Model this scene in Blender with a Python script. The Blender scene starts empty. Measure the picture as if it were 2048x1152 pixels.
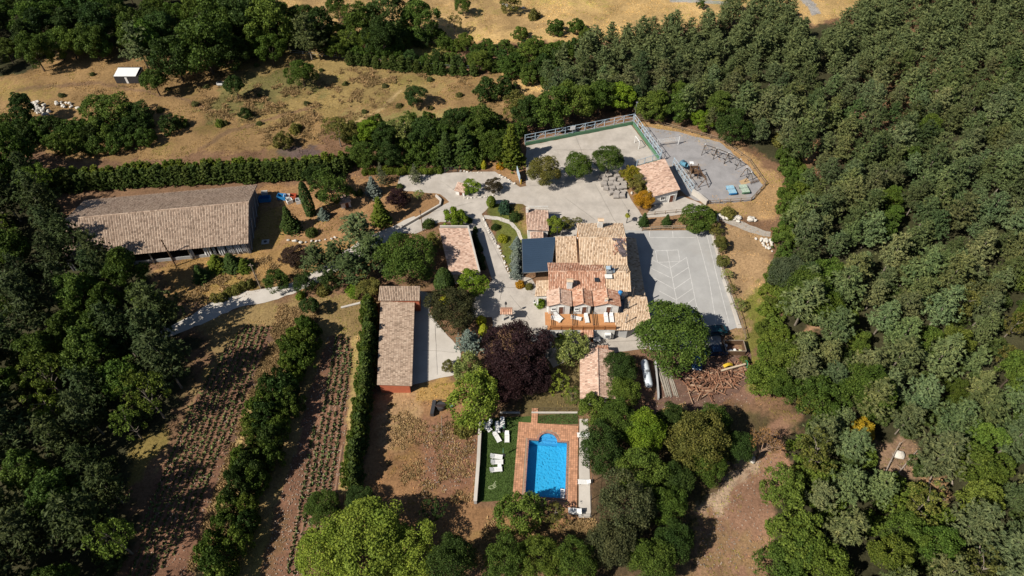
import bpy, math, random
import numpy as np
from mathutils import Vector
R = math.radians
random.seed(7)
rng = np.random.default_rng(11)
scene = bpy.context.scene
COL = scene.collection

# ------------------------------------------------------------------ camera, sky, sun, exposure
CAM_H, PITCH, FPX = 100.0, R(50), 1365.0          # drone 100 m up, 50 degrees down, focal length in px of a 2048 px frame
cam_d = bpy.data.cameras.new('camera'); cam = bpy.data.objects.new('camera', cam_d); COL.objects.link(cam)
cam.location = (0, 0, CAM_H); cam.rotation_euler = (R(90) - PITCH, 0, 0)
cam_d.sensor_width = 36.0; cam_d.lens = 36.0 * FPX / 2048.0; cam_d.clip_start = 1.0; cam_d.clip_end = 12000.0
scene.camera = cam

SUN_EL, SHADOW_AZ = R(44), R(30)                  # shadows fall to the right and away from the camera
world = bpy.data.worlds.new('World'); scene.world = world; world.use_nodes = True
wn = world.node_tree.nodes; wn.clear()
sky = wn.new('ShaderNodeTexSky'); sky.sky_type = 'NISHITA'; sky.sun_disc = False
sky.sun_elevation = SUN_EL; sky.altitude = 700
# towards the sun: (-cos az, -sin az); the sky's rotation is measured clockwise from +Y
sky.sun_rotation = math.atan2(-math.cos(SHADOW_AZ), -math.sin(SHADOW_AZ))
bg = wn.new('ShaderNodeBackground'); bg.inputs['Strength'].default_value = 0.05
wo = wn.new('ShaderNodeOutputWorld')
world.node_tree.links.new(sky.outputs[0], bg.inputs[0]); world.node_tree.links.new(bg.outputs[0], wo.inputs[0])
sun_d = bpy.data.lights.new('sun', 'SUN'); sun_d.energy = 5.0; sun_d.angle = R(0.5); sun_d.color = (1.0, 0.93, 0.82)
sun = bpy.data.objects.new('sun', sun_d); COL.objects.link(sun)
sdir = Vector((math.cos(SHADOW_AZ) * math.cos(SUN_EL), math.sin(SHADOW_AZ) * math.cos(SUN_EL), -math.sin(SUN_EL)))
sun.rotation_euler = sdir.to_track_quat('-Z', 'Y').to_euler(); sun.location = (-60, -20, 120)
vs = scene.view_settings
vs.view_transform = 'Standard'; vs.look = 'None'; vs.exposure = 0.3; vs.gamma = 1.0; vs.use_curve_mapping = False
scene.cycles.max_bounces = 5; scene.cycles.diffuse_bounces = 1; scene.cycles.glossy_bounces = 2
scene.cycles.transmission_bounces = 3; scene.cycles.transparent_max_bounces = 6

# ------------------------------------------------------------------ where a thing in the photograph stands on the ground
_s, _c = math.sin(PITCH), math.cos(PITCH)
def P(px, py, z=0.0):
    u = (px - 1024) / FPX; v = (py - 576) / FPX
    d = (CAM_H - z) / (_s + v * _c)
    return Vector((u * d, d * (_c - v * _s), z))
def PX(x, y, z=0.0):                               # numpy: world to photo pixels
    h = CAM_H - z; d = h * _s + y * _c
    return 1024 + FPX * x / d, 576 + FPX * (h * _c - y * _s) / d
def in_poly(px, py, poly):
    px = np.asarray(px, float); py = np.asarray(py, float)
    res = np.zeros(px.shape, bool); n = len(poly); j = n - 1
    for i in range(n):
        xi, yi = poly[i]; xj, yj = poly[j]
        if yi != yj:
            cond = ((yi > py) != (yj > py)) & (px < (xj - xi) * (py - yi) / (yj - yi) + xi)
            res ^= cond
        j = i
    return res
def vnoise(x, y, seed=0):                          # smooth value noise in numpy
    xi = np.floor(x).astype(np.int64); yi = np.floor(y).astype(np.int64)
    fx = x - xi; fy = y - yi; fx = fx * fx * (3 - 2 * fx); fy = fy * fy * (3 - 2 * fy)
    def h(a, b):
        n = (a * 374761393 + b * 668265263 + seed * 1442695041) & 0x7fffffff
        n = (n ^ (n >> 13)) * 1274126177 & 0x7fffffff
        return ((n ^ (n >> 16)) & 0xffff) / 65535.0
    return (h(xi, yi) * (1 - fx) + h(xi + 1, yi) * fx) * (1 - fy) + (h(xi, yi + 1) * (1 - fx) + h(xi + 1, yi + 1) * fx) * fy
def sstep(a, b, t):
    t = np.clip((t - a) / (b - a), 0, 1); return t * t * (3 - 2 * t)
def gz(x, y):                                      # gentle undulation of the fields; level round the farm
    x = np.asarray(x, float); y = np.asarray(y, float)
    m = np.maximum(sstep(112, 128, y) * sstep(2, -14, x), sstep(150, 175, y))
    m = np.maximum(m, sstep(52, 66, x) * 0.8)
    return m * ((vnoise(x / 17, y / 13, 3) - 0.5) * 1.5 + (vnoise(x / 5.5, y / 5.5, 4) - 0.5) * 0.35)
def gzf(x, y): return float(gz(np.array([x]), np.array([y]))[0])

# ------------------------------------------------------------------ materials
MATS = {}
def principled(name, rough=0.8, spec=0.25):
    m = bpy.data.materials.new(name); m.use_nodes = True
    nt = m.node_tree; b = nt.nodes['Principled BSDF']
    b.inputs['Roughness'].default_value = rough; b.inputs['Specular IOR Level'].default_value = spec
    MATS[name] = m
    return m, nt, b
def mixc(nt, a, b, fac, mode='MIX'):
    n = nt.nodes.new('ShaderNodeMix'); n.data_type = 'RGBA'; n.blend_type = mode
    for sock, v in ((n.inputs[0], fac), (n.inputs[6], a), (n.inputs[7], b)):
        if hasattr(v, 'is_linked') or hasattr(v, 'links'): nt.links.new(v, sock)
        elif isinstance(v, (int, float)): sock.default_value = v
        else: sock.default_value = (*v, 1)
    return n.outputs[2]
def noise(nt, scale, detail=4, rough=0.6, vec=None):
    n = nt.nodes.new('ShaderNodeTexNoise'); n.inputs['Scale'].default_value = scale
    n.inputs['Detail'].default_value = detail; n.inputs['Roughness'].default_value = rough
    if vec is not None: nt.links.new(vec, n.inputs['Vector'])
    return n.outputs[0]
def ramp(nt, fac, stops):
    n = nt.nodes.new('ShaderNodeValToRGB'); cr = n.color_ramp
    while len(cr.elements) < len(stops): cr.elements.new(0.5)
    for e, (p, c) in zip(cr.elements, stops):
        e.position = p; e.color = (*c, 1) if len(c) == 3 else c
    nt.links.new(fac, n.inputs[0])
    return n.outputs[0]
def geo_pos(nt):
    return nt.nodes.new('ShaderNodeNewGeometry').outputs['Position']
def bump(nt, b, h, strength=0.4, dist=0.05):
    n = nt.nodes.new('ShaderNodeBump'); n.inputs['Strength'].default_value = strength; n.inputs['Distance'].default_value = dist
    nt.links.new(h, n.inputs['Height']); nt.links.new(n.outputs[0], b.inputs['Normal'])
def g3(v): return (v, v, v)
def mat(name, col, var=0.25, scale=1.5, rough=0.8, spec=0.25, fine=12.0, bmp=0.0, island=0.0, metal=0.0, stain=None):
    """painted / mineral surface: base colour, large uneven wear, fine grain, optional stain colour"""
    if name in MATS: return MATS[name]
    m, nt, b = principled(name, rough, spec); pos = geo_pos(nt)
    n1 = noise(nt, scale, 5, 0.65, pos); n2 = noise(nt, fine, 3, 0.6, pos)
    c = mixc(nt, col, ramp(nt, n1, [(0.25, g3(1 - var)), (0.75, g3(1 + var * 0.35))]), 1.0, 'MULTIPLY')
    c = mixc(nt, c, ramp(nt, n2, [(0.3, g3(1 - var * 0.5)), (0.7, g3(1 + var * 0.2))]), 1.0, 'MULTIPLY')
    if stain:
        c = mixc(nt, c, stain, ramp(nt, noise(nt, scale * 0.45, 6, 0.7, pos), [(0.52, g3(0)), (0.72, g3(0.7))]))
    if island:
        gi = nt.nodes.new('ShaderNodeNewGeometry').outputs['Random Per Island']
        c = mixc(nt, c, ramp(nt, gi, [(0.0, g3(1 - island)), (1.0, g3(1 + island * 0.4))]), 1.0, 'MULTIPLY')
    nt.links.new(c, b.inputs['Base Color'])
    b.inputs['Metallic'].default_value = metal
    if bmp: bump(nt, b, n2, bmp)
    return m
def tile_mat(name, stops, big=0.25):
    """barrel tiles: every tile its own fired colour, with lichen patches over the slope"""
    m, nt, b = principled(name, 0.85, 0.2); pos = geo_pos(nt)
    gi = nt.nodes.new('ShaderNodeNewGeometry').outputs['Random Per Island']
    c = ramp(nt, gi, stops)
    c = mixc(nt, c, ramp(nt, noise(nt, 0.55, 5, 0.7, pos), [(0.3, g3(1 - big)), (0.7, g3(1.08))]), 1.0, 'MULTIPLY')
    c = mixc(nt, c, ramp(nt, noise(nt, 9, 3, 0.6, pos), [(0.3, g3(0.75)), (0.7, g3(1.1))]), 1.0, 'MULTIPLY')
    nt.links.new(c, b.inputs['Base Color'])
    return m
def leaf_mat(name='leaf', trans=0.22):
    m, nt, b = principled(name, 0.6, 0.12)
    oi = nt.nodes.new('ShaderNodeObjectInfo'); gi = nt.nodes.new('ShaderNodeNewGeometry')
    c = mixc(nt, oi.outputs['Color'], ramp(nt, gi.outputs['Random Per Island'], [(0, (0.62, 0.66, 0.6)), (0.6, (1, 1, 1)), (1, (1.45, 1.35, 1.2))]), 1.0, 'MULTIPLY')
    c = mixc(nt, c, ramp(nt, noise(nt, 0.35, 3, 0.6, geo_pos(nt)), [(0.3, (0.78, 0.85, 0.8)), (0.7, (1.2, 1.12, 1.0))]), 1.0, 'MULTIPLY')
    nt.links.new(c, b.inputs['Base Color'])
    tr = nt.nodes.new('ShaderNodeBsdfTranslucent'); nt.links.new(c, tr.inputs[0])
    mx = nt.nodes.new('ShaderNodeMixShader'); mx.inputs[0].default_value = trans
    nt.links.new(b.outputs[0], mx.inputs[1]); nt.links.new(tr.outputs[0], mx.inputs[2])
    nt.links.new(mx.outputs[0], nt.nodes['Material Output'].inputs[0])
    return m
LEAF = leaf_mat()
BARK = mat('bark', (0.10, 0.075, 0.055), 0.4, 3, 0.9)
BARKG = mat('grey_bark', (0.26, 0.22, 0.18), 0.4, 3, 0.9)
TILE_TAN = tile_mat('tan_barrel_tile', [(0, (0.32, 0.21, 0.13)), (0.10, (0.47, 0.325, 0.21)), (0.3, (0.62, 0.45, 0.305)), (0.75, (0.70, 0.53, 0.375)), (1, (0.76, 0.61, 0.455))], 0.15)
TILE_OLD = tile_mat('weathered_barrel_tile', [(0, (0.25, 0.18, 0.13)), (0.15, (0.36, 0.26, 0.195)), (0.5, (0.46, 0.34, 0.255)), (1, (0.55, 0.425, 0.325))], 0.18)
TILE_RED = tile_mat('red_barrel_tile', [(0, (0.34, 0.16, 0.10)), (0.3, (0.50, 0.26, 0.17)), (0.7, (0.60, 0.35, 0.24)), (1, (0.68, 0.47, 0.35))], 0.15)
TILE_PINK = tile_mat('pinkish_barrel_tile', [(0, (0.34, 0.22, 0.17)), (0.2, (0.52, 0.345, 0.26)), (0.6, (0.64, 0.44, 0.34)), (1, (0.72, 0.54, 0.43))], 0.15)
DECKT = {m_.name: mat(m_.name + '_bed', c_, 0.2, 0.8) for m_, c_ in ((TILE_TAN, (0.60, 0.43, 0.30)), (TILE_OLD, (0.40, 0.30, 0.225)), (TILE_RED, (0.44, 0.24, 0.155)), (TILE_PINK, (0.60, 0.42, 0.32)))}
WHITE = mat('white_render', (0.80, 0.79, 0.76), 0.18, 0.8, stain=(0.45, 0.42, 0.37))
GREYR = mat('grey_render', (0.42, 0.42, 0.42), 0.2, 0.6)
REDR = mat('terracotta_render', (0.55, 0.16, 0.085), 0.2, 0.7)
OCHRE = mat('ochre_render', (0.50, 0.24, 0.09), 0.3, 1.0)
STONE = mat('stone', (0.42, 0.38, 0.33), 0.35, 2.0, bmp=0.5)
PALEST = mat('pale_stone', (0.62, 0.58, 0.52), 0.3, 2.0, bmp=0.5, island=0.2)
CONC = mat('concrete', (0.50, 0.455, 0.405), 0.30, 0.35, 0.85, stain=(0.34, 0.30, 0.255), bmp=0.15)
CONC2 = mat('pale_concrete', (0.55, 0.51, 0.46), 0.2, 0.3, 0.85, stain=(0.42, 0.38, 0.33))
ASPH = mat('court_asphalt', (0.40, 0.395, 0.385), 0.2, 0.3, 0.9, stain=(0.32, 0.305, 0.285))
GRAVEL = mat('grey_gravel', (0.33, 0.32, 0.325), 0.3, 0.35, 0.95, fine=7, stain=(0.40, 0.31, 0.22), bmp=0.6)
PAINT = mat('road_paint', (0.62, 0.61, 0.59), 0.3, 1.2, stain=(0.44, 0.44, 0.43))
WOOD = mat('brown_wood', (0.16, 0.095, 0.055), 0.35, 3.0)
WOODL = mat('grey_wood', (0.36, 0.29, 0.22), 0.35, 3.0, island=0.4)
LOGM, nt, b = principled('log_wood', 0.9, 0.15)
oi_ = nt.nodes.new('ShaderNodeObjectInfo'); cl_ = ramp(nt, oi_.outputs['Random'], [(0, (0.10, 0.06, 0.045)), (0.35, (0.24, 0.115, 0.07)), (0.7, (0.34, 0.18, 0.11)), (1, (0.46, 0.33, 0.23))])
cl_ = mixc(nt, cl_, ramp(nt, noise(nt, 6, 4, 0.7, geo_pos(nt)), [(0.3, g3(0.6)), (0.7, g3(1.2))]), 1.0, 'MULTIPLY'); nt.links.new(cl_, b.inputs['Base Color'])
DECK = mat('orange_deck', (0.58, 0.28, 0.12), 0.2, 1.5, island=0.3)
PLASTIC = mat('white_plastic', (0.80, 0.80, 0.79), 0.06, 2.0, 0.45, 0.4)
METALG = mat('grey_metal', (0.38, 0.40, 0.42), 0.15, 3.0, 0.45, 0.5, metal=0.6)
DARKM = mat('dark_metal', (0.05, 0.05, 0.055), 0.2, 3.0, 0.5, 0.4)
BLUEP = mat('pale_blue_paint', (0.42, 0.53, 0.62), 0.2, 3.0, 0.6)
GREENP = mat('green_paint', (0.10, 0.22, 0.13), 0.25, 1.2, 0.7)
BLUE = mat('blue_paint', (0.03, 0.22, 0.52), 0.12, 3.0, 0.5)
DGLASS = mat('dark_glass', (0.03, 0.035, 0.045), 0.1, 2.0, 0.1, 0.6)
TARP = mat('blue_tarpaulin', (0.030, 0.055, 0.095), 0.12, 0.4, 0.6, 0.3)
SHUT = mat('brown_shutter', (0.17, 0.07, 0.045), 0.2, 3.0)

# ------------------------------------------------------------------ mesh helpers
def np_mesh(name, verts, faces):
    """verts (N,3), faces (M,k) all of the same size"""
    me = bpy.data.meshes.new(name); verts = np.asarray(verts, np.float32); faces = np.asarray(faces, np.int32)
    me.vertices.add(len(verts)); me.vertices.foreach_set('co', verts.ravel())
    k = faces.shape[1]
    me.loops.add(faces.size); me.loops.foreach_set('vertex_index', faces.ravel())
    me.polygons.add(len(faces)); me.polygons.foreach_set('loop_start', np.arange(0, faces.size, k, dtype=np.int32))
    me.update(calc_edges=True)
    return me
def link(name, me, m=None, parent=None, smooth=False):
    o = bpy.data.objects.new(name, me); COL.objects.link(o)
    if m is not None and not me.materials: me.materials.append(m)
    if parent is not None: o.parent = parent
    if smooth: me.polygons.foreach_set('use_smooth', np.ones(len(me.polygons), bool))
    return o
def tag(o, label=None, cat=None, group=None, kind=None):
    if label: o['label'] = label
    if cat: o['category'] = cat
    if group: o['group'] = group
    if kind: o['kind'] = kind
    return o
def thing(name, label, cat, loc=(0, 0, 0), rz=0.0, group=None):
    o = bpy.data.objects.new(name, None); COL.objects.link(o)
    o.location = loc; o.rotation_euler = (0, 0, rz); o.empty_display_size = 0.3
    return tag(o, label, cat, group)
def copy_tree(o, parent=None):
    c = o.copy(); COL.objects.link(c); c.parent = parent
    for ch in list(o.children): copy_tree(ch, c)
    return c
def relabel(o, label, cat=None, group=None):
    o['label'] = label
    if cat: o['category'] = cat
    if group: o['group'] = group
    elif 'group' in o: del o['group']
class MB:
    def __init__(s): s.v = []; s.f = []
    def add(s, vs_, fs):
        n = len(s.v); s.v.extend([tuple(v) for v in vs_]); s.f.extend([tuple(i + n for i in f) for f in fs]); return s
    def box(s, c, size, rz=0.0, tilt=None):
        hx, hy, hz = size[0] / 2, size[1] / 2, size[2] / 2; cr, sr = math.cos(rz), math.sin(rz)
        vs_ = []
        for z in (-hz, hz):
            for x, y in ((-hx, -hy), (hx, -hy), (hx, hy), (-hx, hy)):
                p = Vector((x, y, z))
                if tilt is not None: p.rotate(tilt)
                vs_.append((c[0] + p.x * cr - p.y * sr, c[1] + p.x * sr + p.y * cr, c[2] + p.z))
        return s.add(vs_, [(3, 2, 1, 0), (4, 5, 6, 7), (0, 1, 5, 4), (1, 2, 6, 5), (2, 3, 7, 6), (3, 0, 4, 7)])
    def prism(s, poly, z0, z1):
        n = len(poly)
        vs_ = [(p[0], p[1], z0) for p in poly] + [(p[0], p[1], z1) for p in poly]
        return s.add(vs_, [tuple(range(n - 1, -1, -1)), tuple(range(n, 2 * n))] + [(i, (i + 1) % n, n + (i + 1) % n, n + i) for i in range(n)])
    def tube(s, a, b, r, r2=None, n=6, cap=True):
        a = Vector(a); b = Vector(b); d = (b - a)
        if d.length < 1e-6: return s
        d.normalize(); t = d.orthogonal().normalized(); w = d.cross(t); r2 = r if r2 is None else r2
        vs_ = []
        for p, rr in ((a, r), (b, r2)):
            for i in range(n):
                an = 2 * math.pi * i / n; vs_.append(p + (t * math.cos(an) + w * math.sin(an)) * rr)
        fs = [(i, (i + 1) % n, n + (i + 1) % n, n + i) for i in range(n)]
        if cap: fs += [tuple(range(n - 1, -1, -1)), tuple(range(n, 2 * n))]
        return s.add(vs_, fs)
    def path(s, pts, r, n=5):
        for a, b in zip(pts[:-1], pts[1:]): s.tube(a, b, r, None, n)
        return s
    def beam(s, a, b, w, h):
        """square bar between two points"""
        a = Vector(a); b = Vector(b); d = (b - a).normalized()
        sd = d.cross(Vector((0, 0, 1)))
        sd = Vector((1, 0, 0)) if sd.length < 1e-4 else sd.normalized(); up = sd.cross(d)
        vs_ = [p + sd * x * w / 2 + up * y * h / 2 for p in (a, b) for x, y in ((-1, -1), (1, -1), (1, 1), (-1, 1))]
        return s.add(vs_, [(0, 1, 2, 3), (7, 6, 5, 4), (0, 4, 5, 1), (1, 5, 6, 2), (2, 6, 7, 3), (3, 7, 4, 0)])
    def quad(s, a, b, c, d): return s.add([a, b, c, d], [(0, 1, 2, 3)])
    def mesh(s, name, parent=None, world=True):
        vs_ = s.v
        if parent is not None and world:
            l = parent.location; a = -parent.rotation_euler[2]; ca, sa = math.cos(a), math.sin(a)
            vs_ = [((x - l.x) * ca - (y - l.y) * sa, (x - l.x) * sa + (y - l.y) * ca, z - l.z) for x, y, z in vs_]
        me = bpy.data.meshes.new(name); me.from_pydata(vs_, [], s.f); me.update(); return me
    def build(s, name, m, parent=None, world=True, smooth=False, frame=None):
        """world: coordinates are world ones; frame: the empty whose frame the coordinates are turned into"""
        return link(name, s.mesh(name, frame if frame is not None else parent, world), m, parent, smooth)
def ring(n, r, a0=0.0): return [(r * math.cos(a0 + 2 * math.pi * i / n), r * math.sin(a0 + 2 * math.pi * i / n)) for i in range(n)]
# ------------------------------------------------------------------ ground: one sheet, soil and dry grass zones blended by noise
STRAW, TAN, BROWN, YELL, ORNG = (0.46, 0.31, 0.135), (0.26, 0.165, 0.075), (0.19, 0.112, 0.066), (0.33, 0.205, 0.075), (0.30, 0.175, 0.085)
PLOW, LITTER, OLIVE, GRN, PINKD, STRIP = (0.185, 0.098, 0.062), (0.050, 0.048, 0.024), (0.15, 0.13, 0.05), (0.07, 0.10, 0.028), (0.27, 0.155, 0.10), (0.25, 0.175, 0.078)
FIELD_A = [(486, 652), (556, 652), (500, 810), (430, 985), (372, 1180), (330, 1180), (250, 1180), (300, 1000), (340, 900), (410, 760)]
FIELD_B = [(655, 672), (706, 672), (700, 780), (680, 980), (620, 1180), (515, 1180), (560, 1000), (600, 860), (640, 720)]
ZONES = [
    ([(-900, -300), (3000, -300), (3000, 1500), (-900, 1500)], BROWN, 1),
    ([(400, -300), (1790, -300), (1715, 20), (1640, 48), (1590, 32), (1440, 36), (1180, 90), (900, 85), (640, 70), (500, 40)], STRAW, 2.0),
    ([(560, -60), (820, -60), (1150, 60), (1000, 60), (800, 30), (650, 60)], (0.36, 0.24, 0.11), 5),
    ([(-500, 150), (0, 130), (130, 105), (480, 100), (640, 105), (1000, 150), (1100, 175), (1075, 220), (980, 252), (650, 265), (640, 310), (-500, 330)], TAN, 2.5),
    ([(520, 110), (700, 110), (880, 130), (900, 180), (640, 240), (400, 230), (450, 170)], (0.25, 0.18, 0.072), 5),
    ([(500, 150), (620, 130), (660, 190), (560, 200), (420, 250), (400, 210)], OLIVE, 5),
    ([(680, 230), (1000, 225), (990, 245), (700, 262)], (0.25, 0.20, 0.08), 3),
    ([(800, 85), (900, 85), (900, 110), (800, 115)], (0.22, 0.19, 0.06), 2),
    ([(700, 250), (760, 215), (800, 178), (806, 180), (768, 218), (708, 254)], (0.36, 0.26, 0.125), 0.5),
    ([(400, 300), (460, 262), (560, 225), (640, 205), (642, 209), (565, 230), (466, 267), (408, 303)], (0.19, 0.12, 0.065), 0.6),
    ([(30, 180), (200, 165), (380, 200), (470, 235), (466, 240), (376, 206), (200, 171), (30, 187)], (0.20, 0.125, 0.07), 0.8),
    ([(1545, -80), (1575, -80), (1612, -8), (1630, 10), (1640, 27), (1622, 31), (1614, 16), (1594, -2)], (0.33, 0.31, 0.29), 0.3),
    ([(1340, -6), (1460, 2), (1460, 9), (1340, 2)], (0.33, 0.31, 0.29), 0.3),
    ([(1000, 150), (1100, 165), (1090, 195), (1040, 190)], STRAW, 3),
    ([(-300, 285), (0, 278), (150, 322), (400, 312), (640, 285), (720, 300), (650, 332), (90, 350), (-300, 330)], BROWN, 1.5),
    ([(560, 290), (640, 285), (640, 310), (560, 318)], (0.12, 0.085, 0.075), 2),
    ([(520, 378), (860, 345), (885, 372), (900, 402), (820, 465), (700, 500), (500, 520)], ORNG, 2),
    ([(520, 420), (570, 410), (575, 470), (520, 505), (488, 500)], YELL, 1.5),
    ([(480, 500), (700, 480), (760, 520), (640, 560), (480, 590), (340, 615), (310, 545), (380, 520)], (0.30, 0.185, 0.075), 2.5),
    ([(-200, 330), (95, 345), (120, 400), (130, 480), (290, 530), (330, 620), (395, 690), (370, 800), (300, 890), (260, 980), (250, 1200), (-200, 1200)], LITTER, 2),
    ([(395, 640), (490, 605), (620, 590), (740, 590), (755, 640), (750, 700), (640, 1180), (370, 1180), (300, 1180), (340, 900), (420, 720)], STRIP, 1.5),
    (FIELD_A, PLOW, 0.6), (FIELD_B, PLOW, 0.6),
    ([(562, 655), (580, 660), (505, 830), (446, 990), (405, 1180), (385, 1180), (430, 990), (488, 830)], (0.40, 0.285, 0.12), 0.6),
    ([(706, 668), (722, 668), (716, 800), (694, 985), (680, 985), (699, 800)], (0.38, 0.27, 0.115), 0.5),
    ([(540, 660), (562, 655), (430, 990), (385, 1180), (372, 1180), (425, 985)], (0.13, 0.08, 0.055), 0.5),
    ([(255, 905), (330, 850), (340, 880), (280, 960), (255, 985)], (0.20, 0.15, 0.05), 1),
    ([(740, 780), (950, 760), (960, 1010), (1200, 1040), (1200, 1110), (900, 1130), (700, 1100)], (0.26, 0.145, 0.072), 2),
    ([(845, 850), (955, 840), (950, 960), (840, 1000)], (0.22, 0.115, 0.07), 3),
    ([(760, 785), (860, 780), (850, 860), (790, 900), (765, 880)], (0.34, 0.215, 0.115), 2),
    ([(840, 765), (935, 755), (930, 800), (845, 800)], YELL, 1.5),
    ([(965, 405), (1045, 400), (1052, 470), (1048, 540), (1025, 545), (990, 465)], (0.115, 0.125, 0.032), 1),
    ([(1018, 408), (1050, 402), (1050, 470), (1042, 470), (1030, 440)], (0.20, 0.14, 0.055), 1.5),
    ([(1060, 690), (1160, 690), (1170, 830), (1030, 830)], (0.13, 0.10, 0.045), 2),
    ([(1285, 425), (1440, 425), (1440, 462), (1285, 462)], (0.30, 0.185, 0.105), 1),
    ([(1240, 355), (1282, 345), (1325, 410), (1270, 425)], (0.27, 0.16, 0.085), 0.6),
    ([(1270, 235), (1400, 262), (1480, 295), (1545, 345), (1570, 380), (1545, 440), (1440, 430), (1410, 412), (1300, 290)], (0.37, 0.235, 0.115), 1.2),
    ([(1425, 448), (1545, 470), (1540, 560), (1515, 640), (1490, 720), (1465, 660)], (0.36, 0.235, 0.125), 1.2),
    ([(1290, 690), (1500, 690), (1500, 800), (1300, 830)], (0.20, 0.115, 0.08), 2),
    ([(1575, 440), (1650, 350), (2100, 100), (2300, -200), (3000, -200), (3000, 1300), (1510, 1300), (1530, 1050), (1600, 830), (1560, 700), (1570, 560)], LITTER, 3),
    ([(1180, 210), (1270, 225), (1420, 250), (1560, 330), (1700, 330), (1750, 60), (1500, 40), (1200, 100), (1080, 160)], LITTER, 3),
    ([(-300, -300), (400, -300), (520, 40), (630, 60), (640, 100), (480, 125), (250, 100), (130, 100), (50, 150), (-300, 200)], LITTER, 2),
    ([(1500, 600), (1520, 560), (1545, 640), (1520, 800), (1490, 760)], (0.17, 0.16, 0.04), 2),
    ([(1600, 820), (1575, 900), (1575, 960), (1525, 1180), (1375, 1180), (1395, 1010), (1490, 900), (1560, 830)], PINKD, 1.2),
    ([(1400, 1000), (1480, 905), (1520, 900), (1440, 1030)], (0.40, 0.29, 0.20), 2),
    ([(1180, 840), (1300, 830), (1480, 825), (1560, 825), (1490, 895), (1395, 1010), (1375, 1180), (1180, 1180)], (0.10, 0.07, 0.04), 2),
    ([(1605, 665), (1690, 600), (1680, 650), (1620, 672)], (0.36, 0.22, 0.13), 1),
    ([(1590, 290), (1640, 285), (1630, 330), (1600, 325)], (0.33, 0.18, 0.10), 1),
    ([(1740, 890), (1820, 880), (1830, 960), (1760, 960)], (0.26, 0.17, 0.11), 1.5),
    ([(1840, 960), (1900, 950), (1900, 1010), (1845, 1010)], (0.32, 0.20, 0.11), 1),
    ([(960, 320), (1010, 318), (1050, 350), (1040, 365), (1000, 350)], ORNG, 1),
]
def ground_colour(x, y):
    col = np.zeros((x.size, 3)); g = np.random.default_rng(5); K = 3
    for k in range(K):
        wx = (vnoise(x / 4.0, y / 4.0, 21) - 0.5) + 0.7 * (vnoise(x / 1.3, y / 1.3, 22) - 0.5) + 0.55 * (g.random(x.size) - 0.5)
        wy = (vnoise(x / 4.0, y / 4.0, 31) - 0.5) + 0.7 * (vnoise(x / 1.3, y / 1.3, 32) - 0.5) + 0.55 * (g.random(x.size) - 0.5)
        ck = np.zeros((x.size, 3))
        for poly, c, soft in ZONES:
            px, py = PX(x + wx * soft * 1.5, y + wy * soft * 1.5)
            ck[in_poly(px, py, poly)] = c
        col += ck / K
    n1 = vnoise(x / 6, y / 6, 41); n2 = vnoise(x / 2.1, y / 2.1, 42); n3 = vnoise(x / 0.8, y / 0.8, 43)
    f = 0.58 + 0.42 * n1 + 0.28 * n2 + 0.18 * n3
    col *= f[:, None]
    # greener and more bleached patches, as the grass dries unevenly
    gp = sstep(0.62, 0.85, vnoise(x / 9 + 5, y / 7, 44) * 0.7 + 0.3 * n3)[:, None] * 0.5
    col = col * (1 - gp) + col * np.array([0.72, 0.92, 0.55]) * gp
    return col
def axis(lo, hi, step, far):
    a = np.arange(lo, hi + 1e-6, step); k = [1.5, 4, 10, 25, 60, 150, 400, 1000]
    left = [lo - far * t / 1000 for t in reversed(k)]; right = [hi + far * t / 1000 for t in k]
    return np.concatenate([left, a, right])
gx = axis(-158, 158, 0.5, 3500.0); gy = axis(22, 204, 0.5, 3500.0)
GX, GY = np.meshgrid(gx, gy); X, Y = GX.ravel(), GY.ravel()
Z = gz(X, Y) * ((np.abs(X) < 200) & (Y < 260))
Z = Z + (vnoise(X / 0.9, Y / 0.9, 51) - 0.5) * 0.05 - 0.03
nx, ny = len(gx), len(gy)
idx = np.arange(nx * ny).reshape(ny, nx)
fq = np.stack([idx[:-1, :-1], idx[:-1, 1:], idx[1:, 1:], idx[1:, :-1]], -1).reshape(-1, 4)
POOL_C, POOL_A = Vector((5.4, 47.0, 0)), R(4.6)       # the pool's middle and its turn
ca, sa = math.cos(POOL_A), math.sin(POOL_A)
def pool_w(u, v): return (POOL_C.x + u * ca + v * sa, POOL_C.y - u * sa + v * ca)
cxm = X[fq].mean(1); cym = Y[fq].mean(1)
du, dv = cxm - POOL_C.x, cym - POOL_C.y
pu, pv = du * ca - dv * sa, du * sa + dv * ca
fq = fq[~((np.abs(pu) < 4.0) & (pv > -5.6) & (pv < 6.9))]
gme = np_mesh('ground', np.stack([X, Y, Z], 1), fq)
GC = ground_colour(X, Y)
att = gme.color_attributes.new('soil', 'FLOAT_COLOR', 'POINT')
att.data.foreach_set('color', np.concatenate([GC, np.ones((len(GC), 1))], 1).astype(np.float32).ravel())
gm, nt, b = principled('ground_soil', 0.95, 0.1); pos = geo_pos(nt)
at = nt.nodes.new('ShaderNodeAttribute'); at.attribute_name = 'soil'
n_f = noise(nt, 2.2, 6, 0.75, pos); n_g = noise(nt, 9.0, 4, 0.7, pos)
c = mixc(nt, at.outputs[0], ramp(nt, n_f, [(0.3, g3(0.55)), (0.5, g3(1.0)), (0.72, g3(1.35))]), 1.0, 'MULTIPLY')
c = mixc(nt, c, ramp(nt, n_g, [(0.3, g3(0.7)), (0.7, g3(1.25))]), 1.0, 'MULTIPLY')
nt.links.new(c, b.inputs['Base Color']); bump(nt, b, n_f, 0.8, 0.15)
tag(link('ground', gme, gm, smooth=True), kind='structure')

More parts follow.
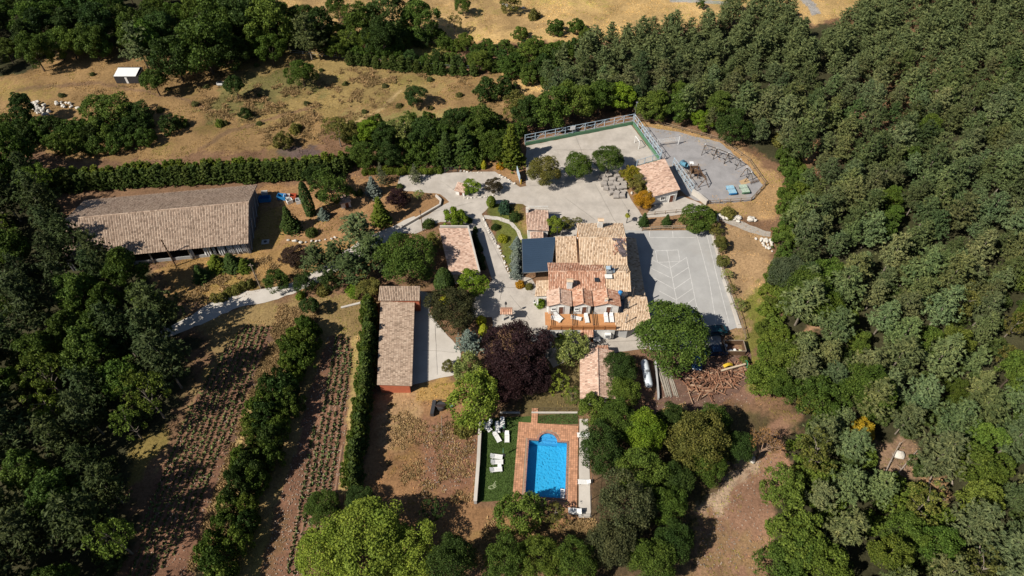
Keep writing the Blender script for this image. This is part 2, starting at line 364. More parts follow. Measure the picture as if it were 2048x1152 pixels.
def jitter_poly(pts, z, step=1.0, amp=0.12, seed=1):
    """outline given in photo pixels, put on the ground, with small uneven edges"""
    w = [P(*p) for p in pts]; out = []; rr = random.Random(seed)
    for a, b_ in zip(w, w[1:] + w[:1]):
        n = max(1, int((b_ - a).length / step))
        for i in range(n):
            p = a.lerp(b_, i / n); out.append((p.x + rr.uniform(-amp, amp), p.y + rr.uniform(-amp, amp), z))
    return out
def sheet(name, pts, m, z, amp=0.1, step=1.2, label=None):
    v = jitter_poly(pts, z, step, amp, len(name))
    me = bpy.data.meshes.new(name); me.from_pydata(v, [], [tuple(range(len(v)))]); me.update()
    if me.polygons[0].normal.z < 0: me.flip_normals()
    o = tag(link(name, me, m), kind='structure')
    return o
sheet('yard_pavement', [(800, 352), (885, 346), (990, 343), (1040, 374), (1120, 364), (1200, 352), (1245, 360), (1262, 398), (1288, 436), (1284, 462), (1256, 480), (1100, 480), (1096, 440), (1046, 408), (985, 408), (963, 428), (962, 445), (880, 444), (830, 468), (800, 466), (838, 440), (898, 404), (880, 388), (792, 380)], CONC, 0.02)
sheet('driveway', [(925, 446), (962, 426), (990, 475), (1016, 548), (1062, 556), (1092, 600), (1112, 640), (1118, 722), (1085, 705), (1040, 655), (985, 655), (985, 634), (935, 634), (925, 606), (960, 590), (985, 560), (965, 500)], CONC, 0.028)
sheet('front_yard_pavement', [(1098, 625), (1300, 625), (1306, 660), (1292, 697), (1225, 706), (1170, 704), (1108, 735), (1082, 700)], CONC, 0.036)
sheet('annex_yard_pavement', [(815, 772), (832, 580), (866, 588), (858, 622), (880, 655), (905, 680), (922, 700), (918, 748), (880, 756), (848, 764)], CONC2, 0.02)
sheet('gravel_road', [(366, 640), (420, 607), (480, 585), (520, 577), (570, 572), (640, 538), (720, 480), (830, 432), (850, 445), (740, 500), (655, 556), (600, 582), (545, 602), (480, 612), (430, 636), (378, 660), (300, 690), (290, 680)], CONC2, 0.012, 0.25)
sheet('parking_court', [(1250, 461), (1419, 461), (1445, 555), (1474, 655), (1440, 668), (1445, 700), (1300, 700), (1290, 640), (1255, 600)], ASPH, 0.024, 0.03)
sheet('kerb_strip', [(1419, 461), (1426, 461), (1484, 656), (1474, 657)], CONC2, 0.03, 0.03)
sheet('storage_forecourt', [(1312, 407), (1364, 392), (1412, 412), (1420, 420), (1345, 432), (1285, 437)], CONC, 0.03)
sheet('ball_court', [(1052, 292), (1262, 250), (1320, 326), (1248, 344), (1120, 372), (1052, 372)], CONC, 0.012)
sheet('playground_gravel', [(1282, 252), (1345, 262), (1440, 285), (1497, 332), (1527, 372), (1503, 402), (1422, 408), (1390, 400), (1345, 372), (1300, 300)], GRAVEL, 0.016, 0.2)
sheet('garden_path', [(968, 430), (1000, 434), (1024, 442), (1040, 462), (1046, 480), (1040, 480), (1032, 462), (1018, 448), (995, 440), (966, 437)], CONC2, 0.02, 0.05, 0.6)
sheet('stone_ditch', [(1432, 430), (1475, 440), (1540, 465), (1540, 474), (1500, 464), (1450, 446)], STONE, 0.02, 0.2)
sheet('log_yard_soil', [(1300, 715), (1420, 720), (1500, 700), (1510, 760), (1420, 820), (1310, 830)], mat('wood_chip_soil', (0.17, 0.10, 0.075), 0.4, 1.2, 0.95, fine=6, bmp=0.5), 0.01, 0.5)
GRASS_M = mat('lawn_soil', (0.060, 0.10, 0.022), 0.35, 0.5, 0.9, fine=5)
sheet('pool_lawn', [(968, 838), (1156, 826), (1156, 848), (1046, 848), (1032, 1000), (955, 1004)], GRASS_M, 0.02, 0.05)
# painted markings: each stripe a strip of its own on the court
def stripe(a, b_, z, w=0.12):
    A, B = P(*a), P(*b_); d = (B - A).normalized(); s_ = Vector((-d.y, d.x, 0)) * w / 2
    mb = MB(); mb.quad((A.x - s_.x, A.y - s_.y, z), (B.x - s_.x, B.y - s_.y, z), (B.x + s_.x, B.y + s_.y, z), (A.x + s_.x, A.y + s_.y, z))
    me = mb.mesh('line')
    if me.polygons[0].normal.z < 0: me.flip_normals()
    return tag(link('painted_line', me, PAINT), kind='structure')
LINES = [((1299, 462), (1299, 474)), ((1299, 475), (1392, 475)), ((1345, 462), (1346, 474)), ((1391, 462), (1402, 500)), ((1402, 500), (1418, 560)), ((1418, 560), (1432, 645)), ((1412, 462), (1434, 555)), ((1434, 555), (1458, 646)),
         ((1311, 502), (1356, 500)), ((1356, 500), (1360, 523)), ((1315, 525), (1359, 523)), ((1311, 502), (1315, 525)), ((1334, 502), (1353, 600)), ((1353, 600), (1358, 630)),
         ((1305, 520), (1339, 537)), ((1303, 537), (1342, 556)), ((1308, 556), (1346, 577)), ((1318, 582), (1352, 600)),
         ((1341, 536), (1373, 515)), ((1345, 556), (1377, 535)), ((1349, 578), (1381, 556)), ((1352, 600), (1385, 577)), ((1366, 614), (1389, 597)), ((1376, 628), (1394, 616)), ((1373, 515), (1394, 616))]
for k, (a, b_) in enumerate(LINES): stripe(a, b_, 0.029 + 0.004 * (k % 4))
# ------------------------------------------------------------------ vegetation prototypes (each a trunk mesh and a crown mesh, shared by all copies)
def leaves(c, n, size, aspect, g, roll=None, fold=0.0):
    """diamond leaves at c facing n"""
    N = len(c); n = n / (np.linalg.norm(n, axis=1, keepdims=True) + 1e-9)
    t = g.normal(size=(N, 3)) if roll is None else roll + 0.35 * g.normal(size=(N, 3))
    t = t - n * (t * n).sum(1, keepdims=True); t /= np.linalg.norm(t, axis=1, keepdims=True) + 1e-9
    w = np.cross(n, t); L = (size / 2)[:, None]; W = L * aspect
    v = np.stack([c - t * L, c + w * W + n * L * fold, c + t * L, c - w * W + n * L * fold], 1).reshape(-1, 3)
    return v, np.arange(4 * N).reshape(-1, 4)
def sph(g, n):
    d = g.normal(size=(n, 3)); return d / np.linalg.norm(d, axis=1, keepdims=True)
def trunk_mesh(name, h, r, limbs, g, spread=2.0, lean=0.2, n=6):
    mb = MB(); pts = [Vector((0, 0, -0.15))]
    for k in range(1, 5):
        pts.append(Vector((g.uniform(-lean, lean) * k / 4, g.uniform(-lean, lean) * k / 4, h * k / 4)))
    for k in range(4): mb.tube(pts[k], pts[k + 1], r * (1 - 0.2 * k), r * (1 - 0.2 * (k + 1)), n, False)
    for i in range(limbs):
        an = 2 * math.pi * (i + g.uniform(0, 0.8)) / max(limbs, 1); k = int(g.integers(1, 4)); a = pts[k].lerp(pts[k + 1], g.uniform(0, 1))
        ln = spread * g.uniform(0.6, 1.0)
        m = a + Vector((math.cos(an) * ln * 0.5, math.sin(an) * ln * 0.5, ln * 0.35)); e = m + Vector((math.cos(an + 0.3) * ln * 0.5, math.sin(an + 0.3) * ln * 0.5, ln * 0.45))
        mb.tube(a, m, r * 0.45, r * 0.28, 5, False); mb.tube(m, e, r * 0.28, r * 0.08, 5, False)
    return mb.mesh(name)
def broad_crown(name, seed, Rr=3.6, H=8.0, base=0.9, clumps=75, per=95, leaf=0.36, droop=0.0, flat=0.8, gap=0.0, pointy=0.0, rcm=1.0):
    g = np.random.default_rng(seed); cz = (H + base) / 2; hz = (H - base) / 2
    d = sph(g, clumps * 2); d = d[d[:, 2] > -0.65][:clumps]
    lob = 0.68 + 0.46 * vnoise(d[:, 0] * 2.1 + 7, d[:, 1] * 2.1 + d[:, 2] * 1.7, seed)
    fr = lob * np.where(g.random(len(d)) < 0.25, g.uniform(0.3, 0.7, len(d)), g.uniform(0.78, 1.0, len(d)))
    nar = 1 - pointy * np.clip(d[:, 2], 0, 1)
    cc = np.stack([d[:, 0] * Rr * fr * nar, d[:, 1] * Rr * fr * nar, cz + d[:, 2] * hz * fr], 1)
    rc = Rr * g.uniform(0.13, 0.30, len(d)) * (1 - gap * 0.4) * rcm
    V, Fq, off = [], [], 0
    for k in range(len(d)):
        m = int(per * (rc[k] / (0.22 * Rr)) ** 2)
        q = sph(g, m) + 0.55 * d[k] + np.array([0, 0, 0.35]); q /= np.linalg.norm(q, axis=1, keepdims=True)
        p = cc[k] + q * (rc[k] * g.uniform(0.62, 1.12, m))[:, None] * np.array([1, 1, flat])
        if droop: p[:, 2] -= droop * g.random(m) ** 1.5 * (0.4 + np.linalg.norm(p[:, :2], axis=1) / Rr)
        nn = q + 1.05 * g.normal(size=(m, 3))
        roll = np.tile([0, 0, -1.0], (m, 1)) if droop else None
        v, f = leaves(p, nn, leaf * g.uniform(0.55, 1.25, m), 0.42 if droop else 0.62, g, roll, 0.25)
        V.append(v); Fq.append(f + off); off += len(v)
    return np_mesh(name, np.concatenate(V), np.concatenate(Fq))
def needle_crown(name, seed, H=9.0, Rr=2.6, base=2.2, tiers=17, per_tier=7, tufts=7, blades=9, prof=0.8, rise=0.25, size=0.55, wid=0.26, round_=0.0, ragged=0.25):
    """conifer: tiers of boughs, each carrying tufts of needles; prof 1 = straight cone, round_ 1 = rounded top"""
    g = np.random.default_rng(seed); C, Nn, S, RL = [], [], [], []
    for t in range(tiers):
        u = (t + g.uniform(-0.3, 0.3)) / (tiers - 1); u = min(max(u, 0), 1); z = base + (H - base) * u
        cone = (1 - u) ** prof; dome = math.sqrt(max(0.0, 1 - (1.15 * u - 0.25) ** 2)) if u < 1 else 0.1
        rad = Rr * ((1 - round_) * cone + round_ * max(dome, 0.12)) + 0.12
        nb = max(3, int(per_tier * (0.45 + 0.75 * rad / Rr)))
        a0 = g.uniform(0, 6.28)
        for b_ in range(nb):
            an = a0 + 6.283 * (b_ + g.uniform(-0.3, 0.3)) / nb; L = rad * g.uniform(1 - ragged * 1.6, 1 + ragged * 0.6)
            dr = np.array([math.cos(an), math.sin(an), 0.0]); sd = np.array([-dr[1], dr[0], 0.0])
            nt_ = max(2, int(tufts * L / Rr) + 1)
            for q in range(nt_):
                s_ = 0.25 + 0.75 * (q + g.random()) / nt_
                p0 = dr * L * s_ + sd * g.normal() * 0.16 * L + np.array([0, 0, z + rise * L * s_ ** 1.5 + g.normal() * 0.08])
                for _ in range(blades):
                    dv_ = dr * 0.8 + sd * g.normal() * 0.75 + np.array([0, 0, 0.15 + 0.45 * g.normal()])
                    C.append(p0 + dv_ * size * 0.3); S.append(size * g.uniform(0.6, 1.2)); RL.append(dv_)
                    Nn.append(np.array([0, 0, 1.0]) + 0.55 * g.normal(size=3))
    v, f = leaves(np.array(C), np.array(Nn), np.array(S), wid / size * 1.15, g, np.array(RL) * 3.0, 0.15)
    return np_mesh(name, v, f)
def column_crown(name, seed, H=5.0, Rr=0.7, n=1900, size=0.3, topr=0.1, belly=0.35):
    g = np.random.default_rng(seed); u = g.random(n) ** 0.9; an = g.uniform(0, 6.283, n)
    rr = Rr * (np.where(u < belly, 0.72 + 0.28 * u / belly, np.maximum(topr, np.sqrt(np.clip(1 - ((u - belly) / (1 - belly)) ** 1.6, 0, 1)))))
    rr = rr * (0.88 + 0.2 * vnoise(an * 1.6, u * H * 1.1, seed)) * g.uniform(0.78, 1.04, n)
    c = np.stack([np.cos(an) * rr, np.sin(an) * rr, 0.05 + u * (H - 0.1)], 1)
    nn = np.stack([np.cos(an), np.sin(an), np.full(n, 0.5)], 1) + 0.5 * g.normal(size=(n, 3))
    v, f = leaves(c, nn, size * g.uniform(0.6, 1.25, n), 0.45, g, np.tile([0, 0, 1.0], (n, 1)), 0.2)
    return np_mesh(name, v, f)
def bush_crown(name, seed, Rr=1.2, H=1.5, n=1500, size=0.27):
    g = np.random.default_rng(seed); d = sph(g, n); d[:, 2] = np.abs(d[:, 2])
    lob = 0.66 + 0.5 * vnoise(d[:, 0] * 2.6 + 3, d[:, 1] * 2.6 + d[:, 2] * 2, seed)
    c = d * lob[:, None] * g.uniform(0.72, 1.06, n)[:, None] * np.array([Rr, Rr, H]); c[:, 2] += 0.03
    v, f = leaves(c, d + 0.65 * g.normal(size=(n, 3)), size * g.uniform(0.55, 1.25, n), 0.6, g, None, 0.25)
    return np_mesh(name, v, f)
class Kind:
    """a kind of plant: shared trunk and crown meshes with the height and radius they were made at"""
    def __init__(s, name, H, Rr, variants, cz): s.name, s.H, s.R, s.vars, s.cz = name, H, Rr, variants, cz
def mk(me, m=LEAF):
    if not me.materials: me.materials.append(m)
    return me
g0 = np.random.default_rng(3)
KINDS = {}
KINDS['broad'] = Kind('broadleaf_tree', 8.0, 3.6, [(mk(trunk_mesh('trunk', 5.2, 0.22, 7, g0), BARK), mk(broad_crown('crown', 100 + i, flat=0.85))) for i in range(7)], 0.6)
KINDS['airy'] = Kind('broadleaf_tree', 8.0, 3.2, [(mk(trunk_mesh('trunk', 6.0, 0.17, 8, g0), BARKG), mk(broad_crown('crown', 130 + i, 3.2, 8.0, 2.0, 60, 62, 0.34, gap=0.8))) for i in range(4)], 0.6)
KINDS['tall'] = Kind('broadleaf_tree', 11.0, 3.2, [(mk(trunk_mesh('trunk', 8.0, 0.22, 8, g0), BARK), mk(broad_crown('crown', 150 + i, 3.2, 11.0, 2.5, 95, 85, 0.38, pointy=0.35))) for i in range(4)], 0.6)
KINDS['weep'] = Kind('weeping_tree', 7.0, 3.3, [(mk(trunk_mesh('trunk', 4.8, 0.2, 6, g0), BARK), mk(broad_crown('crown', 170 + i, 3.3, 7.2, 2.2, 60, 95, 0.42, droop=1.3))) for i in range(2)], 0.55)
KINDS['big'] = Kind('broadleaf_tree', 8.0, 3.6, [(mk(trunk_mesh('trunk', 5.2, 0.2, 8, g0), BARK), mk(broad_crown('crown', 180 + i, 3.6, 8.0, 1.4, 105, 130, 0.25, flat=0.9, rcm=1.08))) for i in range(3)], 0.6)
KINDS['pine'] = Kind('pine_tree', 9.0, 2.6, [(mk(trunk_mesh('trunk', 8.2, 0.15, 0, g0, n=5), BARKG), mk(needle_crown('crown', 200 + i, 9.0, 2.6, 2.6, 15, 7, 6, 8, prof=0.85, round_=0.35, rise=0.34, size=0.62, wid=0.15, ragged=0.5))) for i in range(8)], 0.64)
KINDS['fir'] = Kind('fir_tree', 8.0, 2.0, [(mk(trunk_mesh('trunk', 7.4, 0.14, 0, g0, n=5), BARK), mk(needle_crown('crown', 230 + i, 8.0, 2.0, 0.4, 22, 9, 5, 9, prof=0.95, rise=-0.05, size=0.42, wid=0.2, ragged=0.2))) for i in range(3)], 0.4)
KINDS['cedar'] = Kind('cedar_tree', 8.0, 2.6, [(mk(trunk_mesh('trunk', 7.6, 0.15, 0, g0, n=5), BARK), mk(needle_crown('crown', 240 + i, 8.0, 2.6, 0.6, 14, 8, 7, 8, prof=1.05, rise=0.12, size=0.42, wid=0.17, ragged=0.4))) for i in range(2)], 0.35)
KINDS['hedgefir'] = Kind('hedge_conifer', 3.6, 1.15, [(mk(trunk_mesh('trunk', 3.2, 0.08, 0, g0, lean=0.05, n=5), BARK), mk(needle_crown('crown', 250 + i, 3.6, 1.15, 0.1, 13, 8, 3, 8, prof=0.55, rise=0.35, size=0.42, wid=0.2, ragged=0.25))) for i in range(4)], 0.5)
KINDS['column'] = Kind('cypress_tree', 5.0, 0.7, [(mk(trunk_mesh('trunk', 4.0, 0.08, 0, g0, lean=0.03, n=5), BARK), mk(column_crown('crown', 260 + i))) for i in range(3)], 0.5)
KINDS['bush'] = Kind('shrub', 1.5, 1.2, [(mk(trunk_mesh('stem', 0.8, 0.06, 5, g0, 0.7, 0.05, 5), BARK), mk(bush_crown('foliage', 270 + i))) for i in range(5)], 0.45)
KINDS['scrub'] = Kind('shrub', 3.2, 2.4, [(mk(trunk_mesh('stem', 2.0, 0.1, 7, g0, 1.5, 0.1, 5), BARK), mk(broad_crown('foliage', 280 + i, 2.4, 3.4, -0.3, 55, 70, 0.33))) for i in range(4)], 0.45)

PAL = dict(pine=(0.140, 0.174, 0.078), oak=(0.078, 0.125, 0.024), dark=(0.045, 0.078, 0.020), lime=(0.205, 0.265, 0.040), mid=(0.115, 0.165, 0.030), olive=(0.150, 0.148, 0.040), yellow=(0.40, 0.27, 0.025), amber=(0.46, 0.24, 0.022),
           purple=(0.034, 0.017, 0.021), blue=(0.195, 0.245, 0.235), fir=(0.062, 0.105, 0.030), bright=(0.155, 0.235, 0.024), willow=(0.225, 0.265, 0.085), hedge=(0.075, 0.108, 0.027), thuja=(0.120, 0.160, 0.024), gold=(0.36, 0.36, 0.03), brownl=(0.26, 0.15, 0.06), dpine=(0.085, 0.120, 0.050))
TREE_N = [0]
def tint(c, amt, rr):
    f = rr.uniform(1 - amt, 1 + amt); return (c[0] * f * rr.uniform(1 - amt * 0.5, 1 + amt * 0.5), c[1] * f, c[2] * f * rr.uniform(1 - amt * 0.5, 1 + amt * 0.5), 1)
def plant_at(kind, x, y, h, r, colour, label, cat='tree', group=None, amt=0.12, name=None):
    K = KINDS[kind]; TREE_N[0] += 1; rr = random.Random(TREE_N[0] * 17 + 3)
    t = thing(name or K.name, label, cat, (x, y, gzf(x, y) - 0.02), rr.uniform(0, 6.28), group)
    tm, cm = K.vars[rr.randrange(len(K.vars))]
    s_ = (r / K.R * rr.uniform(0.95, 1.05), r / K.R * rr.uniform(0.95, 1.05), h / K.H)
    bush = cat in ('shrub', 'bush')
    for nm, me in (('stem' if bush else 'trunk', tm), ('foliage' if bush else 'crown', cm)):
        o = bpy.data.objects.new(nm, me); COL.objects.link(o); o.parent = t; o.scale = s_
        o.color = tint(PAL[colour] if isinstance(colour, str) else colour, amt, rr)
    return t
def plant(kind, px, py, rpx, colour, label, hr=None, cat='tree', group=None, name=None):
    """px, py: middle of the crown in the photograph, rpx: its half width there"""
    K = KINDS[kind]; hr = hr or K.H / K.R
    p = P(px, py, 3.0); r = rpx / FPX * ((CAM_H - 3) * _s + p.y * _c); h = r * hr
    p = P(px, py, h * K.cz)
    return plant_at(kind, p.x, p.y, h, r, colour, label, cat, group, name=name)
TREES_XY = []
def fill(poly, spacing, mix, label, group, seed, cat='tree', exclude=(), hmul=(0.85, 1.2), zc=4.0, limit=400, amt=0.2, keep=9999, rest_label=None):
    """scatter plants so that their crowns fill an outline of the photograph"""
    rr = random.Random(seed); w = [P(p[0], p[1], zc) for p in poly]
    x0, x1 = min(p.x for p in w), max(p.x for p in w); y0, y1 = min(p.y for p in w), max(p.y for p in w)
    n = int((x1 - x0) * (y1 - y0) / spacing ** 2 * 7) + 30; done = []
    for _ in range(n):
        x, y = rr.uniform(x0, x1), rr.uniform(y0, y1)
        qx, qy = PX(x, y, zc)
        if not in_poly([qx], [qy], poly)[0] or any(in_poly([qx], [qy], e)[0] for e in exclude): continue
        if any((x - a) ** 2 + (y - b_) ** 2 < spacing ** 2 for a, b_ in done): continue
        done.append((x, y))
        if len(done) >= limit: break
    done.sort(key=lambda q: q[1])
    tot = sum(m[0] for m in mix); out = []; rest = []
    for x, y in done:
        u = rr.uniform(0, tot); k = 0
        while u > mix[k][0] and k < len(mix) - 1: u -= mix[k][0]; k += 1
        _, kind, colour, r, h, lab = mix[k]; f = rr.uniform(*hmul)
        if rest_label and len(out) >= keep:
            rest.append((kind, x, y, h * f, r * f, rr.randrange(99), rr.uniform(0, 6.28))); continue
        out.append(plant_at(kind, x, y, h * f, r * f * rr.uniform(0.9, 1.1), colour, lab or label, cat, group, amt))
    if rest:
        V, F, off = [], [], 0
        for kind, x, y, h, r, v, a in rest:
            K = KINDS[kind]; me = K.vars[v % len(K.vars)][1]; co = np.empty(len(me.vertices) * 3, np.float32); me.vertices.foreach_get('co', co); co = co.reshape(-1, 3) * np.array([r / K.R, r / K.R, h / K.H])
            co = co.reshape(-1, 4, 3)[v % 2::2]; ce = co.mean(1, keepdims=True); co = (ce + (co - ce) * 1.35).reshape(-1, 3)
            c_, s_ = math.cos(a), math.sin(a); co = np.stack([co[:, 0] * c_ - co[:, 1] * s_ + x, co[:, 0] * s_ + co[:, 1] * c_ + y, co[:, 2] + gzf(x, y)], 1)
            V.append(co); F.append(np.arange(len(co)).reshape(-1, 4) + off); off += len(co)
        o = link('distant_wood' if cat == 'tree' else 'undergrowth', np_mesh('undergrowth', np.concatenate(V), np.concatenate(F)), LEAF); o.color = (*(PAL[mix[0][2]] if isinstance(mix[0][2], str) else mix[0][2]), 1)
        tag(o, rest_label, 'wood' if cat == 'tree' else 'undergrowth', kind='stuff')
    return out
# ------------------------------------------------------------------ roofs of barrel tiles
def tile_geo(e0, e1, r1, r0, col=0.30, exp=0.42, seed=0, lift=0.035):
    """e0-e1: eave, r0-r1: top edge. Returns verts and quads: every cover tile is its own half-barrel"""
    g = np.random.default_rng(seed)
    e0, e1, r0, r1 = (np.array(p, float) for p in (e0, e1, r0, r1))
    W = (np.linalg.norm(e1 - e0) + np.linalg.norm(r1 - r0)) / 2; L = (np.linalg.norm(r0 - e0) + np.linalg.norm(r1 - e1)) / 2
    nc = max(2, round(W / col)); nr = max(1, round(L / exp))
    nrm = np.cross(e1 - e0, r0 - e0); nrm /= np.linalg.norm(nrm)
    if nrm[2] < 0: nrm = -nrm
    I, J = np.meshgrid(np.arange(nc), np.arange(nr)); I = I.ravel(); J = J.ravel(); N = len(I)
    a = (I + 0.5) / nc
    def pt(a_, b_): return (e0 * (1 - a_) [:, None] + e1 * a_[:, None]) * (1 - b_)[:, None] + (r0 * (1 - a_)[:, None] + r1 * a_[:, None]) * b_[:, None]
    lo = pt(a, J / nr - 0.02); hi = pt(a, np.minimum((J + 1.12) / nr, 1.0))
    ax = (e1 - e0) / np.linalg.norm(e1 - e0); ww = W / nc
    lo = lo + g.normal(size=(N, 1)) * 0.012 * ax; hi = hi + g.normal(size=(N, 1)) * 0.012 * ax
    lif = lift + g.normal(size=N) * 0.008
    V = []
    for base, rad, up in ((lo, 0.42, lif + 0.01), (hi, 0.36, lif - 0.015)):
        for th in (0, 45, 90, 135, 180):
            c_, s_ = math.cos(R(th)), math.sin(R(th))
            V.append(base + ax * (c_ * rad * ww) + nrm * (s_ * rad * ww * 0.6 + up * 0.7)[:, None])
    V = np.stack(V, 1).reshape(-1, 3)
    o = (np.arange(N) * 10)[:, None]
    F = np.concatenate([o + np.array([[k, k + 1, k + 6, k + 5]]) for k in range(4)], 0)
    return V, F
def tiles(slopes, m, part, frame, name='roof_tiles', **kw):
    V, F, off = [], [], 0
    for k, sl in enumerate(slopes):
        v, f = tile_geo(*sl, seed=k + int(abs(sl[0][0]) * 7), **kw); V.append(v); F.append(f + off); off += len(v)
    V = np.concatenate(V); F = np.concatenate(F)
    l = frame.location; a = -frame.rotation_euler[2]; c_, s_ = math.cos(a), math.sin(a)
    x, y = V[:, 0] - l.x, V[:, 1] - l.y
    V = np.stack([x * c_ - y * s_, x * s_ + y * c_, V[:, 2] - l.z], 1)
    o = link(name, np_mesh(name, V, F), m, part); o['kind'] = 'stuff'
    return o
def slab(mb, q, th=0.12):
    """roof deck: the quad q thickened downwards"""
    n = len(q); up = [tuple(p) for p in q]; dn = [(p[0], p[1], p[2] - th) for p in q]
    mb.add(up + dn, [tuple(range(n)), tuple(range(2 * n - 1, n - 1, -1))] + [(i, i + n, (i + 1) % n + n, (i + 1) % n) for i in range(n)])
    return mb
def ridge_tiles(a, b, m, part, frame, r=0.17, step=0.42):
    a, b = Vector(a), Vector(b); n = max(1, int((b - a).length / step)); mb = MB()
    d = (b - a).normalized(); s_ = Vector((-d.y, d.x, 0)).normalized(); u = Vector((0, 0, 1))
    for i in range(n):
        p0 = a.lerp(b, i / n); p1 = a.lerp(b, (i + 1.1) / n)
        vs_ = [p + s_ * math.cos(R(t)) * rr + u * (math.sin(R(t)) * rr + 0.05) for p, rr in ((p0, r), (p1, r * 0.85)) for t in (-10, 45, 90, 135, 190)]
        mb.add(vs_, [(k, k + 1, k + 6, k + 5) for k in range(4)])
    o = mb.build('ridge_tiles', m, part, frame=frame); o['kind'] = 'stuff'
    return o
def gable(frame, A, B, C, D, ez, rz_, m, axis='x', deck=None, name='roof', oh=0.0, bare=0.0):
    """roof over the rectangle A (front left) B (front right) C (back right) D (back left); ridge along AB ('x') or along AD ('y')"""
    A, B, C, D = (Vector((p[0], p[1], ez)) for p in (A, B, C, D))
    if axis == 'x': r0, r1 = (A + D) / 2, (B + C) / 2
    else: r0, r1 = (A + B) / 2, (D + C) / 2
    r0.z = r1.z = rz_
    mb = MB()
    if axis == 'x': sl = [(A, B, r1, r0), (C, D, r0, r1)]
    else: sl = [(D, A, r0, r1), (B, C, r1, r0)]
    for q in sl: slab(mb, q)
    roof = mb.build(name, DECKT[m.name], frame)
    tiles(sl, m, roof, frame); ridge_tiles(r0, r1, m, roof, frame)
    return roof, r0, r1
def mono(frame, q, m, name='roof', **kw):
    """single slope: q = eave left, eave right, top right, top left"""
    mb = slab(MB(), q); roof = mb.build(name, DECKT[m.name], frame); tiles([q], m, roof, frame, **kw)
    return roof
def wall_block(frame, poly, z0, z1, m, name='wall', gables=()):
    mb = MB().prism(poly, z0, z1)
    for (a, b, top) in gables:      # a vertical triangle over the wall head, 0.2 m thick
        a, b, t = Vector(a), Vector(b), Vector(top); d = (b - a).normalized(); n = Vector((-d.y, d.x, 0)) * 0.1
        mb.add([a - n, b - n, t - n, a + n, b + n, t + n], [(0, 1, 2), (5, 4, 3), (0, 3, 4, 1), (1, 4, 5, 2), (2, 5, 3, 0)])
    return mb.build(name, m, frame)
def opening(frame, c, w, h, face, kind='window', m=None, fm=None):
    """window or door standing proud of a wall; face: direction the wall looks, in radians"""
    f = Vector((math.cos(face), math.sin(face), 0)); s_ = Vector((-f.y, f.x, 0)); c = Vector(c)
    rz = face + math.pi / 2
    o = MB().box(c + f * 0.03, (w, 0.05, h), rz).build(kind, m or DGLASS, frame)
    fr = MB(); t = 0.07
    for sx in (-1, 1): fr.box(c + f * 0.045 + s_ * sx * (w / 2), (t, 0.1, h + t), rz)
    fr.box(c + f * 0.045 + Vector((0, 0, h / 2)), (w - t, 0.1, t), rz)
    if kind == 'window':
        fr.box(c + f * 0.045, (t * 0.6, 0.08, h - t), rz)
        MB().box(c + f * 0.1 - Vector((0, 0, h / 2 + 0.04)), (w + 0.25, 0.24, 0.08), rz).build('sill', WHITE, o, frame=frame)
    else:
        MB().box(c + f * 0.09 + s_ * (w * 0.35), (0.05, 0.06, 0.14), rz).build('handle', METALG, o, frame=frame)
    fr.build('frame', fm or WHITE, o, frame=frame)
    return o
def chimney(frame, x, y, z0, z1, w, d, cap=TILE_TAN, m=WHITE):
    o = MB().box((x, y, (z0 + z1) / 2), (w, d, z1 - z0)).build('chimney', m, frame)
    cp = MB()
    for sx in (-1, 1):
        for sy in (-1, 1): cp.box((x + sx * (w / 2 - 0.08), y + sy * (d / 2 - 0.08), z1 + 0.12), (0.14, 0.14, 0.24))
    cp.build('cap_pillars', m, o, frame=frame)['kind'] = 'stuff'
    tp = MB(); zt = z1 + 0.24
    tp.add([(x - w * 0.62, y - d * 0.62, zt), (x + w * 0.62, y - d * 0.62, zt), (x + w * 0.62, y + d * 0.62, zt), (x - w * 0.62, y + d * 0.62, zt), (x - w * 0.62, y, zt + 0.22), (x + w * 0.62, y, zt + 0.22)],
           [(3, 2, 1, 0), (0, 1, 5, 4), (2, 3, 4, 5), (0, 4, 3), (1, 2, 5)])
    tp.build('cap', cap, o, frame=frame)
    return o

# ------------------------------------------------------------------ the long barn on the left
def lerp2(a, b, t): return (a[0] + (b[0] - a[0]) * t, a[1] + (b[1] - a[1]) * t)
bE, bW = Vector((-52.6, 100.85)), Vector((-87.2, 96.0))
bd = (bE - bW).normalized(); bn = Vector((-bd.y, bd.x)); HW = 8.5
barn = thing('barn', 'long open-fronted barn with a huge tan tiled gable roof', 'barn', (bE.x / 2 + bW.x / 2, bE.y / 2 + bW.y / 2, 0))
bA, bB, bC, bD = bW - bn * HW, bE - bn * HW, bE + bn * HW, bW + bn * HW
BZ, BR = 3.6, 6.5
rf, r0, r1 = gable(barn, bA, bB, bC, bD, BZ, BR, TILE_OLD)
ins = 0.45
def bp(u, v): p = bW.lerp(bE, u) + bn * v; return (p.x, p.y)
LB = (bE - bW).length
ue = 1 - 0.6 / LB; uw = 0.6 / LB
zin = BZ - 0.17
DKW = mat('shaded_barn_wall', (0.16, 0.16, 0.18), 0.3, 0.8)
wall_block(barn, [bp(uw, HW - 0.7), bp(ue, HW - 0.7), bp(ue, HW - 0.5), bp(uw, HW - 0.5)], -0.1, zin, GREYR)
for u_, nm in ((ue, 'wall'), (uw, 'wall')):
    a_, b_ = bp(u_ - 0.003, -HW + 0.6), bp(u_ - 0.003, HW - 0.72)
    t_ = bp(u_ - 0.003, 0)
    wall_block(barn, [bp(u_ - 0.006, -HW + 0.6), bp(u_, -HW + 0.6), bp(u_, HW - 0.72), bp(u_ - 0.006, HW - 0.72)], -0.1, zin - 0.05, DKW, gables=[((*a_, zin - 0.06), (*b_, zin - 0.06), (*t_, BR - 0.35))])
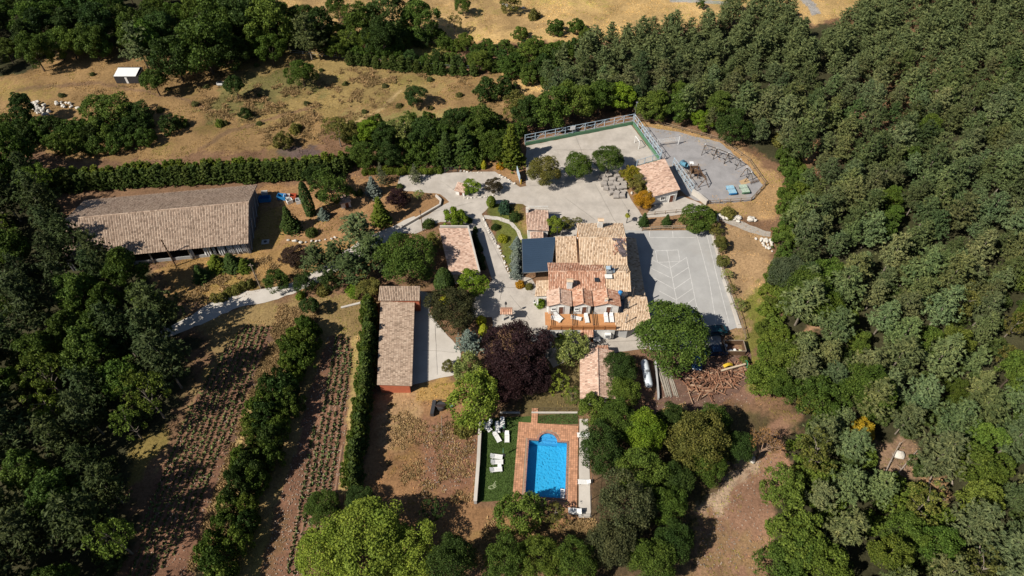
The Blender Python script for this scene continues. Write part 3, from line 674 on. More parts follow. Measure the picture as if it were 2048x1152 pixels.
for k in range(10):                                   # open front: steel posts with pale sheets hung between some
    u_ = 0.03 + 0.94 * k / 9; q = bp(u_, -HW + 0.75)
    MB().box((q[0], q[1], zin / 2 - 0.05), (0.25, 0.25, zin), math.atan2(bd.y, bd.x)).build('post', METALG, barn)
CLOTH = mat('pale_sheeting', (0.72, 0.72, 0.72), 0.2, 1.0)
for k, (u0, u1) in enumerate(((0.66, 0.68), (0.735, 0.775), (0.785, 0.80), (0.815, 0.855), (0.865, 0.90), (0.905, 0.94), (0.945, 0.975))):
    mb = MB(); n = 9; row = []
    for i in range(n + 1):
        u_ = u0 + (u1 - u0) * i / n; off = -HW + 0.62 + 0.12 * math.sin(i * 2.1 + k)
        row.append((bp(u_, off), zin - 0.1 - 0.15 * abs(math.sin(i * 1.1)), 0.25 + 0.5 * abs(math.sin(k * 1.7 + i * 0.4))))
    for a_, b_ in zip(row[:-1], row[1:]):
        mb.quad((*a_[0], a_[2]), (*b_[0], b_[2]), (*b_[0], b_[1]), (*a_[0], a_[1]))
    mb.build('hanging_sheet', CLOTH, barn)
wall_block(barn, [bp(0.35, -HW + 0.8), bp(0.985, -HW + 0.8), bp(0.985, -HW + 1.0), bp(0.35, -HW + 1.0)], -0.1, 0.7, GREYR, 'low_wall')
for k in range(5):                                    # timber braces on the east gable
    v0 = -HW + 1.5 + 3.2 * k; q0 = bp(ue + 0.004, v0); q1 = bp(ue + 0.004, min(v0 + 2.6, HW - 1))
    MB().beam((*q0, 0.1), (*q1, 3.3), 0.14, 0.14).build('brace', GREYR, barn)

# ------------------------------------------------------------------ red annex with the long tiled roof
ann = thing('annex', 'long low terracotta-red outbuilding with weathered tiled roof', 'building', (-20.3, 70, 0))
q = [Vector((-22.4, 60.5, 2.95)), Vector((-16.75, 60.5, 2.6)), Vector((-17.95, 78.3, 2.6)), Vector((-24.0, 78.3, 2.95))]
mono(ann, (q[1], q[2], q[3], q[0]), TILE_OLD)
wall_block(ann, [(-22.1, 60.75), (-17.15, 60.75), (-18.3, 78.2), (-23.7, 78.2)], -0.1, 2.38, REDR, gables=[((-22.0, 60.86, 2.37), (-17.3, 60.86, 2.37), (-21.9, 60.86, 2.72))])
q = [Vector((-24.3, 78.0, 3.5)), Vector((-16.75, 78.0, 3.5)), Vector((-16.95, 81.2, 3.75)), Vector((-24.4, 81.2, 3.75))]
mono(ann, q, TILE_OLD)
wall_block(ann, [(-24.05, 78.25), (-17.0, 78.25), (-17.15, 81.0), (-24.1, 81.0)], -0.1, 3.3, REDR)
opening(ann, (-17.62, 70, 1.0), 1.0, 2.0, math.atan2(0.07, 1), 'door', SHUT)
opening(ann, (-17.9, 74.0, 1.3), 1.2, 1.0, math.atan2(0.07, 1), 'window')
opening(ann, (-17.35, 65.8, 1.3), 1.2, 1.0, math.atan2(0.07, 1), 'window')
MB().tube((-16.9, 60.55, 2.5), (-18.1, 78.0, 2.5), 0.07, None, 6).build('gutter', METALG, ann)

# ------------------------------------------------------------------ tiled house beside the drive
dh = thing('drive_house', 'low house with pale tiled roof half hidden by trees beside the drive', 'house', (-10.3, 91, 0))
q = [Vector((-11.6, 84.6, 2.7)), Vector((-6.2, 85.4, 2.9)), Vector((-8.8, 97.2, 2.9)), Vector((-14.6, 97.4, 2.7))]
mono(dh, (q[3], q[0], q[1], q[2]), TILE_PINK)
wall_block(dh, [(-11.3, 84.9), (-6.5, 85.6), (-9.0, 97.0), (-14.2, 97.1)], -0.1, 2.5, WHITE)
wall_block(dh, [(-8.95, 97.3), (-8.65, 97.4), (-6.0, 85.3), (-6.3, 85.2)], 2.4, 3.25, CONC2, 'parapet')
wall_block(dh, [(-14.5, 97.5), (-8.7, 97.5), (-8.7, 97.75), (-14.5, 97.75)], -0.1, 3.1, CONC2, 'parapet')
opening(dh, (-7.3, 89.2, 1.3), 1.1, 1.1, math.atan2(0.22, 1), 'window')
opening(dh, (-8.2, 93.3, 1.0), 0.95, 2.0, math.atan2(0.22, 1), 'door', SHUT)

# ------------------------------------------------------------------ small tiled block by the yard
sb = thing('yard_outbuilding', 'small square tiled outbuilding beside the yard above the dark awning', 'building', (5.2, 98.5, 0))
mono(sb, [Vector((3.0, 96.7, 2.9)), Vector((7.4, 96.6, 2.7)), Vector((7.5, 102.2, 2.9)), Vector((2.8, 102.5, 3.1))], TILE_PINK)
wall_block(sb, [(3.2, 96.9), (7.2, 96.8), (7.3, 102.0), (3.0, 102.2)], -0.1, 2.58, WHITE)
wall_block(sb, [(2.85, 102.55), (7.5, 102.28), (7.5, 102.5), (2.85, 102.8)], 2.5, 3.3, PALEST, 'parapet')
mono(sb, [Vector((3.7, 93.6, 2.2)), Vector((6.3, 93.6, 2.2)), Vector((6.3, 96.6, 2.45)), Vector((3.6, 96.6, 2.45))], TILE_PINK)
wall_block(sb, [(3.8, 93.8), (6.1, 93.8), (6.1, 96.7), (3.8, 96.7)], -0.1, 2.05, WHITE)
cmb = MB()
for k in range(12): cmb.box((3.4 + 0.35 * k, 103.0, 3.0), (0.07, 0.07, 0.7))
cmb.box((5.3, 103.0, 3.38), (4.2, 0.09, 0.06)); cmb.box((5.3, 103.0, 2.7), (4.2, 0.09, 0.06))
cmb.build('trellis', WHITE, sb)['kind'] = 'stuff'
chimney(sb, 3.1, 101.6, 2.6, 4.0, 0.5, 0.5, CONC2)
# ------------------------------------------------------------------ storage building by the playground
st = thing('storage_building', 'white storage building with pink tiled roof beside the playground', 'building', (31.3, 112, 0))
sq = [Vector((29.5, 106.7, 2.6)), Vector((35.3, 107.9, 3.6)), Vector((33.5, 118.0, 3.6)), Vector((27.3, 116.6, 2.6))]
mono(st, (sq[3], sq[0], sq[1], sq[2]), TILE_PINK)
def st_in(u, v):
    a = sq[0].lerp(sq[1], u); b_ = sq[3].lerp(sq[2], u); p = a.lerp(b_, v); return (p.x, p.y)
mb = MB(); pl = [st_in(0.05, 0.03), st_in(0.95, 0.03), st_in(0.95, 0.97), st_in(0.05, 0.97)]
hz_ = [2.42, 3.32, 3.32, 2.42]
mb.add([(x, y, -0.1) for x, y in pl] + [(x, y, h) for (x, y), h in zip(pl, hz_)], [(3, 2, 1, 0), (4, 5, 6, 7)] + [(i, (i + 1) % 4, 4 + (i + 1) % 4, 4 + i) for i in range(4)])
mb.build('wall', WHITE, st)
fdir = math.atan2(sq[1].y - sq[0].y, sq[1].x - sq[0].x) - math.pi / 2
for u_, w_, h_, z_, kd in ((0.42, 0.9, 0.9, 1.5, 'window'), (0.80, 0.95, 2.05, 1.0, 'door')):
    x_, y_ = st_in(0.05 + u_ * 0.9, 0.03); opening(st, (x_, y_, z_), w_, h_, fdir, kd, SHUT if kd == 'door' else None)
# ------------------------------------------------------------------ long low roof by the gas tank
lh = thing('garden_house', 'narrow garden house with long tiled gable roof between trees', 'building', (14.2, 62.5, 0))
gable(lh, (11.2, 58.0), (17.0, 58.0), (17.6, 67.6), (11.8, 67.6), 2.6, 3.5, TILE_PINK, 'y')
wall_block(lh, [(11.5, 58.3), (16.7, 58.3), (17.3, 67.3), (12.1, 67.3)], -0.1, 2.42, WHITE, gables=[((11.6, 58.4, 2.41), (16.6, 58.4, 2.41), (14.1, 58.4, 3.25)), ((12.2, 67.2, 2.41), (17.2, 67.2, 2.41), (14.7, 67.2, 3.25))])
mono(lh, [Vector((14.5, 67.7, 2.5)), Vector((16.8, 67.7, 2.5)), Vector((16.8, 68.9, 2.3)), Vector((14.5, 68.9, 2.3))], TILE_RED, 'porch_roof')
for x_ in (14.7, 16.6): MB().box((x_, 68.75, 1.05), (0.14, 0.14, 2.3)).build('porch_post', WOOD, lh)
opening(lh, (15.6, 67.33, 1.0), 0.95, 2.0, math.pi / 2, 'door', SHUT)

# ------------------------------------------------------------------ the main house: wings, tiled roofs, terrace
mh = thing('main_house', 'large white country house with stepped tiled roofs and orange terrace', 'house', (14, 82, 0))
# north wing
wall_block(mh, [(12.85, 84.9), (21.2, 84.9), (21.4, 95.0), (12.85, 95.0)], -0.1, 5.85, OCHRE, gables=[((12.98, 85.0, 5.84), (12.98, 94.9, 5.84), (12.98, 90.0, 7.2)), ((21.2, 85.0, 5.84), (21.2, 94.9, 5.84), (21.2, 90.0, 7.2))])
nroof, na, nb = gable(mh, (12.6, 84.6), (21.4, 84.5), (21.7, 95.3), (12.6, 95.3), 6.0, 7.5, TILE_TAN)
# slates and red new tiles where the roof was mended
mb = MB(); g = random.Random(4)
def nslope(u, v): # on the front slope of the north wing
    y_ = 84.55 + v * 5.4; return (12.6 + u * 8.85, y_, 6.0 + 1.5 * (y_ - 84.55) / 5.4 + 0.24)
for i in range(60):
    u_, v_ = g.gauss(0.88, 0.045), g.uniform(0.28, 0.95); u_ = u_ + (0.6 - v_) * 0.1
    x_, y_, z_ = nslope(min(u_, 0.985), v_); mb.box((x_, y_, z_ + i * 0.0006), (0.46, 0.5, 0.02), g.uniform(-0.3, 0.3), None)
mb.build('slate_patch', mat('wet_slate', (0.19, 0.155, 0.165), 0.4, 2, 0.5, island=0.5), nroof, frame=mh)['kind'] = 'stuff'
mb = MB()
for i in range(34):
    u_, v_ = g.gauss(0.79, 0.05), g.uniform(0.35, 1.0); x_, y_, z_ = nslope(min(u_ + (0.14 if v_ > .8 else 0), 0.985), v_)
    mb.box((x_, y_, z_ - 0.03 + i * 0.0006), (0.22, 0.42, 0.05), g.uniform(-0.2, 0.2))
mb.build('new_red_tiles', TILE_RED, nroof, frame=mh)['kind'] = 'stuff'
chimney(mh, 17.0, 94.0, 6.2, 8.1, 0.95, 0.8)
# west low wing
wall_block(mh, [(8.6, 85.2), (12.8, 85.2), (12.8, 92.4), (8.6, 92.4)], -0.1, 4.2, WHITE)
mono(mh, [Vector((8.3, 84.9, 4.45)), Vector((12.4, 84.9, 4.45)), Vector((12.4, 92.6, 5.3)), Vector((8.4, 92.4, 5.3))], TILE_TAN)
wall_block(mh, [(8.6, 92.2), (12.8, 92.2), (12.8, 92.45), (8.6, 92.45)], 4.15, 5.1, WHITE)
# middle wing
wall_block(mh, [(6.95, 78.9), (21.0, 78.9), (21.0, 84.7), (6.95, 84.7)], -0.1, 5.5, WHITE, gables=[((7.1, 79.0, 5.49), (7.1, 84.6, 5.49), (7.1, 81.8, 6.75)), ((20.85, 79.0, 5.49), (20.85, 84.6, 5.49), (20.85, 81.8, 6.75))])
gable(mh, (6.6, 78.6), (16.9, 78.6), (16.9, 85.2), (6.6, 85.2), 5.65, 7.0, TILE_RED)
gable(mh, (16.95, 78.4), (21.45, 78.4), (21.45, 85.2), (16.95, 85.2), 5.62, 7.02, TILE_TAN)
chimney(mh, 10.3, 79.2, 5.4, 7.5, 0.95, 0.75, TILE_TAN)
sk = MB().box((15.3, 80.3, 6.62), (0.85, 0.9, 0.16), 0, None).build('skylight', DARKM, mh)
MB().box((15.3, 80.3, 6.71), (0.65, 0.7, 0.03)).build('pane', DGLASS, sk, frame=mh)
vent = MB().box((17.6, 81.9, 7.3), (1.1, 1.1, 0.9)).build('ventilation_unit', METALG, mh)
MB().tube((17.3, 81.6, 7.7), (17.3, 81.6, 8.35), 0.28, 0.28, 10).build('vent_pipe', METALG, vent, frame=mh)
MB().tube((17.9, 82.2, 7.7), (17.9, 82.2, 8.2), 0.24, 0.24, 10).build('vent_pipe', METALG, vent, frame=mh)
MB().box((17.3, 81.6, 8.42), (0.8, 0.8, 0.1)).build('vent_cowl', BLUEP, vent, frame=mh)
MB().box((18.35, 81.9, 7.35), (0.35, 0.8, 0.5)).build('vent_box', BLUEP, vent, frame=mh)
MB().box((17.4, 80.75, 7.05), (1.3, 0.9, 0.12)).build('vent_base', WHITE, vent, frame=mh)
MB().tube((20.7, 81.5, 6.8), (20.7, 81.5, 8.2), 0.05, None, 6).build('flue', METALG, mh)
# lean-to roof on the west end
mono(mh, [Vector((4.2, 78.7, 3.9)), Vector((6.9, 78.7, 4.1)), Vector((6.9, 82.2, 4.3)), Vector((4.5, 82.2, 4.1))], TILE_TAN)
wall_block(mh, [(4.5, 79.0), (6.9, 79.0), (6.9, 82.0), (4.6, 82.0)], 2.9, 3.7, WHITE)
for x_, y_ in ((4.7, 79.2), (4.8, 81.7)): MB().box((x_, y_, 1.4), (0.3, 0.3, 3.0)).build('porch_post', WHITE, mh)
# east aisle, low and in the shade
wall_block(mh, [(21.3, 79.2), (24.3, 79.2), (24.3, 94.6), (21.5, 94.6)], -0.1, 2.1, WHITE)
mono(mh, [Vector((24.6, 79.0, 2.25)), Vector((24.6, 94.9, 2.25)), Vector((21.45, 94.9, 3.1)), Vector((21.25, 79.0, 3.1))], TILE_TAN)
for y_ in (82.0, 86.0, 90.0): opening(mh, (24.3, y_, 1.2), 1.1, 1.0, 0, 'window')
# south-east corner wing
se = [(18.3, 72.3), (20.6, 71.8), (24.4, 74.4), (24.6, 78.8), (19.3, 78.8), (19.3, 75.6), (18.35, 75.4)]
wall_block(mh, [(18.6, 72.5), (20.5, 72.1), (24.1, 74.6), (24.3, 78.6), (19.4, 78.6), (19.4, 75.4), (18.6, 75.2)], -0.1, 2.75, GREYR)
zz = lambda y_: 2.95 + (y_ - 71.8) * 0.11
seq = [Vector((18.2, 71.75, zz(71.75))), Vector((21.0, 71.75, zz(71.75))), Vector((20.9, 75.3, zz(75.3))), Vector((18.4, 75.3, zz(75.3)))]
mono(mh, seq, TILE_TAN)
seq = [Vector((21.03, 71.8, zz(71.8))), Vector((24.8, 74.2, zz(74.2) - 0.1)), Vector((24.7, 75.3, zz(75.3) - 0.1)), Vector((20.93, 75.3, zz(75.3)))]
mono(mh, seq, TILE_TAN)
seq = [Vector((20.0, 75.32, zz(75.3) + 0.01)), Vector((24.75, 75.32, zz(75.3) - 0.1)), Vector((24.6, 78.7, zz(78.7) - 0.05)), Vector((20.6, 78.7, zz(78.7)))]
mono(mh, seq, TILE_TAN)
for (x_, y_) in ((20.2, 73.2), (20.9, 76.2)):
    fl = MB().tube((x_, y_, 3.0), (x_, y_, 5.3), 0.09, None, 8).build('flue', METALG, mh)
    MB().tube((x_, y_, 5.3), (x_, y_, 5.5), 0.16, 0.10, 8).build('flue_cap', METALG, fl, frame=mh)
MB().tube((21.9, 78.6, 3.0), (21.9, 78.6, 6.6), 0.12, None, 8).build('flue', DARKM, mh)
opening(mh, (22.4, 73.42, 1.5), 0.9, 0.9, math.atan2(-3.6, 2.5), 'window')
wall_block(mh, [(19.6, 78.65), (20.6, 78.65), (20.6, 78.9), (19.6, 78.9)], 2.9, 5.4, WHITE)
# bathroom tank on the roof
tk = MB().tube((19.4, 78.0, 5.2), (19.4, 78.0, 6.0), 0.38, 0.38, 12).build('water_tank', BLUE, mh)
MB().tube((19.4, 78.0, 6.0), (19.4, 78.0, 6.15), 0.40, 0.2, 12).build('tank_lid', BLUE, tk, frame=mh)
MB().box((19.4, 78.0, 4.7), (0.7, 0.7, 1.0)).build('tank_stand', DARKM, mh)
# three gabled rooms over the terrace
for k, (x0, x1) in enumerate(((6.25, 10.55), (10.85, 14.2), (14.5, 19.2))):
    xm = (x0 + x1) / 2
    wall_block(mh, [(x0 + 0.25, 75.25), (x1 - 0.25, 75.25), (x1 - 0.25, 78.9), (x0 + 0.25, 78.9)], 0.0, 5.45, WHITE, gables=[((x0 + 0.3, 75.35, 5.44), (x1 - 0.3, 75.35, 5.44), (xm, 75.35, 6.05))])
    gable(mh, (x0, 75.0), (x1, 75.0), (x1, 78.5), (x0, 78.5), 5.6, 6.4, TILE_PINK if k == 0 else TILE_RED, 'y')
    opening(mh, (xm + 0.35, 75.25, 4.2), 0.85, 2.0, -math.pi / 2, 'door', SHUT)
    if k < 2: opening(mh, (xm - 1.0, 75.25, 4.5), 0.6, 0.6, -math.pi / 2, 'window')
    MB().tube((x1 - 0.02, 75.1, 3.2), (x1 - 0.02, 75.1, 5.1), 0.05, None, 6).build('downpipe', DARKM, mh)
chimney(mh, 16.6, 75.6, 5.6, 6.8, 0.5, 0.4)
# terrace
wall_block(mh, [(6.9, 71.95), (18.25, 71.95), (18.25, 75.2), (6.9, 75.2)], -0.1, 3.0, WHITE)
nb_ = 24
for k in range(nb_):
    y0 = 71.75 + k * (75.2 - 71.75) / nb_; MB().box((12.3, y0 + 0.07, 3.08), (12.1, 0.13, 0.1)).build('deck_board', DECK, mh)
for k in range(9): MB().box((6.35, 75.3 - 0.32 * k + 0.16, 3.07), (0.9, 0.28, 0.1)).build('deck_board', DECK, mh)
RAILM = mat('railing_wood', (0.40, 0.16, 0.055), 0.25, 2)
rail = MB()
for z_ in (3.5, 3.85, 4.15): rail.box((12.5, 71.75, z_), (11.6, 0.08, 0.13))
rail.build('railing', RAILM, mh)
for k in range(7): MB().box((6.7 + 11.5 * k / 6, 71.75, 3.65), (0.13, 0.13, 1.1)).build('railing_post', RAILM, mh)
for x_ in (10.7, 14.35):
    pr = MB()
    for z_ in (3.5, 3.85, 4.15): pr.box((x_, 73.5, z_), (0.07, 3.3, 0.1))
    pr.build('terrace_divider', WOOD, mh); MB().box((x_, 71.9, 3.7), (0.13, 0.13, 1.3)).build('divider_post', DARKM, mh)
    MB().tube((x_, 71.6, 0.0), (x_, 71.6, 3.2), 0.06, None, 6).build('downpipe', DARKM, mh)
pr = MB()
for z_ in (3.5, 3.85, 4.15): pr.box((6.75, 73.5, z_), (0.07, 3.3, 0.1))
pr.build('terrace_divider', DECK, mh)
for x_, w_ in ((8.4, 1.0), (15.4, 0.0)):
    if w_: opening(mh, (x_, 71.95, 1.5), w_, 1.1, -math.pi / 2, 'window')
opening(mh, (13.2, 71.95, 1.05), 1.0, 2.1, -math.pi / 2, 'door', SHUT)
mono(mh, [Vector((12.1, 70.6, 2.35)), Vector((14.4, 70.6, 2.35)), Vector((14.4, 71.9, 2.85)), Vector((12.1, 71.9, 2.85))], TILE_RED, 'door_canopy')
for x_ in (12.3, 14.2): MB().beam((x_, 71.9, 1.7), (x_, 70.75, 2.3), 0.1, 0.1).build('canopy_bracket', WOOD, mh)
ac = MB().box((17.0, 71.6, 1.5), (1.1, 0.5, 1.1)).build('air_conditioner', PLASTIC, mh)
MB().tube((17.0, 71.34, 1.5), (17.0, 71.30, 1.5), 0.38, None, 14).build('fan_grille', METALG, ac, frame=mh)
# ------------------------------------------------------------------ pool, deck and lawn
HWp, HLp, RW, RL = 3.05, 4.68, 1.5, 1.45
def pool_outline(grow=0.0, n=14):
    o = [(-HWp - grow, -HLp - grow), (HWp + grow, -HLp - grow), (HWp + grow, HLp + grow), (RW + grow, HLp + grow)]
    o += [((RW + grow) * math.cos(math.pi * i / n), HLp + grow + RL * math.sin(math.pi * i / n)) for i in range(1, n)]
    o += [(-RW - grow, HLp + grow), (-HWp - grow, HLp + grow)]
    return o
pool = thing('swimming_pool', 'bright blue swimming pool with a rounded end among orange paving', 'pool', (POOL_C.x, POOL_C.y, 0), -POOL_A)
POOLM, nt, b = principled('blue_pool_painted_caustics', 0.35, 0.4); pos = geo_pos(nt)
vo = nt.nodes.new('ShaderNodeTexVoronoi'); vo.inputs['Scale'].default_value = 6.0; nt.links.new(pos, vo.inputs['Vector'])
c = mixc(nt, (0.045, 0.45, 0.76), (0.075, 0.52, 0.84), ramp(nt, vo.outputs['Color'], [(0.2, g3(0)), (0.9, g3(1))]))  # lighter cells paint the water's caustic shimmer into the basin colour
nt.links.new(c, b.inputs['Base Color'])
def pv3(p, z): return (p[0], p[1], z)
ol = pool_outline(); n_ = len(ol); DZ = 0.10; WZ = -0.10
fl = MB().add([pv3(p, -1.55) for p in ol if p[1] <= HLp + 1e-6], [(0, 1, 2, 3, 4, 5)])
fl.build('basin_floor', POOLM, pool, world=False)
wl = MB()
for i in range(n_):
    a, b_ = ol[i], ol[(i + 1) % n_]; wl.quad(pv3(b_, -1.55), pv3(a, -1.55), pv3(a, DZ - 0.004), pv3(b_, DZ - 0.004))
wl.build('basin_wall', POOLM, pool, world=False)
for k, (z_, s_) in enumerate(((-0.75, 1.0), (-0.42, 0.72), (-0.18, 0.45))):
    arc = [(RW * 0.995 * math.cos(math.pi * i / 14), HLp + RL * (1 - s_) * 0.9 + (RL * 0.995 - RL * (1 - s_) * 0.9) * math.sin(math.pi * i / 14)) for i in range(15)]
    MB().prism(arc, -1.5 if k == 0 else z_ - 0.35, z_).build('step', mat('pale_pool_step', (0.10, 0.45, 0.78), 0.1, 2, 0.4), pool, world=False)
wm = bpy.data.materials.new('pool_water'); wm.use_nodes = True; nt = wm.node_tree; nt.nodes.clear()
tb = nt.nodes.new('ShaderNodeBsdfTransparent'); tb.inputs[0].default_value = (0.80, 0.94, 1.0, 1)
gb = nt.nodes.new('ShaderNodeBsdfGlossy'); gb.inputs['Roughness'].default_value = 0.04
fr = nt.nodes.new('ShaderNodeFresnel'); fr.inputs['IOR'].default_value = 1.33
nn_ = nt.nodes.new('ShaderNodeTexNoise'); nn_.inputs['Scale'].default_value = 2.6; nn_.inputs['Detail'].default_value = 3
nt.links.new(geo_pos(nt), nn_.inputs['Vector'])
bp_ = nt.nodes.new('ShaderNodeBump'); bp_.inputs['Strength'].default_value = 0.5; bp_.inputs['Distance'].default_value = 0.06
nt.links.new(nn_.outputs[0], bp_.inputs['Height'])
for s_ in (gb, fr): nt.links.new(bp_.outputs[0], s_.inputs['Normal'])
mx = nt.nodes.new('ShaderNodeMixShader'); mo = nt.nodes.new('ShaderNodeOutputMaterial')
nt.links.new(fr.outputs[0], mx.inputs[0]); nt.links.new(tb.outputs[0], mx.inputs[1]); nt.links.new(gb.outputs[0], mx.inputs[2]); nt.links.new(mx.outputs[0], mo.inputs[0])
ow = pool_outline(-0.004)
MB().add([pv3(p, WZ) for p in ow], [tuple(range(len(ow)))]).build('water', wm, pool, world=False)
COPE = mat('pool_coping_tile', (0.38, 0.20, 0.15), 0.25, 2.0, island=0.25)
og = pool_outline(0.28); cp = MB()
for i in range(n_):
    a, b_, c_, d_ = ol[i], ol[(i + 1) % n_], og[(i + 1) % n_], og[i]
    m_ = max(1, int(math.hypot(b_[0] - a[0], b_[1] - a[1]) / 0.4))
    for k in range(m_):
        t0, t1 = k / m_ + 0.006, (k + 1) / m_ - 0.006; L2 = lambda p, q, t: (p[0] + (q[0] - p[0]) * t, p[1] + (q[1] - p[1]) * t)
        qs = [L2(a, b_, t0), L2(a, b_, t1), L2(d_, c_, t1), L2(d_, c_, t0)]
        cp.add([pv3(p, DZ - 0.03) for p in qs] + [pv3(p, DZ + 0.035) for p in qs], [(3, 2, 1, 0), (4, 5, 6, 7), (0, 1, 5, 4), (1, 2, 6, 5), (2, 3, 7, 6), (3, 0, 4, 7)])
o = cp.build('coping', COPE, pool, world=False); o['kind'] = 'stuff'
# white steps for getting into the pool
stp = MB()
for k in range(4): stp.box((HWp - 0.42, -HLp + 1.6 - 0.42 * k - 0.2, -0.15 + 0.02 * k), (0.62, 0.40, 0.12 + 0.22 * k))
stp.build('entry_steps', PLASTIC, pool, world=False)
# paved deck: slab pieces round the basin, tiles on top
deck = thing('pool_deck', 'orange tiled paving round the blue pool', 'paving', (POOL_C.x, POOL_C.y, 0), -POOL_A); deck['kind'] = 'structure'
for k_ in ('label', 'category'): del deck[k_]
U0, U1, V0, V1 = -4.95, 4.85, -6.2, 7.75
db = MB(); o2 = pool_outline(0.0, 14)
def dpiece(poly): db.prism(poly, -0.25, DZ - 0.035)
dpiece([(U0, V0), (-HWp, V0), (-HWp, V1), (U0, V1)]); dpiece([(HWp, V0), (U1, V0), (U1, V1), (HWp, V1)])
dpiece([(-HWp, V0), (HWp, V0), (HWp, -HLp), (-HWp, -HLp)])
arc = [(RW * math.cos(math.pi * i / 14), HLp + RL * math.sin(math.pi * i / 14)) for i in range(15)]
dpiece([(RW, HLp), (HWp, HLp), (HWp, V1), (RW, V1)]); dpiece([(-HWp, HLp), (-RW, HLp), (-RW, V1), (-HWp, V1)])
for i in range(14): dpiece([arc[i + 1], arc[i], (arc[i][0], V1), (arc[i + 1][0], V1)])
db.build('deck_slab', mat('deck_mortar', (0.36, 0.27, 0.20), 0.2), deck, world=False)
TERRA = mat('terracotta_paving', (0.60, 0.31, 0.185), 0.25, 0.7, 0.75, island=0.28, stain=(0.42, 0.19, 0.09))
dt = MB(); ts = 0.35; rr = random.Random(2)
def clear_of_pool(u, v, m_=0.46):
    if -HWp - m_ < u < HWp + m_ and -HLp - m_ < v < HLp + m_: return False
    return not (v >= HLp and (u / (RW + m_ + 0.05)) ** 2 + ((v - HLp) / (RL + m_ + 0.05)) ** 2 < 1)
u_ = U0 + ts / 2
while u_ < U1:
    v_ = V0 + ts / 2
    while v_ < V1:
        if clear_of_pool(u_, v_): dt.box((u_, v_, DZ - 0.02), (ts - 0.03, ts - 0.03, 0.05 + rr.uniform(-0.006, 0.006)))
        v_ += ts
    u_ += ts
for i in range(8):
    for j in range(3): dt.box((-2.75 + ts * j, V1 + ts / 2 + ts * i, DZ - 0.03), (ts - 0.03, ts - 0.03, 0.05))
o = dt.build('paving_tiles', TERRA, deck, world=False); o['kind'] = 'stuff'
sheet('pool_side_path', [(1159, 838), (1176, 838), (1182, 1035), (1157, 1035)], CONC2, 0.022, 0.03)
# walls round the pool garden
def low_wall(name, label, pts, h, w, m, cat='wall', cap=None):
    ps = [P(*p) for p in pts]; t = thing(name, label, cat, (ps[0].x, ps[0].y, 0))
    for a, b_ in zip(ps[:-1], ps[1:]):
        d = (b_ - a).normalized(); s_ = Vector((-d.y, d.x, 0)) * w / 2
        MB().prism([tuple((a - s_)[:2]), tuple((b_ - s_)[:2]), tuple((b_ + s_)[:2]), tuple((a + s_)[:2])], -0.15, h).build('wall_segment', m, t)
        if cap:
            s2 = s_ * 1.25
            MB().prism([tuple((a - s2)[:2]), tuple((b_ - s2)[:2]), tuple((b_ + s2)[:2]), tuple((a + s2)[:2])], h, h + 0.07).build('coping', cap, t)
    return t
low_wall('retaining_wall', 'grey concrete retaining wall along the left of the pool lawn', [(962, 850), (960, 870), (957, 930), (951, 1008)], 1.1, 0.42, GREYR, cap=CONC2)
low_wall('garden_kerb', 'thin pale kerb wall across the top of the pool lawn', [(1000, 826), (1040, 826)], 0.25, 0.25, CONC2)
low_wall('garden_kerb', 'thin pale kerb wall above the paving right of the pool gate', [(1063, 826), (1156, 826)], 0.25, 0.25, CONC2)
low_wall('kerb_wall', 'low stone kerb along the dry garden beside the drive', [(805, 455), (880, 412), (882, 402), (872, 393)], 0.55, 0.35, CONC2)
low_wall('court_kerb', 'white worn kerb wall at the lower right corner of the parking court', [(1447, 560), (1478, 650)], 0.25, 0.5, CONC2)
low_wall('ramp_wall', 'pale curved retaining wall at the playground entrance', [(1384, 388), (1396, 396), (1413, 410)], 1.3, 0.5, CONC2)
low_wall('field_kerb', 'pale stone strip at the top of the right ploughed field', [(682, 616), (722, 606)], 0.2, 0.4, CONC2)
low_wall('log_yard_wall', 'low grey wall between the gas tank and the pole stack', [(1310, 725), (1316, 790), (1316, 800)], 0.7, 0.25, GREYR)

# ------------------------------------------------------------------ fences: posts and rails are parts of their fence
def fence(name, label, pts, h, sp, rails, m, pr=0.05, rr_=0.035, brace=False, group=None, loc_z=0.0, square=False):
    ps = [P(*p) for p in pts]; t = thing(name, label, 'fence', (ps[0].x, ps[0].y, 0), 0, group)
    pm = MB().box((0, 0, h / 2 - 0.1), (pr * 2, pr * 2, h + 0.2)).mesh('post') if square else MB().tube((0, 0, -0.2), (0, 0, h), pr, pr, 6).mesh('post')
    pm.materials.append(m); first = True
    for a, b_ in zip(ps[:-1], ps[1:]):
        n = max(1, round((b_ - a).length / sp))
        for i in range(0 if first else 1, n + 1):
            q = a.lerp(b_, i / n); o = link('post', pm, None, t); o.location = (q.x - ps[0].x, q.y - ps[0].y, 0)
        first = False
        for z_ in rails: MB().tube(a + Vector((0, 0, z_)), b_ + Vector((0, 0, z_)), rr_, None, 5).build('rail', m, t)
        if brace:
            for i in range(n):
                q0, q1 = a.lerp(b_, i / n), a.lerp(b_, (i + 1) / n); lo, hi = (rails[0], rails[-1]) if i % 2 else (rails[-1], rails[0])
                MB().tube(q0 + Vector((0, 0, lo)), q1 + Vector((0, 0, hi)), rr_ * 0.7, None, 5).build('brace', m, t)
    return t
def board(pts, h, w, m, t):
    ps = [P(*p) for p in pts]
    for a, b_ in zip(ps[:-1], ps[1:]):
        d = (b_ - a).normalized(); s_ = Vector((-d.y, d.x, 0)) * w / 2
        MB().prism([tuple((a - s_)[:2]), tuple((b_ - s_)[:2]), tuple((b_ + s_)[:2]), tuple((a + s_)[:2])], -0.1, h).build('kick_board', m, t)
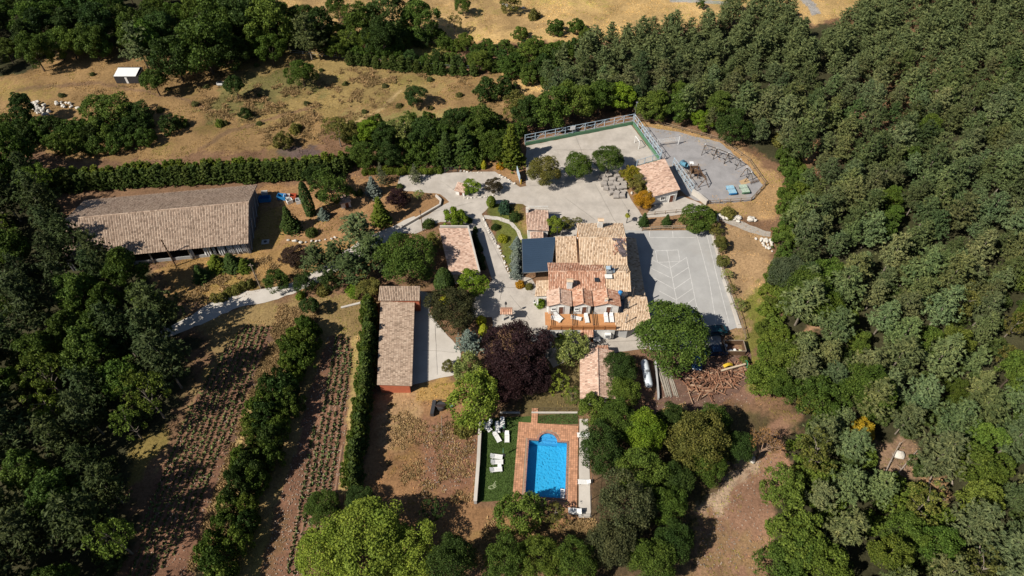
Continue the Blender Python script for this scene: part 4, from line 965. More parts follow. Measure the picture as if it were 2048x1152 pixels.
f1 = fence('court_fence', 'pale blue steel fence on a green kickboard along the back of the ball court', [(1050, 290), (1265, 248)], 2.9, 2.45, [1.0, 2.0, 2.85], BLUEP, 0.085, 0.055, True)
board([(1051, 291), (1265, 249)], 0.85, 0.2, GREENP, f1)
f2 = fence('court_fence', 'pale blue steel fence on a green kickboard between ball court and playground', [(1267, 249), (1320, 322)], 2.9, 2.1, [1.0, 2.0, 2.85], BLUEP, 0.085, 0.055, True)
board([(1266, 250), (1319, 322)], 0.85, 0.2, GREENP, f2)
f3 = fence('court_fence', 'short pale blue fence stretch behind the storage building', [(1318, 324), (1272, 338)], 2.6, 2.3, [1.0, 2.5], BLUEP, 0.085, 0.055)
board([(1318, 325), (1260, 341)], 0.85, 0.2, GREENP, f3)
f4 = fence('playground_fence', 'pale blue steel fence running past the storage building to the ramp', [(1345, 332), (1384, 386)], 2.4, 1.9, [0.3, 1.3, 2.35], BLUEP, 0.08, 0.05, True)
sg = thing('notice_board', 'white notice board hung on the back fence of the ball court', 'sign', P(1144, 266)); p = P(1144, 272, 0)
MB().box((p.x, p.y - 0.25, 2.45), (1.2, 0.06, 0.95), R(17)).build('panel', PLASTIC, sg); MB().box((p.x, p.y - 0.15, 1.6), (0.08, 0.08, 3.2), R(17)).build('post', BLUEP, sg)
lp = thing('floodlight_pole', 'tall thin floodlight pole at the far corner of the ball court', 'lamp post', P(1267, 247)); p = P(1267, 247)
MB().tube((p.x, p.y, 0), (p.x, p.y, 6.0), 0.07, 0.05, 8).build('pole', METALG, lp); MB().box((p.x, p.y - 0.15, 6.05), (0.4, 0.3, 0.18)).build('lamp_head', METALG, lp)
WF = mat('weathered_rail_wood', (0.27, 0.20, 0.14), 0.35, 3)
fence('wooden_fence', 'brown wooden rail fence curving round the far side of the playground', [(1275, 240), (1345, 256), (1440, 282), (1496, 322), (1530, 370), (1503, 400)], 1.1, 2.4, [0.45, 0.95], WF, 0.08, 0.06)
fence('wooden_fence', 'brown wooden rail fence along the near edge of the playground', [(1501, 402), (1418, 408)], 1.1, 2.2, [0.45, 0.95], WF, 0.08, 0.06)
fence('wooden_fence', 'pale wooden rail fence along the top of the parking court', [(1284, 462), (1320, 458), (1370, 457)], 0.9, 2.2, [0.4, 0.85], WOODL, 0.08, 0.07)
fence('wooden_fence', 'thin wooden fence behind the two small firs above the court', [(1288, 432), (1330, 428), (1372, 424)], 1.0, 2.3, [0.4, 0.9], WF, 0.06, 0.045)
fence('wooden_fence', 'dark wooden fence down the right side of the parking court', [(1424, 462), (1444, 540), (1462, 590), (1480, 640), (1490, 680)], 1.1, 2.2, [0.45, 0.95], WF, 0.07, 0.055)
fence('wire_fence', 'dark thin wire fence beside the white road near the barn', [(372, 628), (400, 615), (440, 600)], 1.5, 1.8, [0.7, 1.4], DARKM, 0.05, 0.02)
fence('pool_fence', 'dark metal post fence along the right of the pool path', [(1184, 938), (1183, 965), (1181, 1000), (1180, 1034)], 2.0, 2.4, [1.9], DARKM, 0.05, 0.03)
fence('pool_fence', 'thin dark fence along the top of the pool lawn', [(1066, 824), (1110, 824), (1156, 824)], 1.4, 1.9, [0.7, 1.35], DARKM, 0.03, 0.018)
fence('pool_fence', 'thin dark fence along the bottom edge of the pool paving', [(1180, 1036), (1120, 1036), (1060, 1033)], 1.3, 2.0, [0.6, 1.25], DARKM, 0.03, 0.018)
fence('field_fence', 'thin pale fence along the tree line above the brown field', [(580, 108), (660, 116), (730, 124), (900, 138), (1000, 142)], 1.2, 6.0, [0.6, 1.15], METALG, 0.04, 0.03)
fence('yard_gate', 'dark iron gate with posts at the top of the yard', [(890, 346), (915, 344)], 1.5, 1.5, [0.3, 0.8, 1.4], DARKM, 0.07, 0.03)
fence('stick_fence', 'leaning pole fence in the rough ground left of the pool wall', [(884, 838), (884, 872)], 1.0, 2.0, [0.9], WOODL, 0.05, 0.04)
gt = thing('steel_gate', 'open blue steel gate leaf beside the three round yard trees', 'gate', P(1040, 360)); a, b_ = P(1040, 366), P(1034, 346)
gf = MB().tube(a, a + Vector((0, 0, 2)), 0.06).tube(b_, b_ + Vector((0, 0, 2)), 0.06).tube(a + Vector((0, 0, 2)), b_ + Vector((0, 0, 2)), 0.05).tube(a + Vector((0, 0, 0.2)), b_ + Vector((0, 0, 0.2)), 0.05)
gf.build('gate_frame', BLUEP, gt); MB().beam(a + Vector((0, 0, 1.1)), b_ + Vector((0, 0, 1.1)), 0.03, 1.7).build('gate_panel', BLUEP, gt)
YEL = mat('yellow_paint', (0.60, 0.40, 0.03), 0.2, 2)
MB().tube(a + Vector((0.2, -0.3, -0.1)), a + Vector((0.2, -0.3, 1.2)), 0.13, None, 8).build('gate_bollard', YEL, gt)

# ------------------------------------------------------------------ playground
def aframe(mb, top, base, spread, d):
    top = Vector(top)
    for s_ in (-1, 1): mb.tube(top, Vector((top.x + d.x * s_ * spread, top.y + d.y * s_ * spread, -0.05)), 0.085, None, 6)
DWOOD = mat('dark_stained_wood', (0.06, 0.045, 0.035), 0.3, 3)
def swing_set(label, pts, nseats):
    a, b_ = P(*pts[0]), P(*pts[1]); a.z = b_.z = 2.4; d = (b_ - a).normalized(); s_ = Vector((-d.y, d.x, 0))
    t = thing('swing_set', label, 'swing', ((a.x + b_.x) / 2, (a.y + b_.y) / 2, 0))
    MB().tube(a, b_, 0.075, None, 8).build('top_beam', DWOOD, t)
    for q in (a, b_):
        for sg_ in (-1, 1): MB().tube(q, Vector((q.x + s_.x * sg_ * 1.1, q.y + s_.y * sg_ * 1.1, -0.05)), 0.06, None, 6).build('leg', DWOOD, t)
    for k in range(nseats):
        q = a.lerp(b_, (k + 0.5) / nseats); ch = MB()
        for e in (-0.22, 0.22): ch.tube(q + d * e, Vector((q.x + d.x * e, q.y + d.y * e, 0.55)), 0.02, None, 4)
        ch.build('chain', DARKM, t); MB().box((q.x, q.y, 0.5), (0.5, 0.25, 0.05), math.atan2(d.y, d.x)).build('seat', DARKM, t)
    for q in (a, b_): MB().box((q.x, q.y, 2.52), (0.22, 0.22, 0.1)).build('end_cap', PLASTIC, t)
swing_set('dark wooden swing frame, farthest of the three in the playground row', ((1406, 306), (1429, 314)), 2)
swing_set('dark wooden swing frame, middle of the three in the playground row', ((1430, 314), (1452, 323)), 2)
swing_set('dark wooden swing frame at the near end of the playground row', ((1453, 323), (1476, 336)), 2)
swing_set('low single swing frame beside the sandy patch of the playground', ((1488, 352), (1497, 362)), 1)
tw = thing('climbing_tower', 'wooden climbing tower with blue tube slide on the grey playground', 'climbing frame', P(1387, 350)); p = P(1386, 352)
for sx in (-0.8, 0.8):
    for sy in (-0.8, 0.8): MB().box((p.x + sx, p.y + sy, 1.35), (0.14, 0.14, 2.9)).build('post', WOOD, tw)
for k in range(8): MB().box((p.x - 0.77 + 0.22 * k, p.y, 1.35), (0.2, 1.7, 0.06)).build('platform_board', WOOD, tw)
MB().box((p.x, p.y + 0.82, 1.9), (1.7, 0.06, 0.7)).build('side_panel', WOOD, tw); MB().box((p.x - 0.82, p.y, 1.9), (0.06, 1.5, 0.7)).build('side_panel', WOOD, tw)
MB().box((p.x - 0.5, p.y + 1.6, 2.4), (0.85, 0.85, 0.08)).build('white_hatch', PLASTIC, tw)
sl = MB(); prev = None
for k in range(13):
    u_ = k / 12; an = R(20 + 150 * u_); q = Vector((p.x - 1.35 - 1.2 * math.sin(an) * 0.8, p.y + 1.0 + 3.4 * u_, 2.3 - 1.9 * u_))
    if prev is not None: sl.tube(prev, q, 0.5, 0.5, 10, False)
    prev = q
sl.build('tube_slide', mat('faded_blue_plastic', (0.12, 0.30, 0.42), 0.15, 2, 0.4, 0.4), tw)
for k in range(3):
    MB().tube((p.x + 0.8, p.y - 0.6 + 0.6 * k, 1.4), (p.x + 2.9, p.y - 1.4 + 0.5 * k, 0.0), 0.07, None, 6).build('ramp_pole', WOOD, tw)
MB().tube((p.x + 0.8, p.y, 2.6), (p.x + 1.6, p.y - 3.6, 2.3), 0.09, None, 6).build('swing_beam', WOOD, tw)
for s_ in (-1, 1): MB().tube((p.x + 1.6, p.y - 3.6, 2.3), (p.x + 1.6 + s_ * 1.2, p.y - 3.8, 0), 0.08, None, 6).build('leg', WOOD, tw)
for k in range(2):
    q = (p.x + 1.0 + 0.3 * k, p.y - 1.2 - 1.2 * k); MB().box((q[0], q[1], 0.5), (0.45, 0.22, 0.05)).build('swing_seat', DARKM, tw)
    MB().tube((q[0], q[1], 0.5), (q[0], q[1], 2.4), 0.02, None, 4).build('swing_rope', DARKM, tw)
def ping_pong(label, px, py, top, side):
    p = P(px, py); t = thing('ping_pong_table', label, 'table', (p.x, p.y, 0), R(8))
    MB().box((0, 0, 0.76), (1.7, 2.5, 0.07)).build('table_top', top, t, world=False)
    for s_ in (-0.85, 0.85): MB().box((0, s_, 0.36), (1.35, 0.2, 0.76)).build('leg', side, t, world=False)
    MB().box((0, 0, 0.87), (1.8, 0.03, 0.15)).build('net', METALG, t, world=False)
    MB().box((0, 0, 0.797), (0.03, 2.46, 0.006)).build('centre_line', PAINT, t, world=False)
    MB().box((0, -1.255, 0.62), (1.66, 0.05, 0.36)).build('end_apron', side, t, world=False)
ping_pong('pale blue ping-pong table on the playground gravel', 1461, 384, mat('worn_pale_blue', (0.30, 0.52, 0.66), 0.3, 2.5), BLUE)
ping_pong('pale green ping-pong table at the right of the playground', 1487, 382, mat('worn_pale_green', (0.42, 0.52, 0.42), 0.35, 2.5), GREENP)
vb = thing('volleyball_net', 'white volleyball net between two posts behind the ball court fence', 'net', P(1334, 290)); a, b_ = P(1313, 294), P(1356, 289)
for q in (a, b_): MB().box((q.x, q.y, 1.1), (0.14, 0.14, 2.3)).build('post', PLASTIC, vb)
nm = MB()
for k in range(4): nm.tube((a.x, a.y, 1.2 + 0.3 * k), (b_.x, b_.y, 1.2 + 0.3 * k), 0.03, None, 4)
for k in range(13): q = a.lerp(b_, k / 12); nm.tube((q.x, q.y, 1.2), (q.x, q.y, 2.1), 0.02, None, 4)
o = nm.build('net', PLASTIC, vb); o['kind'] = 'stuff'
def goal(label, p0, p1):
    a, b_ = P(*p0), P(*p1); t = thing('football_goal', label, 'goal', ((a.x + b_.x) / 2, (a.y + b_.y) / 2, 0))
    for q in (a, b_): MB().tube((q.x, q.y, 0), (q.x, q.y, 2.0), 0.07, None, 8).build('goal_post', PLASTIC, t)
    MB().tube((a.x, a.y, 2), (b_.x, b_.y, 2), 0.07, None, 8).build('crossbar', PLASTIC, t)
    for q in (a, b_): MB().tube((q.x, q.y, 2.0), (q.x + 1.0, q.y + 0.3, 0), 0.04, None, 6).build('back_stay', PLASTIC, t)
goal('white football goal at the right end of the ball court', (1269, 286), (1277, 298))
bl = thing('balance_bars', 'small cluster of dark balance bars near the green table', 'play equipment', P(1507, 366)); p = P(1507, 366)
for k in range(6): MB().tube((p.x - 0.9 + 0.35 * k, p.y - 0.7 + 0.15 * k, 0.35), (p.x - 0.5 + 0.35 * k, p.y + 0.5 + 0.1 * k, 0.4), 0.05, None, 5).tube((p.x - 0.7 + 0.35 * k, p.y - 0.1 + 0.12 * k, -0.05), (p.x - 0.7 + 0.35 * k, p.y - 0.1 + 0.12 * k, 0.38), 0.06, None, 5).build('bar', WOOD, bl)
sheet('sand_patch', [(1478, 362), (1494, 355), (1500, 366), (1482, 370)], mat('sand', (0.48, 0.34, 0.20), 0.2, 1.5), 0.024, 0.2)

# ------------------------------------------------------------------ rocks
rock_meshes = []
for k in range(8):
    import bmesh
    bm = bmesh.new(); bmesh.ops.create_icosphere(bm, subdivisions=2, radius=0.5); g = random.Random(k)
    planes = [Vector((g.gauss(0, 1), g.gauss(0, 1), g.gauss(0, 1))).normalized() for _ in range(7)]
    for v in bm.verts:
        for n_v in planes:
            dd = v.co.dot(n_v) - 0.33
            if dd > 0: v.co -= n_v * dd
        v.co *= g.uniform(0.96, 1.04); v.co.z *= 0.75
    me = bpy.data.meshes.new('rock'); bm.to_mesh(me); bm.free(); me.materials.append(PALEST); rock_meshes.append(me)
RK = [0]
def rock(x, y, s_, label, group, z=None, name='rock', me=None):
    RK[0] += 1; g = random.Random(RK[0]); o = link(name, me or rock_meshes[RK[0] % 8]); o.location = (x, y, gzf(x, y) + (s_ * 0.22 if z is None else z))
    o.rotation_euler = (g.uniform(-0.3, 0.3), g.uniform(-0.3, 0.3), g.uniform(0, 6.28)); o.scale = (s_ * g.uniform(0.8, 1.3), s_ * g.uniform(0.8, 1.2), s_ * g.uniform(0.7, 1.1))
    return tag(o, label, 'rock', group)
def rock_row(pts, sp, s_, label, group, jit=0.15):
    ps = [P(*p) for p in pts]; g = random.Random(len(label))
    for a, b_ in zip(ps[:-1], ps[1:]):
        n = max(1, int((b_ - a).length / sp))
        for i in range(n):
            q = a.lerp(b_, (i + g.uniform(0, 0.5)) / n); rock(q.x + g.uniform(-jit, jit), q.y + g.uniform(-jit, jit), s_ * g.uniform(0.7, 1.3), label, group)
def rock_heap(poly, n, s_, label, group, seed, pile=0.0):
    g = random.Random(seed); xs = [p[0] for p in poly]; ys = [p[1] for p in poly]; k = 0
    while k < n:
        x, y = g.uniform(min(xs), max(xs)), g.uniform(min(ys), max(ys))
        if in_poly([x], [y], poly)[0]: q = P(x, y); rock(q.x, q.y, s_ * g.uniform(0.55, 1.35), label, group, z=s_ * 0.2 + g.uniform(0, pile)); k += 1
rock_row([(966, 436), (985, 478), (1000, 500), (1012, 530), (1022, 556)], 0.62, 0.5, 'white edging stone along the curving garden bed by the drive', 'edging stones of the garden bed')
rock_row([(918, 388), (930, 397), (950, 396), (985, 392), (1000, 388)], 0.6, 0.5, 'pale stone edging the planted island in the yard', 'edging stones of the yard island')
rock_row([(918, 341), (940, 344), (968, 345)], 0.7, 0.5, 'pale stone edging the top of the yard beside the gate', 'edging stones at the top of the yard')
rock_row([(1000, 350), (1020, 362), (1034, 370)], 0.7, 0.5, 'pale stone edging the slope left of the blue gate', 'edging stones left of the gate')
rock_row([(572, 480), (600, 485), (640, 482), (680, 474)], 0.9, 0.65, 'white stone in the rough row below the small blue spruce', 'white stones below the spruce')
rock_row([(1250, 352), (1262, 385), (1280, 415)], 1.7, 0.8, 'white boulder edging the bed of autumn trees', 'boulders of the autumn bed')
rock_heap([(1428, 428), (1450, 432), (1515, 438), (1520, 445), (1480, 445), (1430, 440)], 22, 1.05, 'white boulder in the rockery above the dry lawn', 'boulders of the rockery', 1, 0.15)
rock_heap([(1510, 478), (1545, 480), (1545, 505), (1528, 500)], 30, 0.65, 'pale stone in the heap at the edge of the right wood', 'stones of the heap by the wood', 2, 0.25)
rock_heap([(60, 205), (85, 208), (110, 232), (90, 240), (70, 228)], 34, 1.0, 'pale rubble stone in the heap on the left field', 'rubble stones on the left field', 3, 0.6)
rock_heap([(112, 205), (165, 212), (160, 222), (115, 216)], 14, 0.9, 'pale scattered block right of the rubble heap', 'scattered blocks on the left field', 4, 0.2)
rock_heap([(995, 3), (1050, 14), (1040, 20), (1000, 10)], 9, 0.9, 'pale field stone beside the bush in the straw field', 'stones in the straw field', 5)
rock_heap([(1640, 610), (1672, 605), (1672, 640), (1640, 650)], 16, 0.6, 'pale stone on the bare slope in the right wood', 'stones on the bare slope', 6)
rock(P(1795, 913).x, P(1795, 913).y, 1.6, 'single grey boulder in the fallen branches of the lower right wood', None)
rock(P(1504, 922).x, P(1504, 922).y, 1.3, 'white boulder at the foot of the dead tree by the track', None)
SLABS = mat('grey_slab_stone', (0.38, 0.345, 0.315), 0.3, 1.6, 0.9, bmp=0.4, island=0.25)
slab_me = []
for k in range(4):
    g = random.Random(k + 50); mb = MB()
    for j in range(4):
        w_, l_ = g.uniform(0.8, 1.05), g.uniform(0.65, 0.9); mb.box((g.uniform(-0.06, 0.06), g.uniform(-0.06, 0.06), 0.1 + 0.19 * j), (w_, l_, 0.17), g.uniform(-0.08, 0.08))
    me = mb.mesh('stone_stack'); me.materials.append(SLABS); slab_me.append(me)
g = random.Random(9); SP = [(1204, 352), (1217, 350), (1234, 352), (1210, 359), (1224, 360), (1240, 359), (1208, 368), (1221, 367), (1232, 369), (1246, 366), (1212, 376), (1224, 377), (1238, 376), (1247, 374), (1222, 385), (1233, 387), (1245, 384), (1231, 392), (1244, 391)]
for k, (x, y) in enumerate(SP):
    q = P(x, y + 3); o = link('stone_stack', slab_me[k % 4]); o.location = (q.x, q.y, 0.02); o.rotation_euler = (0, 0, g.uniform(-0.5, 0.5)); f_ = g.uniform(1.2, 1.5); o.scale = (f_, f_, g.uniform(0.7, 1.3))
    tag(o, 'bundle of grey paving slabs piled in the yard beside the autumn trees', 'stone stack', 'paving slab bundles in the yard')

# ------------------------------------------------------------------ yard things
def lamp_post(label, px, py, h, m=DARKM, flowers=False):
    p = P(px, py); t = thing('lamp_post', label, 'lamp post', (p.x, p.y, 0))
    MB().tube((0, 0, 0), (0, 0, h), 0.09, 0.06, 8).build('pole', m, t, world=False); MB().tube((0, 0, h), (0, 0, h + 0.4), 0.13, 0.22, 6).tube((0, 0, h + 0.4), (0, 0, h + 0.6), 0.26, 0.05, 6).build('lantern', m, t, world=False)
    if flowers:
        o = link('flower_basket', KINDS['bush'].vars[0][1], None, t); o.location = (0, 0, h * 0.62); o.scale = (0.5, 0.5, 0.3); o.color = (*PAL['gold'], 1)
lamp_post('black lamp post with yellow-green flower basket at the corner of the main roof', 1253, 446, 3.2, flowers=True)
lamp_post('thin brown lamp post on the grass edge of the upper drive', 846, 462, 5.2, WOOD)
def pole(label, px, py, h, lx=0.0, ly=0.0, m=WOOD, r=0.14):
    p = P(px, py); t = thing('utility_pole', label, 'pole', (p.x, p.y, 0))
    MB().tube((0, 0, -0.1), (lx, ly, h), r, r * 0.75, 8).build('pole', m, t, world=False); MB().box((lx, ly, h - 0.4), (0.9, 0.1, 0.1)).build('crossarm', m, t, world=False)
pole('dark wooden utility pole in front of the barn sheeting', 352, 532, 7.5)
pole('pale wooden utility pole beside the white road', 522, 577, 7.0, m=WOODL)
pole('slim pole at the upper right corner of the dark awning', 1113, 487, 5.0, m=DARKM, r=0.09)
# dark awning on posts
aw = thing('awning', 'large dark blue flat awning beside the tan low wing', 'awning', (5.2, 88.5, 0))
q = [P(1046, 545, 3.0), P(1102, 541, 3.0), P(1111, 474, 3.15), P(1044, 478, 3.15)]
nstr = 16
for k in range(nstr):
    a0, a1 = q[0].lerp(q[3], k / nstr), q[0].lerp(q[3], (k + 0.965) / nstr); b0, b1 = q[1].lerp(q[2], k / nstr), q[1].lerp(q[2], (k + 0.965) / nstr)
    slab(MB(), [a0, b0, b1, a1], 0.04).build('roof_strip', TARP, aw)
for a in q: MB().box((a.x * 0.99 + 0.05, a.y, 1.45), (0.15, 0.15, 3.0)).build('post', DARKM, aw)
for a, b_ in ((q[0], q[1]), (q[1], q[2]), (q[2], q[3]), (q[3], q[0])): MB().beam(a - Vector((0, 0, .12)), b_ - Vector((0, 0, .12)), 0.12, 0.14).build('beam', METALG, aw)
# gateway with a little tiled roof
gw = thing('gateway', 'small tiled gateway on two pale posts with a dark lantern above the copper tree', 'gateway', P(1013, 640)); p = P(1013, 640)
for sx in (-0.65, 0.65): MB().box((p.x + sx, p.y, 1.35), (0.3, 0.35, 2.8)).build('post', WHITE, gw)
grf = MB(); zt = 2.75
slab(grf, [(p.x - 1.1, p.y - 0.8, zt), (p.x + 1.1, p.y - 0.8, zt), (p.x + 1.1, p.y, zt + 0.45), (p.x - 1.1, p.y, zt + 0.45)], 0.08); slab(grf, [(p.x + 1.1, p.y + 0.8, zt), (p.x - 1.1, p.y + 0.8, zt), (p.x - 1.1, p.y, zt + 0.45), (p.x + 1.1, p.y, zt + 0.45)], 0.08)
gr_ = grf.build('roof', TILE_RED, gw)
tiles([(Vector((p.x - 1.1, p.y - 0.8, zt)), Vector((p.x + 1.1, p.y - 0.8, zt)), Vector((p.x + 1.1, p.y, zt + 0.45)), Vector((p.x - 1.1, p.y, zt + 0.45)))], TILE_RED, gr_, gw)
MB().tube((p.x - 0.1, p.y + 0.9, 0), (p.x - 0.1, p.y + 0.9, 3.6), 0.06, None, 6).build('lantern_pole', DARKM, gw); MB().tube((p.x - 0.1, p.y + 0.9, 3.6), (p.x - 0.1, p.y + 0.9, 4.1), 0.24, 0.16, 8).build('lantern', DARKM, gw)
# little tiled huts
def hut(label, px, py, w, d, h, rz, roof=TILE_PINK):
    p = P(px, py); t = thing('hut', label, 'hut', (p.x, p.y, 0), rz); c_, s_ = math.cos(rz), math.sin(rz)
    W = lambda x, y, z: Vector((p.x + x * c_ - y * s_, p.y + x * s_ + y * c_, z))
    MB().box((0, 0, h / 2), (w, d, h)).build('wall', WHITE, t, world=False)
    mono(t, [W(-w / 2 - 0.2, -d / 2 - 0.25, h + 0.08), W(w / 2 + 0.2, -d / 2 - 0.25, h + 0.08), W(w / 2 + 0.2, d / 2 + 0.25, h + 0.75), W(-w / 2 - 0.2, d / 2 + 0.25, h + 0.75)], roof)
    MB().box((0, d / 2 - 0.1, h + 0.3), (w, 0.15, 0.65)).build('back_wall', WHITE, t, world=False)
    MB().box((w * 0.1, -d / 2 - 0.02, h * 0.42), (0.7, 0.06, h * 0.8)).build('door', SHUT, t, world=False)
hut('tiny white hut with tiled roof in the dry garden', 692, 411, 2.0, 1.4, 1.5, R(20))
hut('little white well house with tiled roof on the yard island', 923, 386, 2.0, 1.6, 1.2, R(-20))
sh = thing('field_shed', 'dark shed with white sheet roof on the upper left field', 'shed', P(263, 162)); p = P(263, 160)
sh.location.z = gzf(p.x, p.y); z0 = sh.location.z
for k in range(13): MB().box((p.x - 2.9 + 0.48 * k, p.y - 1.6, z0 + 1.05), (0.44, 0.08, 2.2)).build('wall_board', DARKM, sh)
for sx in (-3.1, 3.1): MB().box((p.x + sx, p.y + 0.1, z0 + 1.1), (0.08, 3.4, 2.3)).build('side_wall', DARKM, sh)
MB().box((p.x, p.y + 1.85, z0 + 1.3), (6.2, 0.08, 2.7)).build('back_wall', DARKM, sh)
for k in range(7): slab(MB(), [(p.x - 3.0 + 0.8 * k, p.y - 1.75, z0 + 2.25), (p.x - 2.22 + 0.8 * k, p.y - 1.75, z0 + 2.25), (p.x - 2.22 + 0.8 * k, p.y + 1.7, z0 + 2.55), (p.x - 3.0 + 0.8 * k, p.y + 1.7, z0 + 2.55)], 0.03).build('roof_sheet', PLASTIC, sh)
MB().box((p.x - 0.2, p.y - 1.66, z0 + 1.0), (0.55, 0.06, 1.7)).build('door', PLASTIC, sh)
ta = thing('trough', 'small white water trough left of the dark field tree', 'trough', P(443, 170)); p = P(443, 170); ta.location.z = z0 = gzf(p.x, p.y)
MB().box((p.x, p.y, z0 + 0.45), (2.0, 0.9, 0.5)).build('basin', PLASTIC, ta); MB().box((p.x, p.y, z0 + 0.71), (1.8, 0.7, 0.03)).build('water', DGLASS, ta)
for sx in (-0.7, 0.7): MB().box((p.x + sx, p.y, z0 + 0.1), (0.15, 0.8, 0.25)).build('foot', GREYR, ta)
# junk beside the barn
def junk(name, label, px, py, size, m, rz=0.0):
    p = P(px, py); t = thing(name, label, 'crate', (p.x, p.y, 0), rz); w_, d_, h_ = size
    MB().box((0, 0, 0.04), (w_, d_, 0.08)).build('base', m, t, world=False)
    for sx in (-1, 1): MB().box((sx * (w_ / 2 - 0.03), 0, h_ / 2 + 0.08), (0.06, d_, h_)).build('side', m, t, world=False)
    for sy in (-1, 1): MB().box((0, sy * (d_ / 2 - 0.03), h_ / 2 + 0.078), (w_ - 0.13, 0.06, h_)).build('side', m, t, world=False)
for lab, x, y, s_, m, r_ in (('blue open crate in the barn shadow nearest the wall', 531, 401, (2.4, 1.2, 0.9), BLUE, 0.1), ('blue open crate between the white boxes right of the barn', 565, 397, (1.8, 1.2, 0.9), BLUE, -0.1),
                             ('white open box at the barn back corner', 530, 388, (1.3, 0.8, 0.6), PLASTIC, 0.2), ('white open box touching the blue crate', 575, 397, (1.3, 1.1, 0.8), PLASTIC, 0.05), ('red open crate right of the barn boxes', 587, 395, (1.4, 1.0, 0.7), mat('red_plastic', (0.5, 0.10, 0.05), 0.15), 0.0),
                             ('white open box tipped nearest the dark fir', 580, 405, (1.2, 1.0, 0.8), PLASTIC, 0.6), ('white open box beside the tall cypress', 598, 405, (1.1, 1.1, 0.8), PLASTIC, 0.3)): junk('crate', lab, x, y, s_, m, r_)
mn = thing('manhole_cover', 'white concrete manhole slab in front of the barn corner', 'manhole', P(531, 484)); p = P(531, 484)
MB().box((p.x, p.y, 0.05), (1.5, 1.2, 0.14), 0.15).build('slab', CONC2, mn); MB().tube((p.x, p.y, 0.1), (p.x, p.y, 0.16), 0.32, None, 12).build('lid', DARKM, mn)
# gas tank
gtk = thing('gas_tank', 'long white horizontal gas tank in dappled shade', 'tank', P(1291, 757)); a, b_ = P(1286, 727), P(1297, 782); d = (b_ - a).normalized(); rings, N = [], 16
for t_, r_ in ((0, 0.05), (0.015, 0.35), (0.05, 0.56), (0.10, 0.66), (0.5, 0.68), (0.90, 0.66), (0.95, 0.56), (0.985, 0.35), (1, 0.05)):
    q = a.lerp(b_, t_); s_ = Vector((-d.y, d.x, 0)); rings.append([(q.x + s_.x * math.cos(6.2832 * i / N) * r_, q.y + s_.y * math.cos(6.2832 * i / N) * r_, 1.15 + math.sin(6.2832 * i / N) * r_) for i in range(N)])
mb = MB(); mb.add([p for rg in rings for p in rg], [(k * N + i, k * N + (i + 1) % N, (k + 1) * N + (i + 1) % N, (k + 1) * N + i) for k in range(len(rings) - 1) for i in range(N)])
mb.build('vessel', mat('white_tank_paint', (0.62, 0.68, 0.74), 0.1, 1, 0.4, 0.4), gtk, smooth=True)
for t_ in (0.2, 0.8): q = a.lerp(b_, t_); MB().box((q.x, q.y, 0.35), (1.1, 0.3, 0.8), math.atan2(d.y, d.x) + math.pi / 2).build('saddle', CONC2, gtk)
q = a.lerp(b_, 0.5); MB().tube((q.x, q.y, 1.8), (q.x, q.y, 2.05), 0.22, None, 10).build('valve_dome', METALG, gtk)
# bin of white sacks
bn_ = thing('wooden_bin', 'open brown plank bin at the lower right of the parking court', 'bin', P(1466, 706)); p = P(1466, 700); WB, DB_, HB = 3.5, 2.3, 1.3
for k in range(14): MB().box((p.x - WB / 2 + 0.125 + 0.25 * k, p.y - DB_ / 2, HB / 2), (0.23, 0.08, HB)).build('plank', WOOD, bn_); MB().box((p.x - WB / 2 + 0.125 + 0.25 * k, p.y + DB_ / 2, HB / 2), (0.23, 0.08, HB)).build('plank', WOOD, bn_)
for sx in (-1, 1):
    for k in range(9): MB().box((p.x + sx * WB / 2, p.y - DB_ / 2 + 0.18 + 0.243 * k, HB / 2), (0.08, 0.22, HB)).build('plank', WOOD, bn_)
for sy in (-1, 1): MB().box((p.x, p.y + sy * DB_ / 2, HB + 0.04), (WB + 0.1, 0.14, 0.07)).build('rim', WOODL, bn_)
for sx in (-1, 1): MB().box((p.x + sx * WB / 2, p.y, HB + 0.041), (0.14, DB_ - 0.16, 0.07)).build('rim', WOODL, bn_)
for k, (dx, dy, lab) in enumerate(((-1.3, 0.6, 'white sack in the far left corner of the plank bin'), (-0.7, -0.5, 'white sack at the front left inside the plank bin'), (0.1, -0.5, 'white sack at the front middle inside the plank bin'), (1.1, -0.6, 'yellowish sack at the front right inside the plank bin'))):
    o = rock(p.x + dx, p.y + dy, 0.8, lab, None, z=0.55, name='sack'); o['category'] = 'sack'; o.data = o.data.copy(); o.data.materials.clear(); o.data.materials.append(PLASTIC if k < 3 else mat('yellowed_plastic', (0.62, 0.60, 0.35), 0.1))
